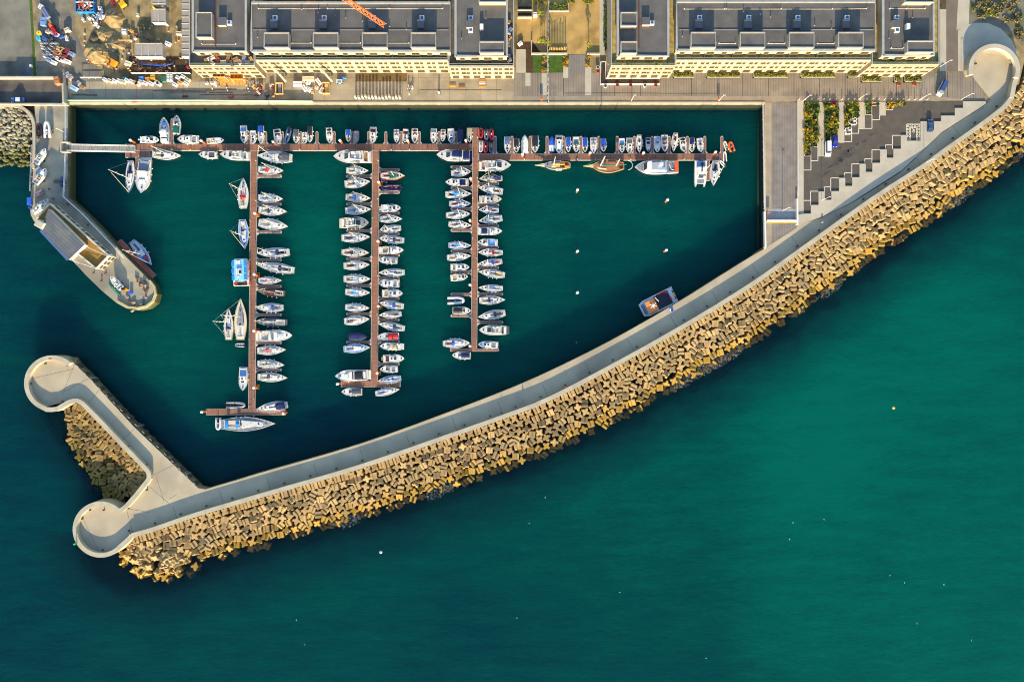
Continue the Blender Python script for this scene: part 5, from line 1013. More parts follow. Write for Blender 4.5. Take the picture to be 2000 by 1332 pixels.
# ================================================================== APARTMENT BLOCKS
M_fac = mat('facade_cream', lin((168, 150, 122)), .85, var=.07, scale=.5, detail=6)
M_par = mat('parapet_grey', lin((150, 152, 146)), .7, var=.08, scale=.5)
M_roof = mat('roof_felt', lin((90, 86, 80)), .9, var=.14, scale=.22, detail=9, blotch=(lin((72, 70, 67)), .12, .56, .8)); lines(M_roof, 1.05, .07, .22, 0)
M_terr = mat('terrace_deck', lin((92, 86, 76)), .9, var=.2, scale=.5)
M_terrg = mat('terrace_green', lin((150, 132, 74)), .95, var=.3, scale=.8)
M_frame = mat('window_frame', lin((96, 84, 60)), .6, var=.05); M_glass = mat('window_glass', lin((62, 56, 36)), .12, var=.3, scale=.4)
M_glz = mat('balustrade_glass', lin((84, 96, 88)), .15, var=.1)
M_dark = mat('roof_box_dark', lin((84, 82, 86)), .7, var=.06); M_brick = mat('brick_orange', lin((176, 112, 60)), .9, var=.15, scale=2)
WIN = {}
def window(t, x, y, z, w_, h_, rz=0.):
    k = (w_, h_)
    if k not in WIN:
        mb = MB(); f = .09
        for cx_, sx in ((-w_/2+f/2, f), (w_/2-f/2, f), (0, f*.7)): mb.box((cx_, 0, 0), (sx, .12, h_), M_frame)
        for cz, sz in ((-h_/2+f/2, f), (h_/2-f/2, f)): mb.box((0, 0, cz), (w_, .118, sz), M_frame)
        mb.box((0, .02, 0), (w_-f, .05, h_-f), M_glass); mb.box((0, -.08, -h_/2-.04), (w_+.2, .24, .07), M_fac); WIN[k] = mb.mesh('window')
    link('window', WIN[k], t, (x, y, z), rz)
def block(label, x0, x1, yb, ytop, pen, cols, terr, extra=None, roofh=13.65, fh=10.1):
    """x0,x1,yb,ytop at ground in photo pixels; pen = penthouse rectangle at ground"""
    X0, Y0 = P2(x0, yb); X1, Y1 = P2(x1, ytop); t = thing('apartment_block', (0, 0, 0), label, 'apartment block', 'apartment blocks along the quay')
    mb = MB(); poly = [(X0, Y0), (X1, Y0), (X1, Y1), (X0, Y1)]; mb.prism(poly, -1, fh-.25, terr, M_fac); mb.build('wall', None, t)
    mb = MB(); band(mb, [(X0+.2, Y1), (X0+.2, Y0+.35), (X1-.2, Y0+.35), (X1-.2, Y1)], .42, fh-.35, fh+.25, M_par, mside=M_fac); mb.build('parapet', None, t)
    mb = MB(); band(mb, [(X0-.05, Y0-.06), (X1+.05, Y0-.06)], .16, 3.1, 3.35, M_fac); band(mb, [(X0-.05, Y0-.06), (X1+.05, Y0-.06)], .14, 6.5, 6.68, M_fac); mb.build('string_course', None, t)
    p0, p1, p2, p3 = pen; A = P2(p0, p1); Bq = P2(p2, p3)
    mb = MB(); mb.prism([(A[0], A[1]), (Bq[0], A[1]), (Bq[0], Bq[1]), (A[0], Bq[1])], fh-.3, roofh-.3, M_roof, M_fac); mb.build('penthouse', None, t)
    mb = MB(); band(mb, [(A[0], A[1]), (Bq[0], A[1]), (Bq[0], Bq[1]), (A[0], Bq[1]), (A[0], A[1])], .75, roofh-.6, roofh, M_par, mside=M_fac); mb.build('roof_parapet', None, t)
    W = X1-X0; bay = W/cols
    for r_, (z, hh) in enumerate(((8.4, 1.35), (5.0, 1.35), (1.7, 1.9))):
        for c in range(cols):
            xa = X0+bay*(c+.5)
            if r_ == 2: window(t, xa, Y0-.03, z, round(bay*.62, 1), hh)
            else:
                window(t, xa-bay*.17, Y0-.03, z, 1.7 if c % 2 else 1.3, hh); window(t, xa+bay*.24, Y0-.03, z, 1.05, hh)
    pw = Bq[0]-A[0]; n = max(4, int(pw/4.6))
    for c in range(n): window(t, A[0]+pw*(c+.5)/n, A[1]-.03, fh+1.45, 2.6 if c % 3 else 1.6, 1.7)
    mb = MB(); band(mb, [(X0+.3, Y0+.9), (X1-.3, Y0+.9)], .06, fh-.2, fh+.7, M_glz); mb.build('balustrade', None, t)
    nd = int(W/10)
    for k in range(1, nd+1):
        x = X0+W*k/(nd+1)
        if A[1]-Y0 > .8: mb = MB(); mb.box((x, (Y0+A[1])/2+.3, fh+.6), (.12, A[1]-Y0-.9, 1.6), M_glz); mb.build('terrace_screen', None, t)
    for k in range(int(pw/5)):
        mb = MB(); vx, vy = A[0]+2+(pw-4)*((k*.618) % 1), A[1]+2.2+(Bq[1]-A[1]-4)*((k*.383+.2) % 1)*(1 if Bq[1] < 116 else .55); mb.cyl((vx, vy, roofh-.3), .13, .55, M_par, 6); mb.cyl((vx, vy, roofh+.25), .22, .12, M_dark, 6); mb.build('roof_vent', None, t)
    return t
def roofbox(t, x0, y0, x1, y1, name='stair_housing', zb=13.35, h=2.3, mt=None, mw=None, trim=True):
    z = zb+h; A = P2(x0, y1, z); Bq = P2(x1, y0, z); mb = MB()
    mb.prism([(A[0], A[1]), (Bq[0], A[1]), (Bq[0], Bq[1]), (A[0], Bq[1])], zb-.1, z-(.25 if trim else 0), mt or M_roof, mw or M_fac)
    if trim: band(mb, [(A[0], A[1]), (Bq[0], A[1]), (Bq[0], Bq[1]), (A[0], Bq[1]), (A[0], A[1])], .4, z-.5, z, M_par, mside=M_fac)
    return mb.build(name, None, t)
def skylight(t, x0, y0, x1, y1, z=14.1):
    A = P2(x0, y1, z); Bq = P2(x1, y0, z); cx_, cy_ = (A[0]+Bq[0])/2, (A[1]+Bq[1])/2; s = Bq[0]-A[0]
    mb = MB(); mb.box((cx_, cy_, 13.75), (s, s*.95, .8), cm('w')); mb.box((cx_, cy_, 14.18), (s*.6, s*.55, .1), paint(40, 80, 120, .1, 'skyglass')); mb.build('skylight', None, t)
def cable(t, pts, z=13.42):
    mb = MB(); mb.tube([P(x, y, z) for x, y in pts], .05, M_line, 4)
    for x, y in pts: p = P(x, y, z); mb.cyl((p[0], p[1], z-.1), .1, .7, M_line, 6)
    mb.build('safety_line', None, t)
tB = block('long middle block of the western apartment row, four roof housings, crane above', 519.5, 880.5, 143, 38, (520, 132.2, 886, 43.5), 16, M_terr)
for x in (516, 612, 708, 803): roofbox(tB, x, 64.5, x+48, 93); roofbox(tB, x+11.5, 39, x+25.5, 55, 'air_handling_unit', h=1.2, mt=M_dark, mw=M_dark, trim=False); skylight(tB, x+16.5, 31.5, x+25.5, 39)
for x in (566, 662, 757): cable(tB, [(x, 85), (x+42, 85)]); 
cable(tB, [(505, 18), (640, 18), (760, 18), (865, 18)])
mb = MB(); mb.tube([P(494, 59, 13.4), P(876, 59, 13.4)], .16, M_dark, 4); mb.build('roof_joint', None, tB)
tA = block('west end block of the western apartment row beside the building site', 396, 519, 153, -60, (412, 132.3, 509.5, -60), 6, M_terr)
roofbox(tA, 383, 25, 413, 73); roofbox(tA, 425, 34, 440, 50, 'air_handling_unit', h=1.2, mt=M_dark, mw=M_fac, trim=False); skylight(tA, 443, 41, 452, 49)
mb = MB(); mb.tube([P(421, -8, 13.5), P(421, 95, 13.5)], .18, paint(96, 40, 36), 4); mb.build('roof_pipe', None, tA); cable(tA, [(395, 87), (461, 87)])
tC = block('east end block of the western apartment row with cluttered side terrace', 881, 1004, 154, -60, (896, 141.5, 990.5, -60), 6, M_terr)
roofbox(tC, 937, 82, 984, 103); roofbox(tC, 936, -20, 988, 4.5); roofbox(tC, 911, 40, 923.5, 54, 'air_handling_unit', h=1.2, mt=M_dark, mw=M_fac, trim=False); skylight(tC, 915, 31.5, 923.5, 39.5); skylight(tC, 915, 55, 923.5, 63); roofbox(tC, 937, 47, 944, 57, 'air_handling_unit', h=1.3, mt=cm('w'), mw=cm('w'), trim=False)
tE = block('long middle block of the eastern apartment row, four roof housings', 1306, 1672, 143, 38, (1303.5, 130.5, 1669, 41.5), 16, M_terrg)
for x in (1350, 1446, 1542, 1638): roofbox(tE, x, 64, x+48, 93); roofbox(tE, x+8, 39, x+22.5, 55, 'air_handling_unit', h=1.2, mt=M_dark, mw=M_dark, trim=False); skylight(tE, x+12.5, 31, x+21, 38)
for x in (1404, 1500, 1596): cable(tE, [(x, 86), (x+32, 86)])
cable(tE, [(1336, 18.5), (1415, 18.5), (1525, 18.5), (1625, 18.5), (1692, 18)])
mb = MB(); mb.tube([P(1326, 59, 13.4), P(1706, 58.5, 13.4)], .16, M_dark, 4); mb.build('roof_joint', None, tE)
tD = block('west end block of the eastern apartment row beside the courtyard', 1185, 1306, 153, -60, (1195, 141, 1288, -60), 6, M_terrg)
roofbox(tD, 1213, 25, 1244, 50.5); roofbox(tD, 1213, 82, 1244, 104); roofbox(tD, 1254.5, 34, 1270, 49, 'air_handling_unit', h=1.2, mt=M_dark, mw=M_fac, trim=False); skylight(tD, 1270, 41, 1278, 49)
mb = MB(); mb.tube([P(1248, -8, 13.5), P(1248, 95, 13.5)], .18, paint(96, 60, 50), 4); mb.build('roof_pipe', None, tD)
for k in range(34):  # battens along the roof upstand
    pass
tF = block('east end block of the eastern apartment row beside the loop wall', 1672.5, 1799, 151, -60, (1684, 140, 1777, -60), 6, M_terrg)
roofbox(tF, 1773, 81, 1823, 102); roofbox(tF, 1768, -20, 1824, 4.5); roofbox(tF, 1743.5, 40, 1758, 54, 'air_handling_unit', h=1.2, mt=M_dark, mw=M_fac, trim=False); skylight(tF, 1748, 30, 1756, 38); skylight(tF, 1748, 55, 1757, 63); roofbox(tF, 1771, 46, 1778, 56, 'air_handling_unit', h=1.3, mt=cm('w'), mw=cm('w'), trim=False)
cable(tF, [(1740, 95), (1763, 95)]); cable(tF, [(1737, 18), (1770, 18), (1806, 18)])
# low blocks north, only their south edge shows
for x0, x1, lb in ((520, 880, 'dark flat-roofed block behind the western apartment row'), (1310, 1668, 'dark flat-roofed block behind the eastern apartment row')):
    t = thing('rear_block', (0, 0, 0), lb, 'building'); A = P2(x0, -4); Bq = P2(x1, -60); mb = MB(); mb.prism([(A[0], A[1]), (Bq[0], A[1]), (Bq[0], Bq[1]), (A[0], Bq[1])], -.5, 3.5, M_roof, M_fac); mb.build('wall', None, t)
    mb = MB(); band(mb, [A, (Bq[0], A[1])], .5, 3.3, 3.9, M_par); mb.build('parapet', None, t)
# terrace planting / clutter
rr = random.Random(31)
def box_item(name, px, py, z, d, col, label, cat, group=None, rz=None, m=None, extra=None):
    x, y, _ = P(px, py, z+d[2]); rz = rr.uniform(0, PI) if rz is None else rz
    t = thing(name, (x, y, z), label, cat, group, rz); mc = m or paint(*col, .7, 'item')
    mb = MB(); mb.box((0, 0, d[2]/2+.06), d, mc, 0, .96); mb.build('load', None, t)
    mb = MB(); mb.box((0, 0, .06), (d[0]+.15, d[1]+.15, .12), mat('pallet_wood', lin((150, 116, 70)), .85, var=.2, scale=2)); mb.box((0, 0, d[2]+.09), (d[0]*.9, .09, .05), cm('dg')); mb.build('pallet', None, t); return t
CL = [(196, 180, 150), (214, 206, 196), (150, 110, 70), (90, 90, 100), (170, 70, 40), (200, 160, 80), (120, 130, 150)]
for px, py in [(402, 118), (412, 114), (424, 116), (436, 121), (445, 115), (452, 124), (460, 117), (468, 122), (476, 116), (483, 121), (490, 116), (414, 123)]:
    box_item('material_pallet', px, py, 9.9, (rr.uniform(1.2, 2.6), rr.uniform(.8, 1.6), rr.uniform(.4, .9)), rr.choice(CL), 'pallet of building material on the terrace of the western end block', 'pallet', 'material on the west block terrace')
for k in range(26):
    y = 40+k*3.2; x = rr.choice((887, 888.5, 886, 992+rr.uniform(0, 6), 994)); 
    box_item('material_pallet', x, y, 9.9 if x > 900 else 0.1, (rr.uniform(.6, 1.3), rr.uniform(.5, 1.1), rr.uniform(.4, .9)), rr.choice(CL), 'small heap of building material beside the block with the cluttered terrace', 'pallet', 'material beside the cluttered block')
M_leaf = [mat('leaf_green', lin((74, 98, 16)), .8, var=.35, scale=1.2), mat('leaf_yellow', lin((168, 136, 12)), .8, var=.3, scale=1.2), mat('leaf_orange', lin((190, 122, 14)), .8, var=.3, scale=1.2), mat('leaf_dark', lin((44, 62, 22)), .8, var=.35, scale=1.2), mat('leaf_magenta', lin((150, 18, 60)), .8, var=.3, scale=1.2), mat('leaf_olive', lin((126, 124, 24)), .8, var=.35, scale=1.2), mat('leaf_dry', lin((116, 106, 66)), .9, var=.3, scale=1.2)]
LEAFY = {}
def leafy(r, h, m, seed, n=90, leaf=.22):
    key = (r, h, m.name, seed)
    if key in LEAFY: return LEAFY[key]
    q = random.Random(seed); mb = MB()
    lob = [(q.uniform(-.5, .5)*r, q.uniform(-.5, .5)*r, q.uniform(.35, .8)*h, q.uniform(.35, .6)*r) for _ in range(5)]
    for _ in range(n):
        l = q.choice(lob); d = Vector((q.gauss(0, 1), q.gauss(0, 1), q.gauss(.2, .8))).normalized()*l[3]*q.uniform(.5, 1.05)
        c = Vector((l[0], l[1], l[2]))+Vector((d.x, d.y, d.z*h/r*.6)); c.z = max(.05, c.z)
        a = Vector((q.gauss(0, 1), q.gauss(0, 1), q.gauss(0, .5))).normalized(); b = a.cross(Vector((q.gauss(0, 1), q.gauss(0, 1), q.gauss(0, 1)))).normalized(); s = leaf*q.uniform(.6, 1.4)
        mb.add([c-a*s, c+b*s*.6, c+a*s, c-b*s*.6], [(0, 1, 2, 3)], m)
    LEAFY[key] = mb.mesh('foliage'); return LEAFY[key]
def shrub(px, py, z, r, h, mi, label, group, seed=0, name='shrub', cat='shrub'):
    t = thing(name, P(px, py, z), label, cat, group, rr.uniform(0, 6))
    link('foliage', leafy(r, h, M_leaf[mi], seed, 110, r*.26), t); mb = MB(); mb.cyl((0, 0, -.05), .07*r+.03, h*.5, M_dark if 0 else mat('bark', lin((90, 66, 40)), .9), 5, .03); mb.build('stem', None, t); return t
# planting beds by the car park
for nm, poly, lb in [('a', [(1570, 201), (1597, 201), (1597, 287.5), (1583.8, 287.5), (1583.8, 306), (1570, 306)], 'largest planting bed of yellow and orange shrubs beside the car park'), ('b', [(1609.5, 201), (1636.5, 201), (1636.5, 261.5), (1622.5, 261.5), (1622.5, 275.5), (1609.5, 275.5)], 'middle long planting bed above the white van'), ('c', [(1649, 201), (1676.5, 201), (1676.5, 232.5), (1663, 232.5), (1663, 251.5), (1649, 251.5)], 'planting bed with magenta shrub above the car park'), ('d', [(1689, 201), (1717.5, 201), (1717.5, 207.5), (1702.5, 207.5), (1702.5, 225), (1689, 225)], 'small planting bed with two steps above the car park'), ('e', [(1730, 201), (1767.5, 201), (1767.5, 206.5), (1743.5, 206.5), (1743.5, 215.5), (1730, 215.5)], 'smallest planting bed above the car park')]:
    t = thing('planting_bed', (0, 0, 0), lb, 'planting bed'); mb = MB(); w_ = pg(poly); mb.prism(w_, 0, .12, M_soil); mb.build('soil', None, t)
    mb = MB(); a = sum(w_[i][0]*w_[(i+1) % len(w_)][1]-w_[(i+1) % len(w_)][0]*w_[i][1] for i in range(len(w_))); band(mb, w_+[w_[0]], .3, 0, .3, M_white, side=.15 if a > 0 else -.15); mb.build('kerb', None, t)
    xs = [p[0] for p in poly]; ys = [p[1] for p in poly]; y = min(ys)+3
    def inside(x, yy):
        c = False; n = len(poly); j = n-1
        for i in range(n):
            if (poly[i][1] > yy) != (poly[j][1] > yy) and x < (poly[j][0]-poly[i][0])*(yy-poly[i][1])/(poly[j][1]-poly[i][1])+poly[i][0]: c = not c
            j = i
        return c
    while y < max(ys)-2:
        x = min(xs)+3
        while x < max(xs)-2:
            qx, qy = x+rr.uniform(-1.5, 1.5), y+rr.uniform(-1.5, 1.5)
            if inside(qx, qy) and inside(qx-2, qy) and inside(qx+2, qy) and rr.random() < .93:
                mi = rr.choices(range(6), (6, 5, .7, 4, .15, 6))[0]; r = rr.uniform(.65, 1.15)
                colr = ('green', 'yellow', 'orange', 'dark green', 'magenta', 'olive')[mi]
                shrub(qx, qy, .1, r, r*rr.uniform(.7, 1.1), mi, '%s shrub growing in the %s' % (colr, lb.split(' of ')[0].split(' above')[0].split(' with')[0]), 'shrubs in the car park planting beds', rr.randint(0, 5))
            x += 5.2
        y += 5.0
for k in range(22):
    for bx_ in (1571.5, 1611, 1650.5):
        if k*4.6 < (100 if bx_ < 1600 else 70 if bx_ < 1640 else 46): 
            x, y, _ = P(bx_, 204+k*4.6, .1); t = thing('grass_tuft', (x, y, .1), 'small pale grass tuft along the west edge of a planting bed', 'plant', 'grass tufts along the planting beds', rr.uniform(0, 6)); link('blades', leafy(.4, .4, M_leaf[1], 3, 60, .14), t)
# hedge planters before the eastern row
for x0, x1, y0, y1, lb in [(1314, 1354, 144, 153.5, 'first'), (1379, 1445, 144, 153.5, 'second'), (1470, 1537, 144, 153.5, 'third'), (1562, 1629, 144, 153.5, 'fourth'), (1654, 1672, 144, 153, 'fifth'), (1681, 1720, 152, 162, 'sixth'), (1744, 1757, 152, 162, 'seventh'), (1764, 1798, 152, 162, 'last')]:
    t = thing('hedge_planter', (0, 0, 0), lb+' hedge planter from the west along the eastern apartment row', 'planter', 'hedge planters before the eastern row'); mb = MB(); w_ = rect(x0, y0, x1, y1); mb.prism(w_, 0, .45, M_soil, M_white); band(mb, [w_[3], w_[2], w_[1], w_[0], w_[3]], .3, 0, .6, M_white, side=.15); mb.build('trough', None, t)
    mb = MB(); q = random.Random(int(x0)); A = P2(x0+1.2, y1-1.2); Bq = P2(x1-1.2, y0+.8)
    for _ in range(int((x1-x0)*22)):
        c = Vector((q.uniform(A[0], Bq[0]), q.uniform(A[1], Bq[1]), .5+q.uniform(0, .7))); a = Vector((q.gauss(0, 1), q.gauss(0, 1), q.gauss(0, .6))).normalized(); b = a.cross(Vector((q.gauss(0, 1), q.gauss(0, 1), q.gauss(0, 1)))).normalized(); s = q.uniform(.12, .26)
        mb.add([c-a*s, c+b*s*.6, c+a*s, c-b*s*.6], [(0, 1, 2, 3)], M_leaf[q.choice((0, 5, 5, 1, 3))])
    mb.build('foliage', None, t)
# L-shaped dark planter with white frost cloth at the courtyard block
t = thing('planter', (0, 0, 0), 'L-shaped dark soil planter with white edging around the courtyard-side end block', 'planter'); Lp = [(1172.5, 122), (1183, 122), (1183, 154), (1288, 154), (1288, 166), (1172.5, 166)]
mb = MB(); mb.prism(pg(Lp), 0, .5, mat('planter_soil', lin((62, 44, 24)), .95, var=.4, scale=1.2, bump=.6), M_white); w_ = pg(Lp); band(mb, (w_+[w_[0]])[::-1], .4, 0, .62, cm('w'), side=.1); mb.build('trough', None, t)
for k, (x, y) in enumerate([(1167, 134), (1167.5, 141.5), (1182, 170), (1205, 168.5), (1231, 168.5), (1259, 169), (1280, 168.5), (1754, 166), (1784, 166)]):
    red = k in (1, 3, 4, 6, 7, 8)
    t = thing('plant_pot', P(x, y), ('red' if red else 'white')+' round pot standing '+('on the quay paving before the eastern row' if k > 6 else 'beside the L-shaped soil planter'), 'plant pot', 'round pots along the eastern row')
    mb = MB(); cc = cm('w') if not red else paint(176, 82, 58); mb.cyl((0, 0, 0), .5, .9, cc, 14, .66); mb.build('pot', None, t); mb = MB(); mb.cyl((0, 0, .9), .5, .02, M_soil, 12); mb.build('soil', None, t)

for k in range(34):
    if k < 17: px, py, lb = 1188+k*7.2, 124.5+rr.uniform(-2, 2.5), 'small potted shrub on the roof terrace of the courtyard-side end block'
    else: px, py, lb = 1722+(k-17)*5.6, 122+rr.uniform(-2.5, 2.5), 'small potted shrub on the roof terrace beside the loop wall'
    if rr.random() < .75: shrub(px, py, 9.9, rr.uniform(.4, .8), rr.uniform(.5, .9), rr.choice((0, 5, 5, 1, 3)), lb, lb.replace('small potted shrub', 'potted shrubs'), k % 5)
# ================================================================== COURTYARD
def tree(px, py, r, h, mi, label, group='small courtyard trees'):
    t = thing('tree', P(px, py), label, 'tree', group); mb = MB(); mb.tube([(0, 0, 0), (.06, .03, h*.4), (.0, .05, h*.75)], .12, mat('bark', lin((90, 66, 40)), .9), 6, .05)
    for a in range(4): mb.tube([(0, 0, h*.45), (r*.4*math.cos(a*1.6), r*.4*math.sin(a*1.6), h*.72)], .05, mat('bark', lin((90, 66, 40)), .9), 5, .02)
    mb.build('trunk', None, t); o = link('crown', leafy(r, h*.62, M_leaf[mi], int(px) % 7, 200, r*.16), t, (0, 0, h*.42))
for px, py, r, h, lb in [(1056, 35, 1.4, 4, 'round yellow-green tree halfway along the courtyard track'), (1057, 52, .8, 3, 'smallest yellow-green tree beside the courtyard track'), (1056, 89, 1.5, 4.5, 'yellow-green tree, west one of a trio by the lawn wall'), (1063, 89, 1.5, 4.5, 'yellow-green tree, east one of a trio by the lawn wall'), (1060, 83, 1.1, 4, 'yellow-green tree, north one of a trio by the lawn wall'), (1072, 92, 1., 3.5, 'small yellow-green tree beside the pale fence rail'), (1149, 95.5, 1.2, 4, 'tree alone at the south-east corner of the courtyard'), (1057, 30, .9, 3, 'dark green bush-like tree at the courtyard track')]: tree(px, py, r, h, 0 if 'dark' in lb else 5, lb)
for k in range(16): shrub(1067+k*2.2, 102, .05, .55, .6, rr.choice((1, 5)), 'low yellow shrub in the row along the courtyard lawn wall', 'low shrubs along the courtyard lawn wall', k % 5)
for k in range(30): shrub(rr.choice((1043+rr.uniform(0, 23), 1112+rr.uniform(0, 8), 1137+rr.uniform(0, 30))), 6.5+rr.uniform(-1, 1), .05, .6, .7, rr.choice((1, 5, 0)), 'low shrub in the hedge row at the north of the courtyard', 'low shrubs at the north of the courtyard', k % 5)
for k in range(26): shrub(1073+rr.uniform(0, 33), 11+rr.uniform(0, 9), .05, .7, .8, rr.choice((1, 5, 0, 0)), 'shrub in the walled courtyard bed', 'shrubs in the walled courtyard bed', k % 5)
for k in range(34): x, y = rr.choice(((1057.5+rr.uniform(0, 10), 110+rr.uniform(0, 32)), (1100+rr.uniform(0, 9), 110+rr.uniform(0, 22)), (1144+rr.uniform(0, 9), 110+rr.uniform(0, 21)))); shrub(x, y, .05, rr.uniform(.4, .75), .6, rr.choice((1, 2, 5, 5)), 'low golden shrub in the strips between the lawns and paths', 'low golden shrubs between the lawns and paths', k % 5)
for k in range(12): shrub(1182.5, 14+k*7.6, .05, .8, .7, rr.choice((0, 3)), 'dark shrub in the strip along the pale courtyard footpath', 'shrubs along the pale courtyard footpath', k % 5)
for pts, w_, h, nm, lb in [([(1072, 23), (1110.5, 23), (1110.5, 8)], .35, .6, 'garden_wall', 'low white wall around the courtyard shrub bed'), ([(1038, 82), (1038, 107), (1108, 107)], .5, 1., 'garden_wall', 'pale wall along the north side of the lawns'), ([(1146, 107), (1171, 107)], .5, .8, 'garden_wall', 'short pale wall east of the grey sett path'), ([(1011, 36.5), (1039, 36.5)], .5, 1.2, 'boundary_wall', 'tan wall south of the dark trench beside the courtyard'), ([(1011, 23), (1039, 23)], .4, 1.2, 'boundary_wall', 'tan wall between the two dark trenches')]:
    mb = MB(); band(mb, [P2(x, y) for x, y in pts], w_, 0, h, M_white if 'white' in lb or 'pale' in lb else M_concw); o = mb.build(nm); tag(o, lb, 'wall')
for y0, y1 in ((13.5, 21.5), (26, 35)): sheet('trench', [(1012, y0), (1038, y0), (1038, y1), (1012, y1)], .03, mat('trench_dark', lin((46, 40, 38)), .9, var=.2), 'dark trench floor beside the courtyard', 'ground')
t = thing('site_hoarding', (0, 0, 0), 'tall thin pale hoarding rail from courtyard to the quay edge', 'fence'); mb = MB(); mb.tube([P(1071, -20, 2), P(1069, 105, 2), P(1071.5, 202, 2)], .12, M_alu, 5); mb.tube([P(1071, -20, 1), P(1069, 105, 1), P(1071.5, 202, 1)], .08, M_alu, 5); mb.build('rail', None, t)
for k in range(24):
    y = 200-k*8.8; x, yy, _ = P(1070.4, y); mb = MB(); mb.tube([(x, yy, 0), (x, yy, 2.)], .07, M_alu, 5); mb.box((x, yy, .1), (.5, .7, .2), cm('dg') if k % 3 == 0 else M_alu); mb.build('post', None, t)
# long thin shadows on the sand come from a row of site poles
for k in range(11):
    x, y, _ = P(1073.5+k*3.1, 100, 0); t = thing('fence_pole', (x, y, 0), 'slim wooden pole in the row at the south end of the sandy courtyard', 'pole', 'poles along the sandy courtyard'); mb = MB(); mb.cyl((0, 0, 0), .17, rr.uniform(2.6, 3.4), mat('pole_wood', lin((150, 124, 70)), .8), 6); mb.build('post', None, t)
box_item('site_cabin', 1045.5, 28, 0, (1.4, 1.2, 1.6), (230, 228, 224), 'white electrical cabinet beside the courtyard track', 'cabinet', rz=0)
box_item('water_tank', 1016, 85, 0, (1.6, 1.1, .8), (236, 234, 228), 'white tilted tank on the bare soil beside the courtyard', 'tank', rz=.6)
# ================================================================== VEHICLES
def car(px, py, rz, body, label, L=4.4, W=1.85, hgt=1.45, kind='car', roofm=None, z=.02):
    x, y, _ = P(px, py, z+.7); t = thing('parked_car' if kind == 'car' else 'parked_van', (x, y, z), label, kind, 'vehicles parked on the quay', rz); l, w_ = L/2, W/2
    def sec(x_, w0, z0, z1): return [(x_, -w0*.92, .28), (x_, -w0, .5), (x_, -w0*.97, z1), (x_, w0*.97, z1), (x_, w0, .5), (x_, w0*.92, .28)]
    if kind == 'car': prof = [(-l, .8, .78), (-l+.25, .94, .9), (-l+1.1, 1, .95), (0, 1, .95), (l-1.2, .98, .92), (l-.3, .9, .78), (l, .74, .62)]
    else: prof = [(-l, .94, 1.), (-l+.1, 1, 1.1), (0, 1, 1.1), (l-1.2, 1, 1.05), (l-.3, .9, .9), (l, .78, .7)]
    mb = MB(); vs = []
    for x_, k, z1 in prof: vs += sec(x_, w_*k, .28, z1)
    mb.add(vs, [(i*6+a, i*6+6+a, i*6+6+(a+1) % 6, i*6+(a+1) % 6) for i in range(len(prof)-1) for a in range(6)]+[tuple(range(6))[::-1], tuple((len(prof)-1)*6+a for a in range(6))], body); mb.build('body', None, t)
    if kind == 'car': g0, g1, r0, r1 = -l+.5, l-1.15, -l+1.15, l-2.0
    else: g0, g1, r0, r1 = -l+.02, l-.85, -l+.1, l-1.5
    zz = .93; mb = MB(); mb.frust([(g0, -w_*.9), (g1, -w_*.86), (g1, w_*.86), (g0, w_*.9)], zz, [(r0, -w_*.72), (r1, -w_*.70), (r1, w_*.70), (r0, w_*.72)], hgt-.02, GLASS); mb.build('window', None, t)
    mb = MB(); mb.prism([(r0-.03, -w_*.735), (r1+.03, -w_*.715), (r1+.03, w_*.715), (r0-.03, w_*.735)], hgt-.06 if kind == 'car' else hgt-.5, hgt, roofm or body); mb.build('roof', None, t)
    for sx in (-l+.8, l-.85):
        for s in (-1, 1): mb = MB(); mb.tube([(sx, s*(w_-.2), .31), (sx, s*(w_+.01), .31)], .31, cm('k'), 12); mb.build('wheel', None, t)
    for s in (-1, 1):
        mb = MB(); mb.box((l-.12, s*w_*.58, .66), (.2, .36, .12), cm('w')); mb.build('headlight', None, t); mb = MB(); mb.box((-l+.02, s*w_*.62, .75), (.1, .3, .14), cm('r')); mb.build('tail_light', None, t); mb = MB(); mb.box((g1-.35, s*(w_+.1), .98), (.16, .2, .13), body); mb.build('wing_mirror', None, t)
    return t
car(1617, 291, -PI/2, paint(226, 228, 226), 'white van parked below the middle planting bed', 5.0, 1.95, 1.95, 'van', paint(206, 212, 220))
car(1630.8, 276, -PI/2, paint(20, 40, 150, .25), 'bright blue car parked beside the white van', 4.2)
car(1816.5, 246, PI/2, paint(34, 70, 120, .25), 'dark blue car parked alone near the concrete terrace', 4.3)
car(1839.5, 174, math.radians(-116), paint(196, 200, 200), 'pickup van with blue load and pale cab parked beside the loop', 5.3, 2., 1.9, 'van', paint(50, 74, 120))
for (cx_, cy_), lb in (((1665.5, 239), 'white wrapped bollard parts heaped on the upper parking bay corner'), ((1655.5, 257), 'white wrapped bollard parts heaped on the lower parking bay corner')):
    for k, (dx, dy) in enumerate([(-3.5, -2), (2.5, -4), (-2.5, 3.5), (3, 3), (-7, 1)][:5 if cy_ < 250 else 4]):
        t = thing('builders_bag', P(cx_+dx, cy_+dy), lb.replace('bollard parts', 'bulk bag').replace('heaped', 'standing'), 'bulk bag', 'white bulk bags on the parking bays', rr.uniform(0, 1)); mb = MB(); mb.cyl((0, 0, 0), .62, .75, cm('w'), 10, .7); mb.build('bag', None, t); mb = MB(); mb.cyl((0, 0, .72), .36, .06, M_soil, 8); mb.build('filling', None, t)
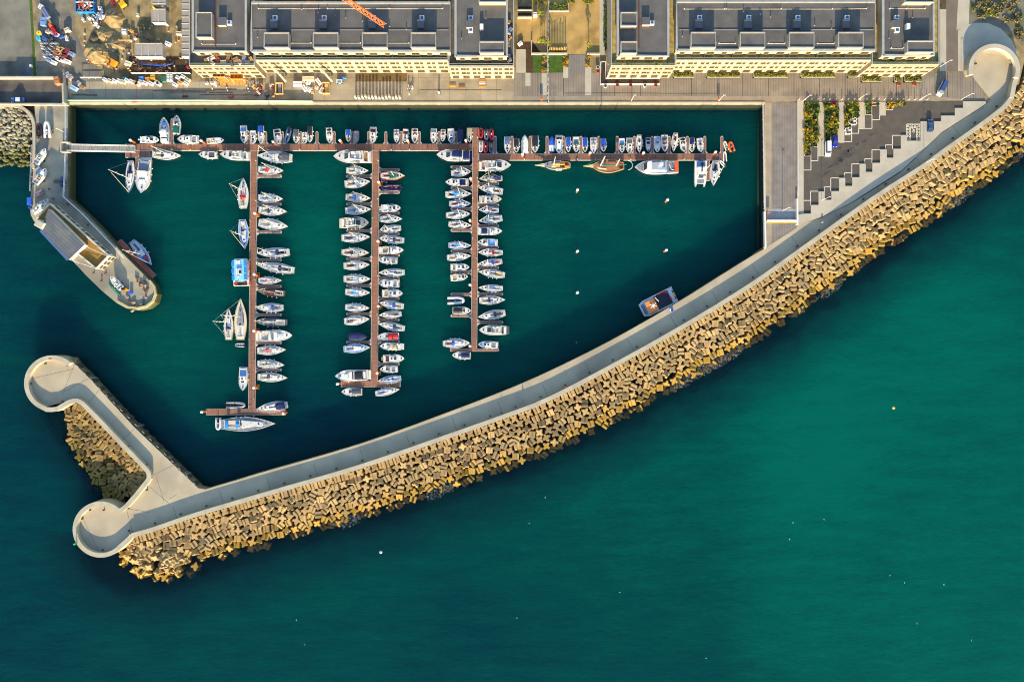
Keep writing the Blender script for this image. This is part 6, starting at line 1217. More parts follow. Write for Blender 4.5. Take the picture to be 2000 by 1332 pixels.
# ================================================================== QUAY FURNITURE
def lamp(px, py, h=6., label='', arm=-1):
    t = thing('street_lamp', P(px, py), label, 'street lamp', 'white street lamps'); mb = MB(); mb.tube([(0, 0, 0), (0, 0, h)], .09, cm('w'), 6, .06); mb.build('post', None, t); mb = MB(); mb.box((.3, 0, h+.02), (.8, .22, .1), cm('w')); mb.build('lamp_head', None, t)
for px, py, lb in [(1233, 198, 'white street lamp on the quay below the courtyard-side end block'), (1403.5, 198, 'white street lamp beside the orange lifebuoy on the quay'), (1568, 198, 'white street lamp at the corner of the largest planting bed'), (1675, 196, 'white street lamp by the third planting bed'), (1795, 196, 'white street lamp above the dark blue car'), (1877, 195, 'white street lamp near the loop plaza'), (1835.6, 131.5, 'white street lamp beside the side road'), (1528, 412, 'white street lamp on the grey east quay deck'), (1604, 392, 'white street lamp at the car park\'s lower strips'), (1803, 320, 'white street lamp on the breakwater walkway below the car park')]: lamp(px, py, 5.8, lb)
for k in range(22):
    px = 1560+k*11.9
    t = thing('bollard', P(px, 195.5), 'slim pale bollard in the line between the quay paving and the planting beds', 'bollard', 'slim pale bollards above the planting beds'); mb = MB(); mb.cyl((0, 0, 0), .11, 1.05, cm('w'), 8); mb.build('post', None, t)
PB = []
for line, off, st in ((WALL_LONG, -2.7, 9.5),):
    w_ = [P2(x, y, 0) for x, y in line]; L_, R_ = ribbon(w_, 0, -off)
    PB += resample(L_, st)
for k, (x, y) in enumerate(PB):
    t = thing('light_bollard', (x, y, .012), 'small dark light bollard along the foot of the wave wall', 'bollard', 'dark light bollards along the wave wall'); mb = MB(); mb.box((0, 0, .3), (.42, .42, .6), cm('dg')); mb.build('post', None, t); mb = MB(); mb.box((0, 0, .64), (.5, .5, .08), cm('k')); mb.build('cap', None, t)
for px, py in [(90, 710), (134, 714), (61, 749), (81, 788), (124, 784), (182, 800), (217, 836), (252, 871), (287, 907), (288, 956), (252, 992), (204, 995), (177, 995), (162, 1012), (152, 1035), (160, 1057), (202, 1073), (258, 1040), (1922, 97), (1954, 91), (1904, 126), (1975, 127), (1977, 169), (1958, 206)]:
    t = thing('light_bollard', P(px, py, .02), 'small dark light bollard on the round breakwater heads and plaza', 'bollard', 'dark light bollards on the round heads'); mb = MB(); mb.box((0, 0, .3), (.42, .42, .6), cm('dg')); mb.build('post', None, t); mb = MB(); mb.box((0, 0, .64), (.5, .5, .08), cm('k')); mb.build('cap', None, t)
def lifebuoy(px, py, z, label):
    t = thing('lifebuoy_stand', P(px, py, z), label, 'lifebuoy', 'lifebuoys'); mb = MB(); mb.box((0, .1, .6), (.12, .12, 1.2), cm('w')); mb.build('post', None, t); mb = MB(); mb.tube([(.36*math.cos(a), 0, 1.05+.36*math.sin(a)) for a in [2*PI*k/12 for k in range(13)]], .13, cm('o'), 6); mb.build('ring', None, t); mb = MB(); mb.box((0, .12, 1.05), (1., .2, 1.), cm('o')); mb.build('housing', None, t)
for px, py, z, lb in [(1403, 197.5, .03, 'orange lifebuoy on the quay edge before the eastern row'), (1057.5, 197, .03, 'orange lifebuoy on the quay edge below the lawns'), (1499, 417, .03, 'orange lifebuoy at the head of the east ramp'), (1104.5, 756, .02, 'red lifebuoy on the wave wall below the open basin'), (1258, 676, .02, 'red lifebuoy on the wave wall below the work catamaran'), (1400, 594.5, .02, 'red lifebuoy on the wave wall east of the work catamaran'), (950, 823, .02, 'red lifebuoy on the wave wall, middle of the breakwater'), (467, 979, .02, 'red lifebuoy on the wave wall near the south-west head'), (103, 702, .02, 'red lifebuoy on the north-west round head')]: lifebuoy(px, py, z, lb)
t = thing('kiosk_box', P(1310.5, 606, .02), 'blue and white box on the breakwater beside the work catamaran', 'box'); mb = MB(); mb.box((0, 0, .5), (1.3, 1., 1.), paint(40, 60, 170)); mb.build('body', None, t); mb = MB(); mb.box((-.5, 0, 1.03), (.5, .9, .06), cm('w')); mb.build('lid', None, t)
t = thing('navigation_light', P(155, 1058, .02), 'green harbour light on the south-west round head', 'beacon'); mb = MB(); mb.cyl((0, 0, 0), .2, 2.4, paint(20, 150, 70), 8, .16); mb.build('post', None, t); mb = MB(); mb.cyl((0, 0, 2.4), .32, .5, paint(20, 190, 90), 8); mb.build('lantern', None, t)
# ladders/fender panels along the arm
for k in range(17):
    f = k/16.5; x, y = 150+f*(390-150), 716+f*(950-716); a = Vector(P2(146, 712, 0)); b = Vector(P2(388, 955, 0)); d = (b-a).normalized(); p = a+(b-a)*(k+.3)/17; n = Vector((d.y*-1, d.x)); n = -n if n.x < 0 else n
    t = thing('quay_fender', (p.x+n.x*.25, p.y+n.y*.25, -1.6), 'dark timber fender panel in the row along the inner face of the western breakwater arm', 'fender panel', 'timber fender panels along the arm', math.atan2(d.y, d.x)); mb = MB(); mb.box((0, 0, 0), (1.2, .4, 3.1), mat('old_timber', lin((66, 60, 46)), .9, var=.2)); mb.build('timber', None, t); mb = MB(); mb.box((0, 0, 1.58), (1.0, .3, .06), cm('g')); mb.build('cap', None, t)
for px, py in ((176, 740), (268, 834), (362, 928)):
    t = thing('ladder', P(px, py, 0), 'steel ladder frame on the inner edge of the western breakwater arm', 'ladder', 'ladders on the western arm', -PI/4); mb = MB(); [mb.tube([(s*.3, .1, .9), (s*.3, .5, .3), (s*.3, .5, -4)], .06, cm('g'), 5) for s in (-1, 1)]; [mb.tube([(-.3, .5, -.4*k), (.3, .5, -.4*k)], .04, cm('g'), 4) for k in range(9)]; mb.build('frame', None, t)
def railing(name, pts, z, h, label, cat='railing', step=2.2, m=None, r=.06, fill=False):
    w_ = [P2(x, y, z) for x, y in pts]; m = m or M_alu; t = thing(name, (0, 0, 0), label, cat); rails = (h,) if fill else (h*.55, h)
    for q in rails: mb = MB(); mb.tube([(x, y, z+q) for x, y in w_], r, m, 4); mb.build('rail', None, t)
    for x, y in resample(w_, max(step, sum(math.hypot(w_[i+1][0]-w_[i][0], w_[i+1][1]-w_[i][1]) for i in range(len(w_)-1))/95)): mb = MB(); mb.tube([(x, y, z), (x, y, z+h)], r*.9, m, 4); mb.build('post', None, t)
    if fill: mb = MB(); band(mb, w_, .05, z+.1, z+h, fill); mb.build('mesh_panel', None, t)
    return t
railing('railing', [(131, 207), (131, 281)], 0, 1.1, 'white railing along the stone pier north of the gangway', m=cm('w'), r=.12); railing('railing', [(131, 300), (129, 345), (127, 380), (127, 386)], 0, 1.1, 'white railing along the stone pier south of the gangway', m=cm('w'), r=.12); railing('railing', [(127, 386), (163, 418), (204, 461), (229, 487), (245, 505)], 0, 1.1, 'white railing on the clubhouse side of the stone pier', m=cm('w'), r=.1)
railing('railing', [(65.5, 285), (63.5, 330), (62, 375)], 0, 1.1, 'pale railing on the sea side of the stone pier', m=M_alu, r=.09)
railing('site_fence', [(134, 198.2), (400, 198.2), (520, 199.5), (612, 200)], 0, 1.1, 'mint green mesh fence along the working quay edge', 'fence', 6, paint(150, 190, 160), .07, mat('mint_mesh', lin((150, 200, 168)), .8, var=.1))
railing('railing', [(1488.5, 206), (1490, 330), (1491, 410)], .22, 1.1, 'white railing along the east edge of the basin', m=cm('w'), r=.09, step=2.6); railing('railing', [(1556, 202), (1556.5, 320), (1557, 385)], 0, 1.1, 'white railing between the east deck and the pale walkway', m=cm('w'), r=.08)
for pts, h, lb in [([(1494, 413), (1495.5, 483)], 1.3, 'white parapet at the basin corner by the ramp'), ([(1557.5, 388), (1558, 439)], 1.2, 'white parapet beside the ramp head and car park'), ([(1498, 431), (1556, 431)], .9, 'white barrier wall across the east ramp')]:
    mb = MB(); band(mb, [P2(x, y, h) for x, y in pts], .55, 0, h, cm('w')); o = mb.build('parapet'); tag(o, lb, 'parapet')
# lone speck on the walkway
for px, py, lb, ca in [(1604.5, 435, 'white round bin on the walkway below the car park', 'bin'), (985, 810, 'white bin beside the wave wall, middle of the breakwater', 'bin'), (397, 1000, 'white bin beside the wave wall near the south-west head', 'bin')]:
    t = thing('litter_bin', P(px, py, .02), lb, ca); mb = MB(); mb.cyl((0, 0, 0), .35, 1., cm('w'), 10); mb.build('body', None, t); mb = MB(); mb.cyl((0, 0, 1.), .38, .08, cm('g'), 10); mb.build('lid', None, t)
def person(px, py, z, col, rz, label):
    x, y, _ = P(px, py, z); o = thing('person', (x, y, z), label, 'person', None, rz)
    me = bpy.data.meshes.new('body'); vs = [(0, 0, .95), (0, 0, 1.2), (0, 0, 1.42), (0, 0, 1.55), (0, 0, 1.7), (0, .1, .9), (.02, .11, .5), (.12, .11, .06), (.2, .11, .03), (0, -.1, .9), (-.08, -.11, .5), (-.16, -.11, .06), (-.06, -.11, .03), (0, .2, 1.4), (-.06, .26, 1.12), (.04, .27, .9), (0, -.2, 1.4), (.08, -.26, 1.12), (.16, -.25, .92)]
    es = [(0, 1), (1, 2), (2, 3), (3, 4), (0, 5), (5, 6), (6, 7), (7, 8), (0, 9), (9, 10), (10, 11), (11, 12), (2, 13), (13, 14), (14, 15), (2, 16), (16, 17), (17, 18)]
    me.from_pydata(vs, es, []); b = link('body', me, o); b.modifiers.new('skin', 'SKIN'); rad = [.13, .14, .15, .06, .105, .09, .065, .05, .04, .09, .065, .05, .04, .06, .045, .035, .06, .045, .035]
    for v, r in zip(me.skin_vertices[0].data, rad): v.radius = (r, r)
    me.skin_vertices[0].data[0].use_root = True; sb = b.modifiers.new('sub', 'SUBSURF'); sb.levels = 1; sb.render_levels = 1; me.materials.append(paint(*col))
    mb = MB(); mb.cyl((0, 0, 1.7), .1, .1, paint(50, 36, 26), 8, .05); mb.build('hair', None, o)
for px, py, col, lb in [(405, 998, (60, 60, 70), 'person in dark clothes beside the white bin near the south-west head'), (979, 806, (50, 46, 50), 'person in dark clothes beside the bin, middle of the breakwater'), (1021, 783, (70, 70, 80), 'person in grey walking on the breakwater, east of another walker'), (902, 829, (90, 86, 90), 'person in pale clothes walking on the breakwater near its middle')]: person(px, py, .02, col, rr.uniform(0, 6), lb)
# floating buoys
for px, py, c, lb in [(744, 1077.5, 'w', 'white buoy floating alone in the sea below the breakwater'), (1745, 796, 'y', 'yellow buoy floating alone in the open sea')]:
    t = thing('buoy', P(px, py, WZ), lb, 'buoy'); mb = MB(); mb.cyl((0, 0, -.3), .3, .5, cm(c), 10, .55); mb.cyl((0, 0, .2), .55, .4, cm(c), 10, .1); mb.build('float', None, t); mb = MB(); mb.cyl((0, 0, .6), .05, .5, cm('dg'), 6); mb.build('post', None, t)
for k in range(20):
    px, py = rr.uniform(560, 1960), rr.uniform(640, 1310)
    if py < 1120-(px-300)*.62+60: continue
    x, y, _ = P(px, py, WZ); o = thing('seabird', (x, y, WZ), 'tiny white seabird resting on the open sea', 'seabird', 'seabirds on the open sea', rr.uniform(0, 6)); mb = MB(); mb.tube([(-.25, 0, .1), (-.1, 0, .1), (.1, 0, .12), (.2, 0, .2), (.26, 0, .28)], .08, cm('w'), 6, .06); mb.build('body', None, o)
# ================================================================== PIER CLUBHOUSE
def Q(a, b, z=0.):  # pier frame: a along pier (px, from its north corner to the south-east), b across (px, towards south-west)
    ax, ay = math.cos(math.radians(-47.5)), -math.sin(math.radians(-47.5)); return (104+a*ax*1.0-b*ay*1.0, 391+a*ay+b*ax*1.0)
t = thing('clubhouse', (0, 0, 0), 'grey-roofed yacht clubhouse with brown terraces on the stone pier', 'building')
M_cw = mat('club_wall', lin((206, 196, 174)), .85, var=.06, scale=.6); M_crf = lines(mat('standing_seam', lin((94, 96, 96)), .5, var=.12, scale=.4, detail=8, blotch=(lin((116, 114, 104)), .2, .58, .6)), 1.1, .16, .6, 1, math.radians(42.5)); M_bterr = lines(mat('brown_terrace', lin((142, 106, 40)), .85, var=.14, scale=.4), 3.4, .12, .6, 0, math.radians(42.5))
h1, h2 = 4.2, 6.6
# footprints given at their own height in photo pixels
base = [(98, 398), (213, 500), (189, 525), (72, 430)]
hz = 4.2
mb = MB(); mb.prism([P2(*p, hz) for p in base], 0, hz-.3, M_bterr, M_cw); mb.build('wall', None, t)
mb = MB(); w_ = [P2(*p, hz) for p in base]; band(mb, w_+[w_[0]], .4, hz-.4, hz+.5, M_cw); mb.build('parapet', None, t)
rf = [(95, 409), (163, 478), (134, 506), (81, 448)]
c4 = [P2(*p, 6.4) for p in rf]
mb = MB(); mb.prism(c4, hz-.3, 6.2, M_crf, M_cw); mb.build('upper_storey', None, t)
mb = MB(); cc = ((c4[0][0]+c4[2][0])/2, (c4[0][1]+c4[2][1])/2)
mb.prism([(cc[0]+(p[0]-cc[0])*1.03, cc[1]+(p[1]-cc[1])*1.03) for p in c4], 6.2, 6.4, M_crf, M_par); mb.build('roof', None, t)
mb = MB(); mb.add([P(81, 448, 6.3), P(134, 506, 6.3), P(131, 510, 5.2), P(77, 452, 5.2)], [(0, 1, 2, 3)], paint(40, 62, 104)); mb.build('roof_eave', None, t)
x_, y_, _ = P(76.5, 438, 7.); mb = MB(); mb.box((x_, y_, 3.8), (3.1, 2.4, 6.2), M_cw, math.radians(-30)); mb.box((x_, y_, 7.), (2.7, 2.0, .3), M_white, math.radians(-30)); mb.build('stair_tower', None, t)
NE = (Vector(P2(98, 398, hz)), Vector(P2(213, 500, hz))); d = (NE[1]-NE[0]); ang = math.atan2(d.y, d.x)+PI
for k in range(11):
    p = NE[0]+d*((k+.7)/11.6); n = Vector((-d.y, d.x)).normalized()
    if n.x < 0: n = -n
    window(t, p.x+n.x*.05, p.y+n.y*.05, 2.2, 1.3 if k % 3 else 2.2, 1.3, ang)
SE = (Vector(P2(213, 500, hz)), Vector(P2(189, 525, hz))); d2 = SE[1]-SE[0]
for k in range(3):
    p = SE[0]+d2*((k+.5)/3); n = Vector((d2.y, -d2.x)).normalized(); n = -n if n.x < 0 else n
    window(t, p.x+n.x*.05, p.y+n.y*.05, 2.9, 1.4, 1.0, math.atan2(d2.y, d2.x)+PI); window(t, p.x+n.x*.05, p.y+n.y*.05, 1.1, 1.4, 1.2, math.atan2(d2.y, d2.x)+PI)
railing('railing', [(163, 479), (213, 501), (190, 525), (136, 507)], hz, 1., 'pale railing around the clubhouse brown terrace', m=cm('w'), r=.05)
# pier clutter
def drum(px, py, z, r, h, col, label, cat='tank', horiz=None):
    t = thing('storage_tank' if r > .7 else 'drum', P(px, py, z), label, cat, None, horiz or 0); mb = MB()
    if horiz is not None: mb.tube([(-h/2, 0, r), (-h/2+.2, 0, r), (h/2-.2, 0, r), (h/2, 0, r)], r, paint(*col), 14)
    else: mb.cyl((0, 0, 0), r, h, paint(*col), 14)
    mb.build('shell', None, t); mb = MB(); mb.cyl((0, 0, (2*r if horiz is not None else h)), .18, .12, cm('dg'), 8); mb.build('lid', None, t); return t
drum(60.5, 394.5, .3, .75, 2.4, (30, 96, 200), 'bright blue horizontal tank on the sea edge of the pier', horiz=PI/2); drum(60.5, 406, .3, .55, .9, (22, 50, 130), 'small dark blue drum beside the bright blue tank', 'drum'); drum(257, 572, 0, .62, .9, (30, 90, 200), 'bright blue round drum at the pier head', 'drum'); drum(124, 349, 0, .45, 1., (40, 80, 160), 'blue drum beside the white pier railing, northern', 'drum'); drum(124, 357, 0, .5, 1.2, (24, 44, 96), 'navy drum beside the white pier railing, middle', 'drum'); drum(123, 364, 0, .45, 1., (24, 50, 110), 'navy drum beside the white pier railing, southern', 'drum')
box_item('crate', 74.5, 332, 0, (1.9, 1.5, 1.), (150, 162, 180), 'grey-blue box between the two white dayboats on the pier', 'box', rz=.6); box_item('crate', 76, 378, 0, (3., 1.9, .8), (120, 106, 108), 'brownish grey low shed roof beside the white racing yacht', 'crate', rz=.5); box_item('bench', 112, 354.5, 0, (2.8, .9, .45), (92, 80, 74), 'brown bench across the stone pier', 'bench', rz=0)
t = thing('forklift', P(246.5, 565, 0), 'small orange tractor at the pier head', 'tractor', None, -.6); mb = MB(); mb.box((0, 0, .55), (1.7, 1., .7), paint(214, 140, 24)); mb.build('body', None, t); mb = MB(); mb.box((-.3, 0, 1.2), (.8, .9, .7), cm('k'), 0, .85); mb.build('cab', None, t)
for a in (-.6, .6):
    for s in (-1, 1): mb = MB(); mb.tube([(a, s*.45, .35), (a, s*.65, .35)], .35, cm('k'), 10); mb.build('wheel', None, t)
for k in range(30):
    px, py = rr.choice(((268, 545), (276, 552), (250, 592), (262, 598), (278, 590), (284, 560))); px += rr.gauss(0, 4); py += rr.gauss(0, 4)
    box_item('fishing_gear', px, py, 0, (rr.uniform(.4, 1.2), rr.uniform(.3, .8), rr.uniform(.3, .6)), rr.choice([(90, 80, 60), (150, 130, 90), (60, 60, 60), (196, 160, 130), (110, 70, 40), (180, 170, 150)]), 'small heap of fishing gear on the pier head', 'fishing gear', 'fishing gear on the pier head')
mb = MB(); band(mb, [P2(x, y, .7) for x, y in [(291, 548), (301, 560), (303, 574), (298, 588), (285, 598), (268, 602), (250, 600), (228, 588)]], .7, 0, .7, mat('head_parapet', lin((170, 158, 110)), .85, var=.15)); o = mb.build('parapet'); tag(o, 'low yellowish parapet around the rounded pier head', 'parapet')
for px, py in [(133, 399), (173, 440), (97.5, 370), (105, 389), (207, 534), (184, 533), (199, 549)]:
    t = thing('mooring_bollard', P(px, py, 0), 'small dark iron mooring bollard on the stone pier', 'bollard', 'iron mooring bollards on the stone pier'); mb = MB(); mb.cyl((0, 0, 0), .22, .5, cm('br'), 10, .16); mb.build('post', None, t); mb = MB(); mb.cyl((0, 0, .5), .34, .14, cm('br'), 10); mb.build('head', None, t)
t = thing('street_lamp', P(125, 258, 0), 'white street lamp on the pier north of the gangway', 'street lamp', 'white street lamps'); mb = MB(); mb.tube([(0, 0, 0), (0, 0, 3.5)], .09, cm('w'), 6); mb.build('post', None, t); mb = MB(); mb.box((-.2, 0, 3.5), (.7, .3, .12), cm('w')); mb.build('lamp_head', None, t)
for pts, h, lb in [([(-60, 151), (105, 151)], 1.6, 'long pale wall on the north of the dark walled yard'), ([(122, 163), (123, 201)], 2.2, 'tan end wall of the dark walled yard'), ([(-60, 203), (132, 204)], 1.2, 'pale wall between the dark yard and the pier root')]:
    mb = MB(); band(mb, [P2(x, y, h) for x, y in pts], .6, 0, h, M_concw); o = mb.build('boundary_wall'); tag(o, lb, 'wall')
t = thing('banner', P(47, 150.5, 1.2), 'dark blue banner on the pale yard wall', 'banner'); mb = MB(); mb.box((0, .0, .3), (7, .1, 1.), paint(24, 34, 96)); mb.build('cloth', None, t)
mb = MB(); M_bl = cm('w')
for k in range(11): mb.box((-2.9+k*.58, -.06, .3), (.34 if k % 3 else .2, .03, .3), M_bl)
mb.build('lettering', None, t)
box_item('brick_pile', 110, 157, 0, (1.8, 2.6, 1.6), (170, 110, 66), 'stack of orange bricks at the end of the pale yard wall', 'bricks', rz=.25); car(35, 196, PI, paint(40, 84, 150), 'blue pickup parked in the dark walled yard', 4.6, 1.9, 1.5, 'car', paint(190, 200, 210))
t = thing('boat_trailer', P(55, 140, 0), 'teal blue trailer frame at the corner of the stained yard', 'trailer'); mb = MB(); M_tl = paint(30, 96, 130); [mb.tube(p, .12, M_tl, 5) for p in ([(-1.3, 1.8, .5), (-.9, -1.2, .5), (1., -1.2, .5), (1.2, 1.6, .5)], [(-.9, -.4, .5), (1., -.4, .5)], [(0, -1.2, .5), (0, -2.2, .5)])]; mb.build('frame', None, t); mb = MB(); mb.box((1.5, 1.6, .6), (.7, .8, .9), cm('w')); mb.build('box', None, t)
# ================================================================== BUILDING SITE
def heap(px, py, r, h, m, label, seed=0, cat='soil heap', el=1.):
    q = random.Random(seed); mb = MB(); vs = [(0, 0, h)]; n = 14
    for j, (f, z) in enumerate(((.35, .82), (.7, .4), (1., -.05))):
        for k in range(n): a = 2*PI*k/n; rr_ = r*f*q.uniform(.8, 1.15); vs.append((rr_*math.cos(a)*el, rr_*math.sin(a), h*z*q.uniform(.85, 1.1) if z > 0 else z))
    fs = [(0, 1+k, 1+(k+1) % n) for k in range(n)]+[(1+j*n+k, 1+(j+1)*n+k, 1+(j+1)*n+(k+1) % n, 1+j*n+(k+1) % n) for j in range(2) for k in range(n)]
    mb.add(vs, fs, m); o = mb.build('soil_heap', None, None, P(px, py, 0)); tag(o, label, cat)
M_heap = mat('heap_soil', lin((140, 117, 76)), .95, var=.3, scale=.8, detail=9, bump=.6)
heap(195, 105, 4.5, 2., M_heap, 'long brown earth bank west of the site cabins', 1, el=1.3); heap(222, 36, 4., 1.8, M_heap, 'tan earth heap below the yellow digger', 2); heap(205, 70, 3.6, 1.6, M_heap, 'brown earth heap in the middle of the site', 3); heap(222, 88, 3.4, 1.4, M_heap, 'brown earth heap beside the grey pipe bundle', 4, el=1.4); heap(188, 78, 2.6, 1.2, mat('heap_dark', lin((76, 66, 48)), .95, var=.3), 'dark grey heap of spoil in the site', 5)
def cabin_row(x0, y0, x1, y1, n, h, label, vertical=False):
    t = thing('site_cabin', (0, 0, 0), label, 'site cabin'); A = P2(x0, y1, h); Bq = P2(x1, y0, h); M_cr = mat('cabin_roof', lin((150, 140, 128)), .6, var=.08, scale=.3); mb = MB(); mb.prism([(A[0], A[1]), (Bq[0], A[1]), (Bq[0], Bq[1]), (A[0], Bq[1])], 0, h, M_cr, mat('cabin_wall', lin((190, 180, 160)), .7)); mb.build('wall', None, t)
    for k in range(n+1):
        mb = MB(); f = k/n
        if vertical: y = A[1]+(Bq[1]-A[1])*f; mb.box(((A[0]+Bq[0])/2, y, h+.05), (Bq[0]-A[0]+.1, .22, .14), M_white)
        else: x = A[0]+(Bq[0]-A[0])*f; mb.box((x, (A[1]+Bq[1])/2, h+.05), (.22, Bq[1]-A[1]+.1, .14), M_white)
        mb.build('roof_seam', None, t)
    for s in (0, 1): mb = MB(); y = (A[1], Bq[1])[s]; mb.box(((A[0]+Bq[0])/2, y, h+.04), (Bq[0]-A[0]+.2, .2, .12), M_white); mb.build('roof_edge', None, t)
    return t
cabin_row(264, 85.5, 317, 111, 4, 2.7, 'grey-roofed site cabin of four units beside the dark soil'); cabin_row(297, 18.5, 323, 44.5, 2, 2.7, 'grey-roofed square site cabin of two units'); cabin_row(297, -20, 323, 8, 2, 2.7, 'grey-roofed site cabin at the north beside the orange skip'); cabin_row(355, -30, 373.5, 110.5, 11, 2.8, 'long narrow row of grey-roofed site cabins beside the apartments', True)
t = thing('skip', P(172, 14, 0), 'blue skip full of timber and rubble', 'skip'); mb = MB(); M_sk = paint(24, 110, 170); x0_, x1_ = -3.1, 3.1
band(mb, [(-3.1, -2.6), (3.1, -2.6), (3.1, 4), (-3.1, 4), (-3.1, -2.6)], .2, 0, 2.0, M_sk); mb.box((0, .7, .1), (6, 6.4, .2), M_sk); mb.box((0, .7, 1.9), (6.2, .16, .3), cm('w')); mb.build('shell', None, t); mb = MB()
for k in range(120): mb.box((rr.uniform(-2.7, 2.7), rr.uniform(-2.2, 3.7), 1.5+rr.uniform(-.2, .5)), (rr.uniform(.3, 1.8), rr.uniform(.15, .5), rr.uniform(.1, .35)), paint(*rr.choice([(220, 200, 170), (190, 120, 60), (230, 226, 216), (120, 90, 70), (170, 60, 40), (90, 120, 150)])), rr.uniform(0, 3))
mb.build('rubble', None, t)
def excavator(px, py, rz, label, col=(216, 150, 20)):
    t = thing('excavator', P(px, py, 0), label, 'excavator', None, rz); m = paint(*col)
    for s in (-1, 1): mb = MB(); mb.box((0, s*.9, .4), (3.2, .5, .8), cm('k'), 0, .9); mb.build('track', None, t)
    mb = MB(); mb.box((-.4, 0, 1.4), (2.6, 2.2, 1.1), m, 0, .92); mb.build('body', None, t); mb = MB(); mb.box((.6, .6, 2.2), (1.3, .9, 1.3), GLASS, 0, .85); mb.box((.6, .6, 2.88), (1.2, .85, .08), m); mb.build('cab', None, t)
    mb = MB(); mb.tube([(.8, -.3, 1.5), (2.6, -.3, 3.), (3.9, -.3, 1.8)], .2, m, 6); mb.tube([(3.9, -.3, 1.8), (4.2, -.3, .6)], .16, m, 6); mb.build('arm', None, t); mb = MB(); mb.box((4.3, -.3, .5), (.7, .9, .7), cm('dg'), 0, .7); mb.build('bucket', None, t)
excavator(241, 9, 2.2, 'yellow digger at the north of the building site'); excavator(223, 125, 2.6, 'orange-yellow digger beside the pale material near the soil pit', (220, 140, 20))
t = thing('telehandler', P(108, 60, 0), 'red loader among the stacked materials in the yard', 'loader', None, -1.1); mb = MB(); mb.box((0, 0, 1.), (3.4, 1.2, .9), cm('r')); mb.build('body', None, t); mb = MB(); mb.box((-1.2, 0, 1.8), (1., 1., .9), paint(210, 90, 20), 0, .85); mb.build('cab', None, t); mb = MB(); mb.tube([(-1, 0, 1.7), (3.2, 0, 2.2)], .2, cm('r'), 6); mb.build('boom', None, t)
for a in (-1.1, 1.1):
    for s in (-1, 1): mb = MB(); mb.tube([(a, s*.6, .45), (a, s*.85, .45)], .45, cm('k'), 10); mb.build('wheel', None, t)
for (x0, y0, x1, y1, c, lb, w_) in [(214, -6, 224, 12, 'r', 'bundle of long red pipes north of the earth heap', .9), (94, 36, 106, 58, 'tan', 'long tan timber bundle in the yard', .8), (116, 134, 137, 155, 'g', 'thin grey beam lying across the gravel track', .3), (272, 124.5, 322, 129, 'b', 'blue pipe lying across the dark soil pit', .5), (321, 129, 337, 124, 'b', 'short blue pipe end at the east of the soil pit', .5), (661, 155, 676, 152, 'sky', 'bright blue boom lift arm beside the quay planks', .8)]:
    a, b = P(x0, y0, .4), P(x1, y1, .4); t = thing('pipe_bundle', a, lb, 'pipes'); v = Vector(b)-Vector(a); n = Vector((-v.y, v.x, 0)).normalized(); mb = MB()
    for k in (-1, 0, 1): mb.tube([n*k*w_*.33, n*k*w_*.33+v], w_*.2, cm(c), 6)
    mb.build('pipe', None, t); mb = MB(); [mb.box(tuple(v*f), (.25, .25, .5), cm('dg')) for f in (.2, .8)]; mb.build('bearer', None, t)
YARDC = [((214, 208, 200), 'white'), ((120, 136, 170), 'blue-grey'), ((172, 90, 40), 'orange'), ((130, 40, 36), 'dark red'), ((206, 186, 150), 'tan'), ((60, 90, 170), 'blue'), ((60, 64, 70), 'black'), ((196, 150, 90), 'ochre')]
def scatter(n, x0, y0, x1, y1, pal, where, seed, smin=.7, smax=1.9, rz=None, hmax=1.2, grp=None):
    q = random.Random(seed)
    for k in range(n):
        c, nm = YARDC[q.choice(pal)]; px, py = q.uniform(x0, x1), q.uniform(y0, y1)
        box_item('material_pallet', px, py, 0, (q.uniform(smin, smax), q.uniform(smin*.7, smax*.7), q.uniform(.35, hmax)), c, '%s pallet of building material %s' % (nm, where), 'pallet', grp or 'pallets '+where, rz if rz is None else rz+q.gauss(0, .12))
for r_ in range(6):
    for c_ in range(6):
        px, py = 82+c_*5.6+r_*1.2, 85+r_*5.2; c, nm = YARDC[rr.choice((4, 4, 6, 0, 1))]
        box_item('timber_stack', px, py, 0, (1.6, .55, .9), c, '%s stack of boards in the neat rows of the yard' % nm, 'timber stack', 'board stacks in the yard rows', -.35)
for px, py, c, nm in [(115, 96, 7, 'ochre'), (122, 97, 7, 'ochre'), (126, 103, 3, 'dark red'), (118, 105, 7, 'ochre'), (110, 104, 2, 'orange'), (126, 108, 3, 'dark red'), (131, 98, 3, 'dark red'), (121, 112, 2, 'orange'), (113, 115, 0, 'white'), (120, 117, 0, 'white'), (130, 120, 0, 'white'), (138, 105, 1, 'blue-grey'), (95, 117, 1, 'blue-grey'), (103, 122, 0, 'white')]:
    box_item('material_pallet', px, py, 0, (1.9, 1.3, 1.2), YARDC[c][0], '%s pallet at the south end of the yard stacks' % nm, 'pallet', 'pallets at the south end of the yard', -.4)
scatter(16, 78, 58, 130, 82, (0, 5, 5, 6, 1, 4), 'in the middle of the yard stacks', 41); scatter(10, 160, 30, 196, 56, (0, 0, 1, 4), 'below the blue skip', 42, .6, 1.4); scatter(14, 190, 14, 206, 40, (0, 1, 0, 6), 'east of the blue skip', 43, .5, 1.6)
drum(79, 67.5, 0, .85, .9, (236, 200, 20), 'bright yellow round tank in the yard stacks'); drum(78, 77.5, 0, .8, .9, (60, 170, 190), 'turquoise-topped round tank in the yard stacks')
box_item('container', 88, 26, 0, (3.8, 1.5, 1.2), (104, 112, 148), 'long blue-grey container at the north-west of the yard', 'container', rz=-1.0); box_item('container', 84, 42, 0, (2., 3.0, .9), (104, 138, 176), 'pale blue container at the west of the yard', 'container', rz=-.1); box_item('material_pallet', 79, 13, 0, (1.6, 1.4, 1.), (222, 204, 190), 'cream pallet north of the blue-grey container', 'pallet')
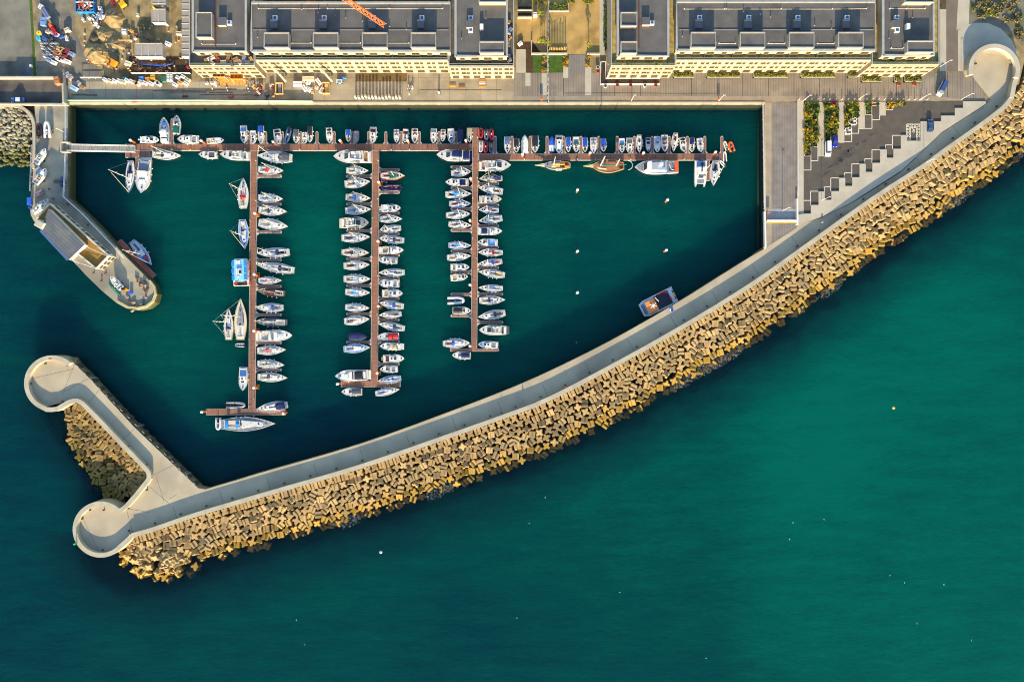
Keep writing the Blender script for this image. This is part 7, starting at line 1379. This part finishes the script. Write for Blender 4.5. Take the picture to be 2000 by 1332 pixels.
for k, (px, py) in enumerate([(205, 156), (214, 158), (222, 158), (232, 158), (240, 160), (247, 157), (256, 159), (264, 162), (268, 164), (274, 160), (282, 162), (294, 163), (306, 161), (309, 164), (341, 165), (351, 161), (362, 163), (366, 156), (347, 152), (357, 150)]):
    c, nm = YARDC[(0, 4, 0, 0, 4, 0, 0, 7)[k % 8]]; box_item('material_pallet', px, py, 0, (1.6, 1.2, 1.0), c, '%s pallet in the row along the working quay' % nm, 'pallet', 'pallets in the row along the working quay', -.5)
for px, py, c, lb in [(243, 155.5, (20, 120, 110), 'green tarpaulin pile in the quay pallet row'), (320, 155, (20, 110, 70), 'dark green tarpaulin square in the quay pallet row'), (276, 154.5, (60, 130, 200), 'bright blue tarpaulin in the quay pallet row'), (288, 156, (220, 140, 24), 'orange machine part in the quay pallet row'), (298, 151, (200, 150, 40), 'yellow frame in the quay pallet row')]: box_item('tarpaulin_pile', px, py, 0, (1.7, 1.7, .8), c, lb, 'tarpaulin', rz=.1)
for k in range(4): box_item('concrete_block', 328+(k % 2)*6, 148.5+(k//2)*7, 0, (.95, 1.1, .9), (226, 218, 206), 'white square bag in the group of four behind the quay pallet row', 'bulk bag', 'four white square bags', 0)
box_item('crate', 206, 152, 0, (1.8, 1., .8), (60, 56, 40), 'dark framed crate at the west end of the quay pallet row', 'crate', rz=-.3)
for px, py, c, lb in [(361.5, 189, 'r', 'red barrier lying on the working quay'), (451, 189.5, 'o', 'orange barrier lying on the working quay'), (263, 199, 'r', 'small red barrier at the mint fence')]:
    t = thing('road_barrier', P(px, py, 0), lb, 'barrier'); mb = MB(); mb.box((0, 0, .3), (1.9, .5, .6), cm(c), 0, .7); mb.build('body', None, t); mb = MB(); mb.box((0, 0, .06), (2.1, .7, .12), cm('dg')); mb.build('base', None, t)
# scaffold hoists with brown mesh at the west block
M_net = mat('ochre_timber', lin((196, 132, 44)), .8, var=.18, scale=1.2)
for (x0, y0, x1, y1, lb) in [(418, 141, 440, 152, 'ochre timber loading bay by the west block, western one'), (452, 147, 474, 156, 'ochre timber loading bay by the west block, eastern one')]:
    t = thing('loading_platform', (0, 0, 0), lb, 'scaffold'); z = 3.; A = P2(x0, y1, z); Bq = P2(x1, y0, z); mb = MB(); mb.prism([(A[0], A[1]), (Bq[0], A[1]), (Bq[0], Bq[1]), (A[0], Bq[1])], z-.3, z, M_net); mb.build('platform', None, t)
    mb = MB(); band(mb, [(A[0], A[1]), (Bq[0], A[1]), (Bq[0], Bq[1]), (A[0], Bq[1]), (A[0], A[1])], .12, z, z+.9, paint(190, 110, 30)); mb.build('guard_board', None, t)
    for k in range(2): mb = MB(); x = A[0]+(Bq[0]-A[0])*(k+1)/3; mb.box((x, (A[1]+Bq[1])/2, z+.4), (.12, Bq[1]-A[1], .8), paint(190, 110, 30)); mb.build('divider', None, t)
    for x in (A[0], Bq[0]):
        for y in (A[1], Bq[1]): mb = MB(); mb.tube([(x, y, 0), (x, y, z+1)], .08, M_alu, 5); mb.build('pole', None, t)
sheet('timber_sheet', [(420, 153), (483, 156), (483, 167.5), (430, 167.5)], .06, lines(mat('plywood', lin((206, 154, 70)), .85, var=.2, scale=.8), 1.2, .08, .4, 0), 'ochre plywood sheets laid on the working quay', 'paving')
scatter(24, 490, 158, 535, 194, (0, 0, 3, 4, 7, 6), 'west of the timber frames on the quay', 45, .6, 1.5); scatter(9, 588, 156, 628, 184, (0, 0, 0, 4, 7), 'between the two timber frames on the quay', 46, 1.0, 2.6, hmax=.9); scatter(5, 402, 158, 425, 166, (0, 0), 'left of the plywood sheets on the quay', 47, .9, 1.5)
box_item('material_pallet', 602, 154, 0, (4.2, 1.6, .8), (226, 200, 160), 'long cream plank stack against the western middle block', 'plank stack', rz=0); box_item('material_pallet', 581, 164, 0, (3.2, 1.7, .9), (230, 226, 220), 'wide white wrapped stack before the western middle block', 'pallet', rz=0)
for (px, py, lb) in [(547, 175, 'pale timber frame with steel door inside on the quay'), (637.5, 174, 'tan timber frame with planks on the quay')]:
    t = thing('joinery_crate', P(px, py, 0), lb, 'timber frame'); mb = MB(); M_tf = mat('pine', lin((206, 164, 96)), .8, var=.15); band(mb, [(-1.2, -1.9), (1.2, -1.9), (1.2, 1.9), (-1.2, 1.9), (-1.2, -1.9)], .3, .1, 1.1, M_tf); mb.build('frame', None, t); mb = MB(); mb.box((.1, 0, .5), (1.1, 3.2, .2), cm('g') if 'steel' in lb else M_tf); mb.build('panel', None, t); mb = MB(); mb.box((0, -1.95, 1.1), (3.2, .3, .2), M_tf); mb.build('cross_beam', None, t)
for (x0, y0, x1, y1, lb) in [(535, 133, 558, 159.5, 'pale rubbish chute leaning from the middle block, western'), (625, 133, 648, 159, 'pale rubbish chute leaning from the middle block, eastern')]:
    a, b = Vector(P(x0, y0, 8.)), Vector(P(x1, y1, .6)); t = thing('rubbish_chute', a, lb, 'chute'); v = b-a; mb = MB(); mb.tube([v*0, v*.5, v], .34, mat('chute', lin((176, 168, 130)), .7, var=.1), 8, .42); mb.build('tube', None, t); mb = MB(); [mb.tube([v*f-v*.006, v*f+v*.006], .46, cm('dg'), 8) for f in (.2, .4, .6, .8)]; mb.build('collar', None, t)
for k in range(14):
    px = 696+k*6.6
    t = thing('barrier_block', P(px, 192+rr.uniform(-1, 1), 0), 'white slab standing upright in the row casting long shadows on the quay', 'slab', 'upright white slabs on the quay'); hh = rr.choice((2.2, 2.2, 1.6, 2.0)); mb = MB(); mb.box((0, 0, hh/2), (.75, .7, hh), M_white, 0, .95); mb.build('slab', None, t); mb = MB(); mb.box((0, -.1, .1), (1., 1.2, .2), cm('g')); mb.build('foot', None, t)
scatter(7, 797, 152, 806, 182, (0, 1, 0, 4), 'east of the upright slabs on the quay', 48, .5, 1.2)
for px, py, c, lb in [(884, 167, (206, 140, 40), 'ochre board by the east end block doorway'), (902, 170, (150, 96, 50), 'brown open crate before the east end block'), (942, 158, (196, 130, 30), 'ochre panel of the striped floor frame, northern'), (942, 168, (200, 130, 30), 'ochre panel of the striped floor frame, southern'), (942, 163, (230, 226, 218), 'white panel of the striped floor frame')]: box_item('site_board', px, py, 0, (2.1, .9, .25), c, lb, 'board', rz=0)
t = thing('site_figure', P(857.5, 183, 0), 'white upright sign standing alone on the quay slabs', 'sign'); mb = MB(); mb.box((0, 0, .9), (.7, .25, 1.8), cm('w'), 0, .8); mb.build('board', None, t); mb = MB(); mb.box((0, 0, .08), (1., .8, .16), cm('dg')); mb.build('base', None, t)
t = thing('boom_lift', P(664, 161, 0), 'small white and blue platform lift on the quay', 'lift'); mb = MB(); mb.box((0, 0, .6), (2., 1.2, .7), cm('w')); mb.build('body', None, t); mb = MB(); mb.box((0, -.5, 1.05), (1.3, .4, .2), cm('sky')); mb.build('platform', None, t)
for s in (-1, 1): mb = MB(); mb.tube([(s*.7, -.7, .35), (s*.7, .7, .35)], .35, cm('k'), 8); mb.build('wheel', None, t)
scatter(46, 162, 40, 262, 140, (4, 6, 0, 7, 2), 'scattered among the earth heaps', 51, .3, 1.0, hmax=.5, grp='debris among the earth heaps'); scatter(26, 264, 48, 352, 84, (4, 6, 7), 'scattered on the sandy site yard', 52, .25, .8, hmax=.4, grp='debris on the sandy site yard'); scatter(20, 256, 112, 372, 144, (4, 6, 7, 2), 'lying in the dark soil pit', 53, .3, 1.1, hmax=.5, grp='debris in the dark soil pit'); scatter(14, 380, 156, 488, 196, (4, 0, 6), 'lying loose on the western working quay', 54, .2, .6, hmax=.4, grp='loose pieces on the working quay')
# scattered vans/cabins on site ground
for px, py, d, c, lb, rz_ in [(242, 61.5, (1.7, 1.6, 1.), (206, 206, 200), 'pale quad of slabs beside the earth heaps', 0), (256.5, 61, (1.2, .9, .9), (206, 160, 80), 'ochre crate on the site sand', -.5), (264, 67.5, (1.2, .8, .5), (176, 112, 76), 'brick coloured crate on the site sand', -.3), (263, 75, (1.0, .7, .8), (220, 200, 180), 'cream crate above the four-unit cabin', .5), (268.5, 29.5, (.9, 1., .8), (214, 196, 180), 'small cream box alone on the site sand', 0), (327, 85.5, (2., 1.3, .9), (214, 216, 220), 'pale tilted tank at the corner of the four-unit cabin', -.4), (349, 65, (2., 1.1, 1.2), (214, 186, 150), 'tan container beside the long cabin row', 0), (299, 11, (1., 1.2, 1.6), (200, 150, 40), 'yellow toilet cubicle between two site cabins', 0), (317, 11, (1.2, 1.2, 1.6), (226, 222, 216), 'white toilet cubicle between two site cabins', .3), (249, 124, (2., 1.6, .9), (214, 198, 160), 'pale stone stack beside the orange-yellow digger', -.3), (208, 99, (2.2, 1., .8), (90, 94, 104), 'grey pipe bundle on the brown earth bank', -.5), (366, 131, (.7, .7, 1.), (190, 40, 36), 'red cylinder pair in the dark soil beside the cabin row', 0)]: box_item('site_box', px, py, 0, d, c, lb, lb.split()[-1] if 0 else 'site box', rz=rz_)
for pts, lb in [([(318, 111.5), (318, 85), (320, 85)], 'tan timber fence east of the four-unit cabin'), ([(236, 82.5), (263, 82.5), (263, 110)], 'tan timber fence west of the four-unit cabin'), ([(260, 146), (375, 146)], 'grey mesh fence south of the soil pit'), ([(161, 154.5), (202, 154.5)], 'pale low fence at the mouth of the gravel track')]: railing('site_fence', pts, 0, 1.5, lb, 'fence', 2.4, paint(170, 130, 70) if 'tan' in lb else M_alu, .1)
box_item('rubble', 130, 146, 0, (2., 1.6, .8), (160, 150, 146), 'grey rubble bag beside the gravel track, northern', 'bulk bag', rz=.4); box_item('rubble', 137, 151, 0, (1.8, 1.6, .8), (160, 146, 140), 'grey rubble bag beside the gravel track, southern', 'bulk bag', rz=.6); box_item('container', 143, 172, 0, (2.2, 1.5, 1.3), (150, 184, 214), 'pale blue tilted cabin at the quay root', 'container', rz=-.5); box_item('material_pallet', 152, 163, 0, (1.8, 1.4, .8), (150, 140, 140), 'grey pallet beside the pale blue tilted cabin', 'pallet', rz=.8); box_item('material_pallet', 160, 170, 0, (2., 1.2, .5), (150, 122, 80), 'brown board pile beside the pale blue tilted cabin', 'pallet', rz=-.5)
# scrub clumps
for k in range(60):
    px, py = rr.uniform(1896, 2000), rr.uniform(-5, 92)
    if py > 36 and px < 1950+(py-36)*.85: continue
    shrub(px, py, .03, rr.uniform(.8, 1.7), rr.uniform(.4, .8), rr.choice((6, 6, 5, 6)), 'low scrubby clump on the grey scrubland at the coast', 'scrub clumps on the scrubland', k % 6, 'scrub_clump', 'shrub')
# ================================================================== TOWER CRANE (jib only in frame)
M_or = paint(214, 108, 30, .5, 'crane'); zj = 34.
a, b = Vector(P(752, 51, zj)), Vector(P(560, -78, zj)); t = thing('tower_crane', (b.x, b.y, 0), 'orange lattice tower crane jib reaching over the western apartment roofs', 'crane', None, math.atan2(a.y-b.y, a.x-b.x)); LJ = (a-b).length
mb = MB(); n = 26; s = .75
for y, z in ((-s, zj), (s, zj), (0, zj+1.5)): mb.tube([(-8, y, z), (LJ, y*.9, z)], .13, M_or, 5)
for k in range(n):
    x0, x1 = LJ*k/n, LJ*(k+1)/n; mb.tube([(x0, -s, zj), (x1, s, zj)], .08, M_or, 4); mb.tube([(x0, s, zj), (x0, -s, zj)], .08, M_or, 4)
    for y in (-s, s): mb.tube([(x0, y, zj), ((x0+x1)/2, 0, zj+1.5), (x1, y, zj)], .075, M_or, 4)
mb.build('jib', None, t)
mb = MB()
for sx in (-1, 1):
    for sy in (-1, 1): mb.tube([(sx, sy, -1), (sx, sy, zj+6)], .15, M_or, 4)
for k in range(18): z = k*2.; mb.tube([(-1, -1, z), (1, -1, z+2), (1, 1, z), (-1, 1, z+2), (-1, -1, z)], .07, M_or, 4)
mb.build('tower', None, t); mb = MB(); mb.box((LJ*.55, 0, zj-.35), (2., 1.4, .5), cm('lb')); mb.build('trolley', None, t); mb = MB(); mb.box((-8, 0, zj-1), (2.5, 2, 2.5), cm('g')); mb.build('counterweight', None, t)
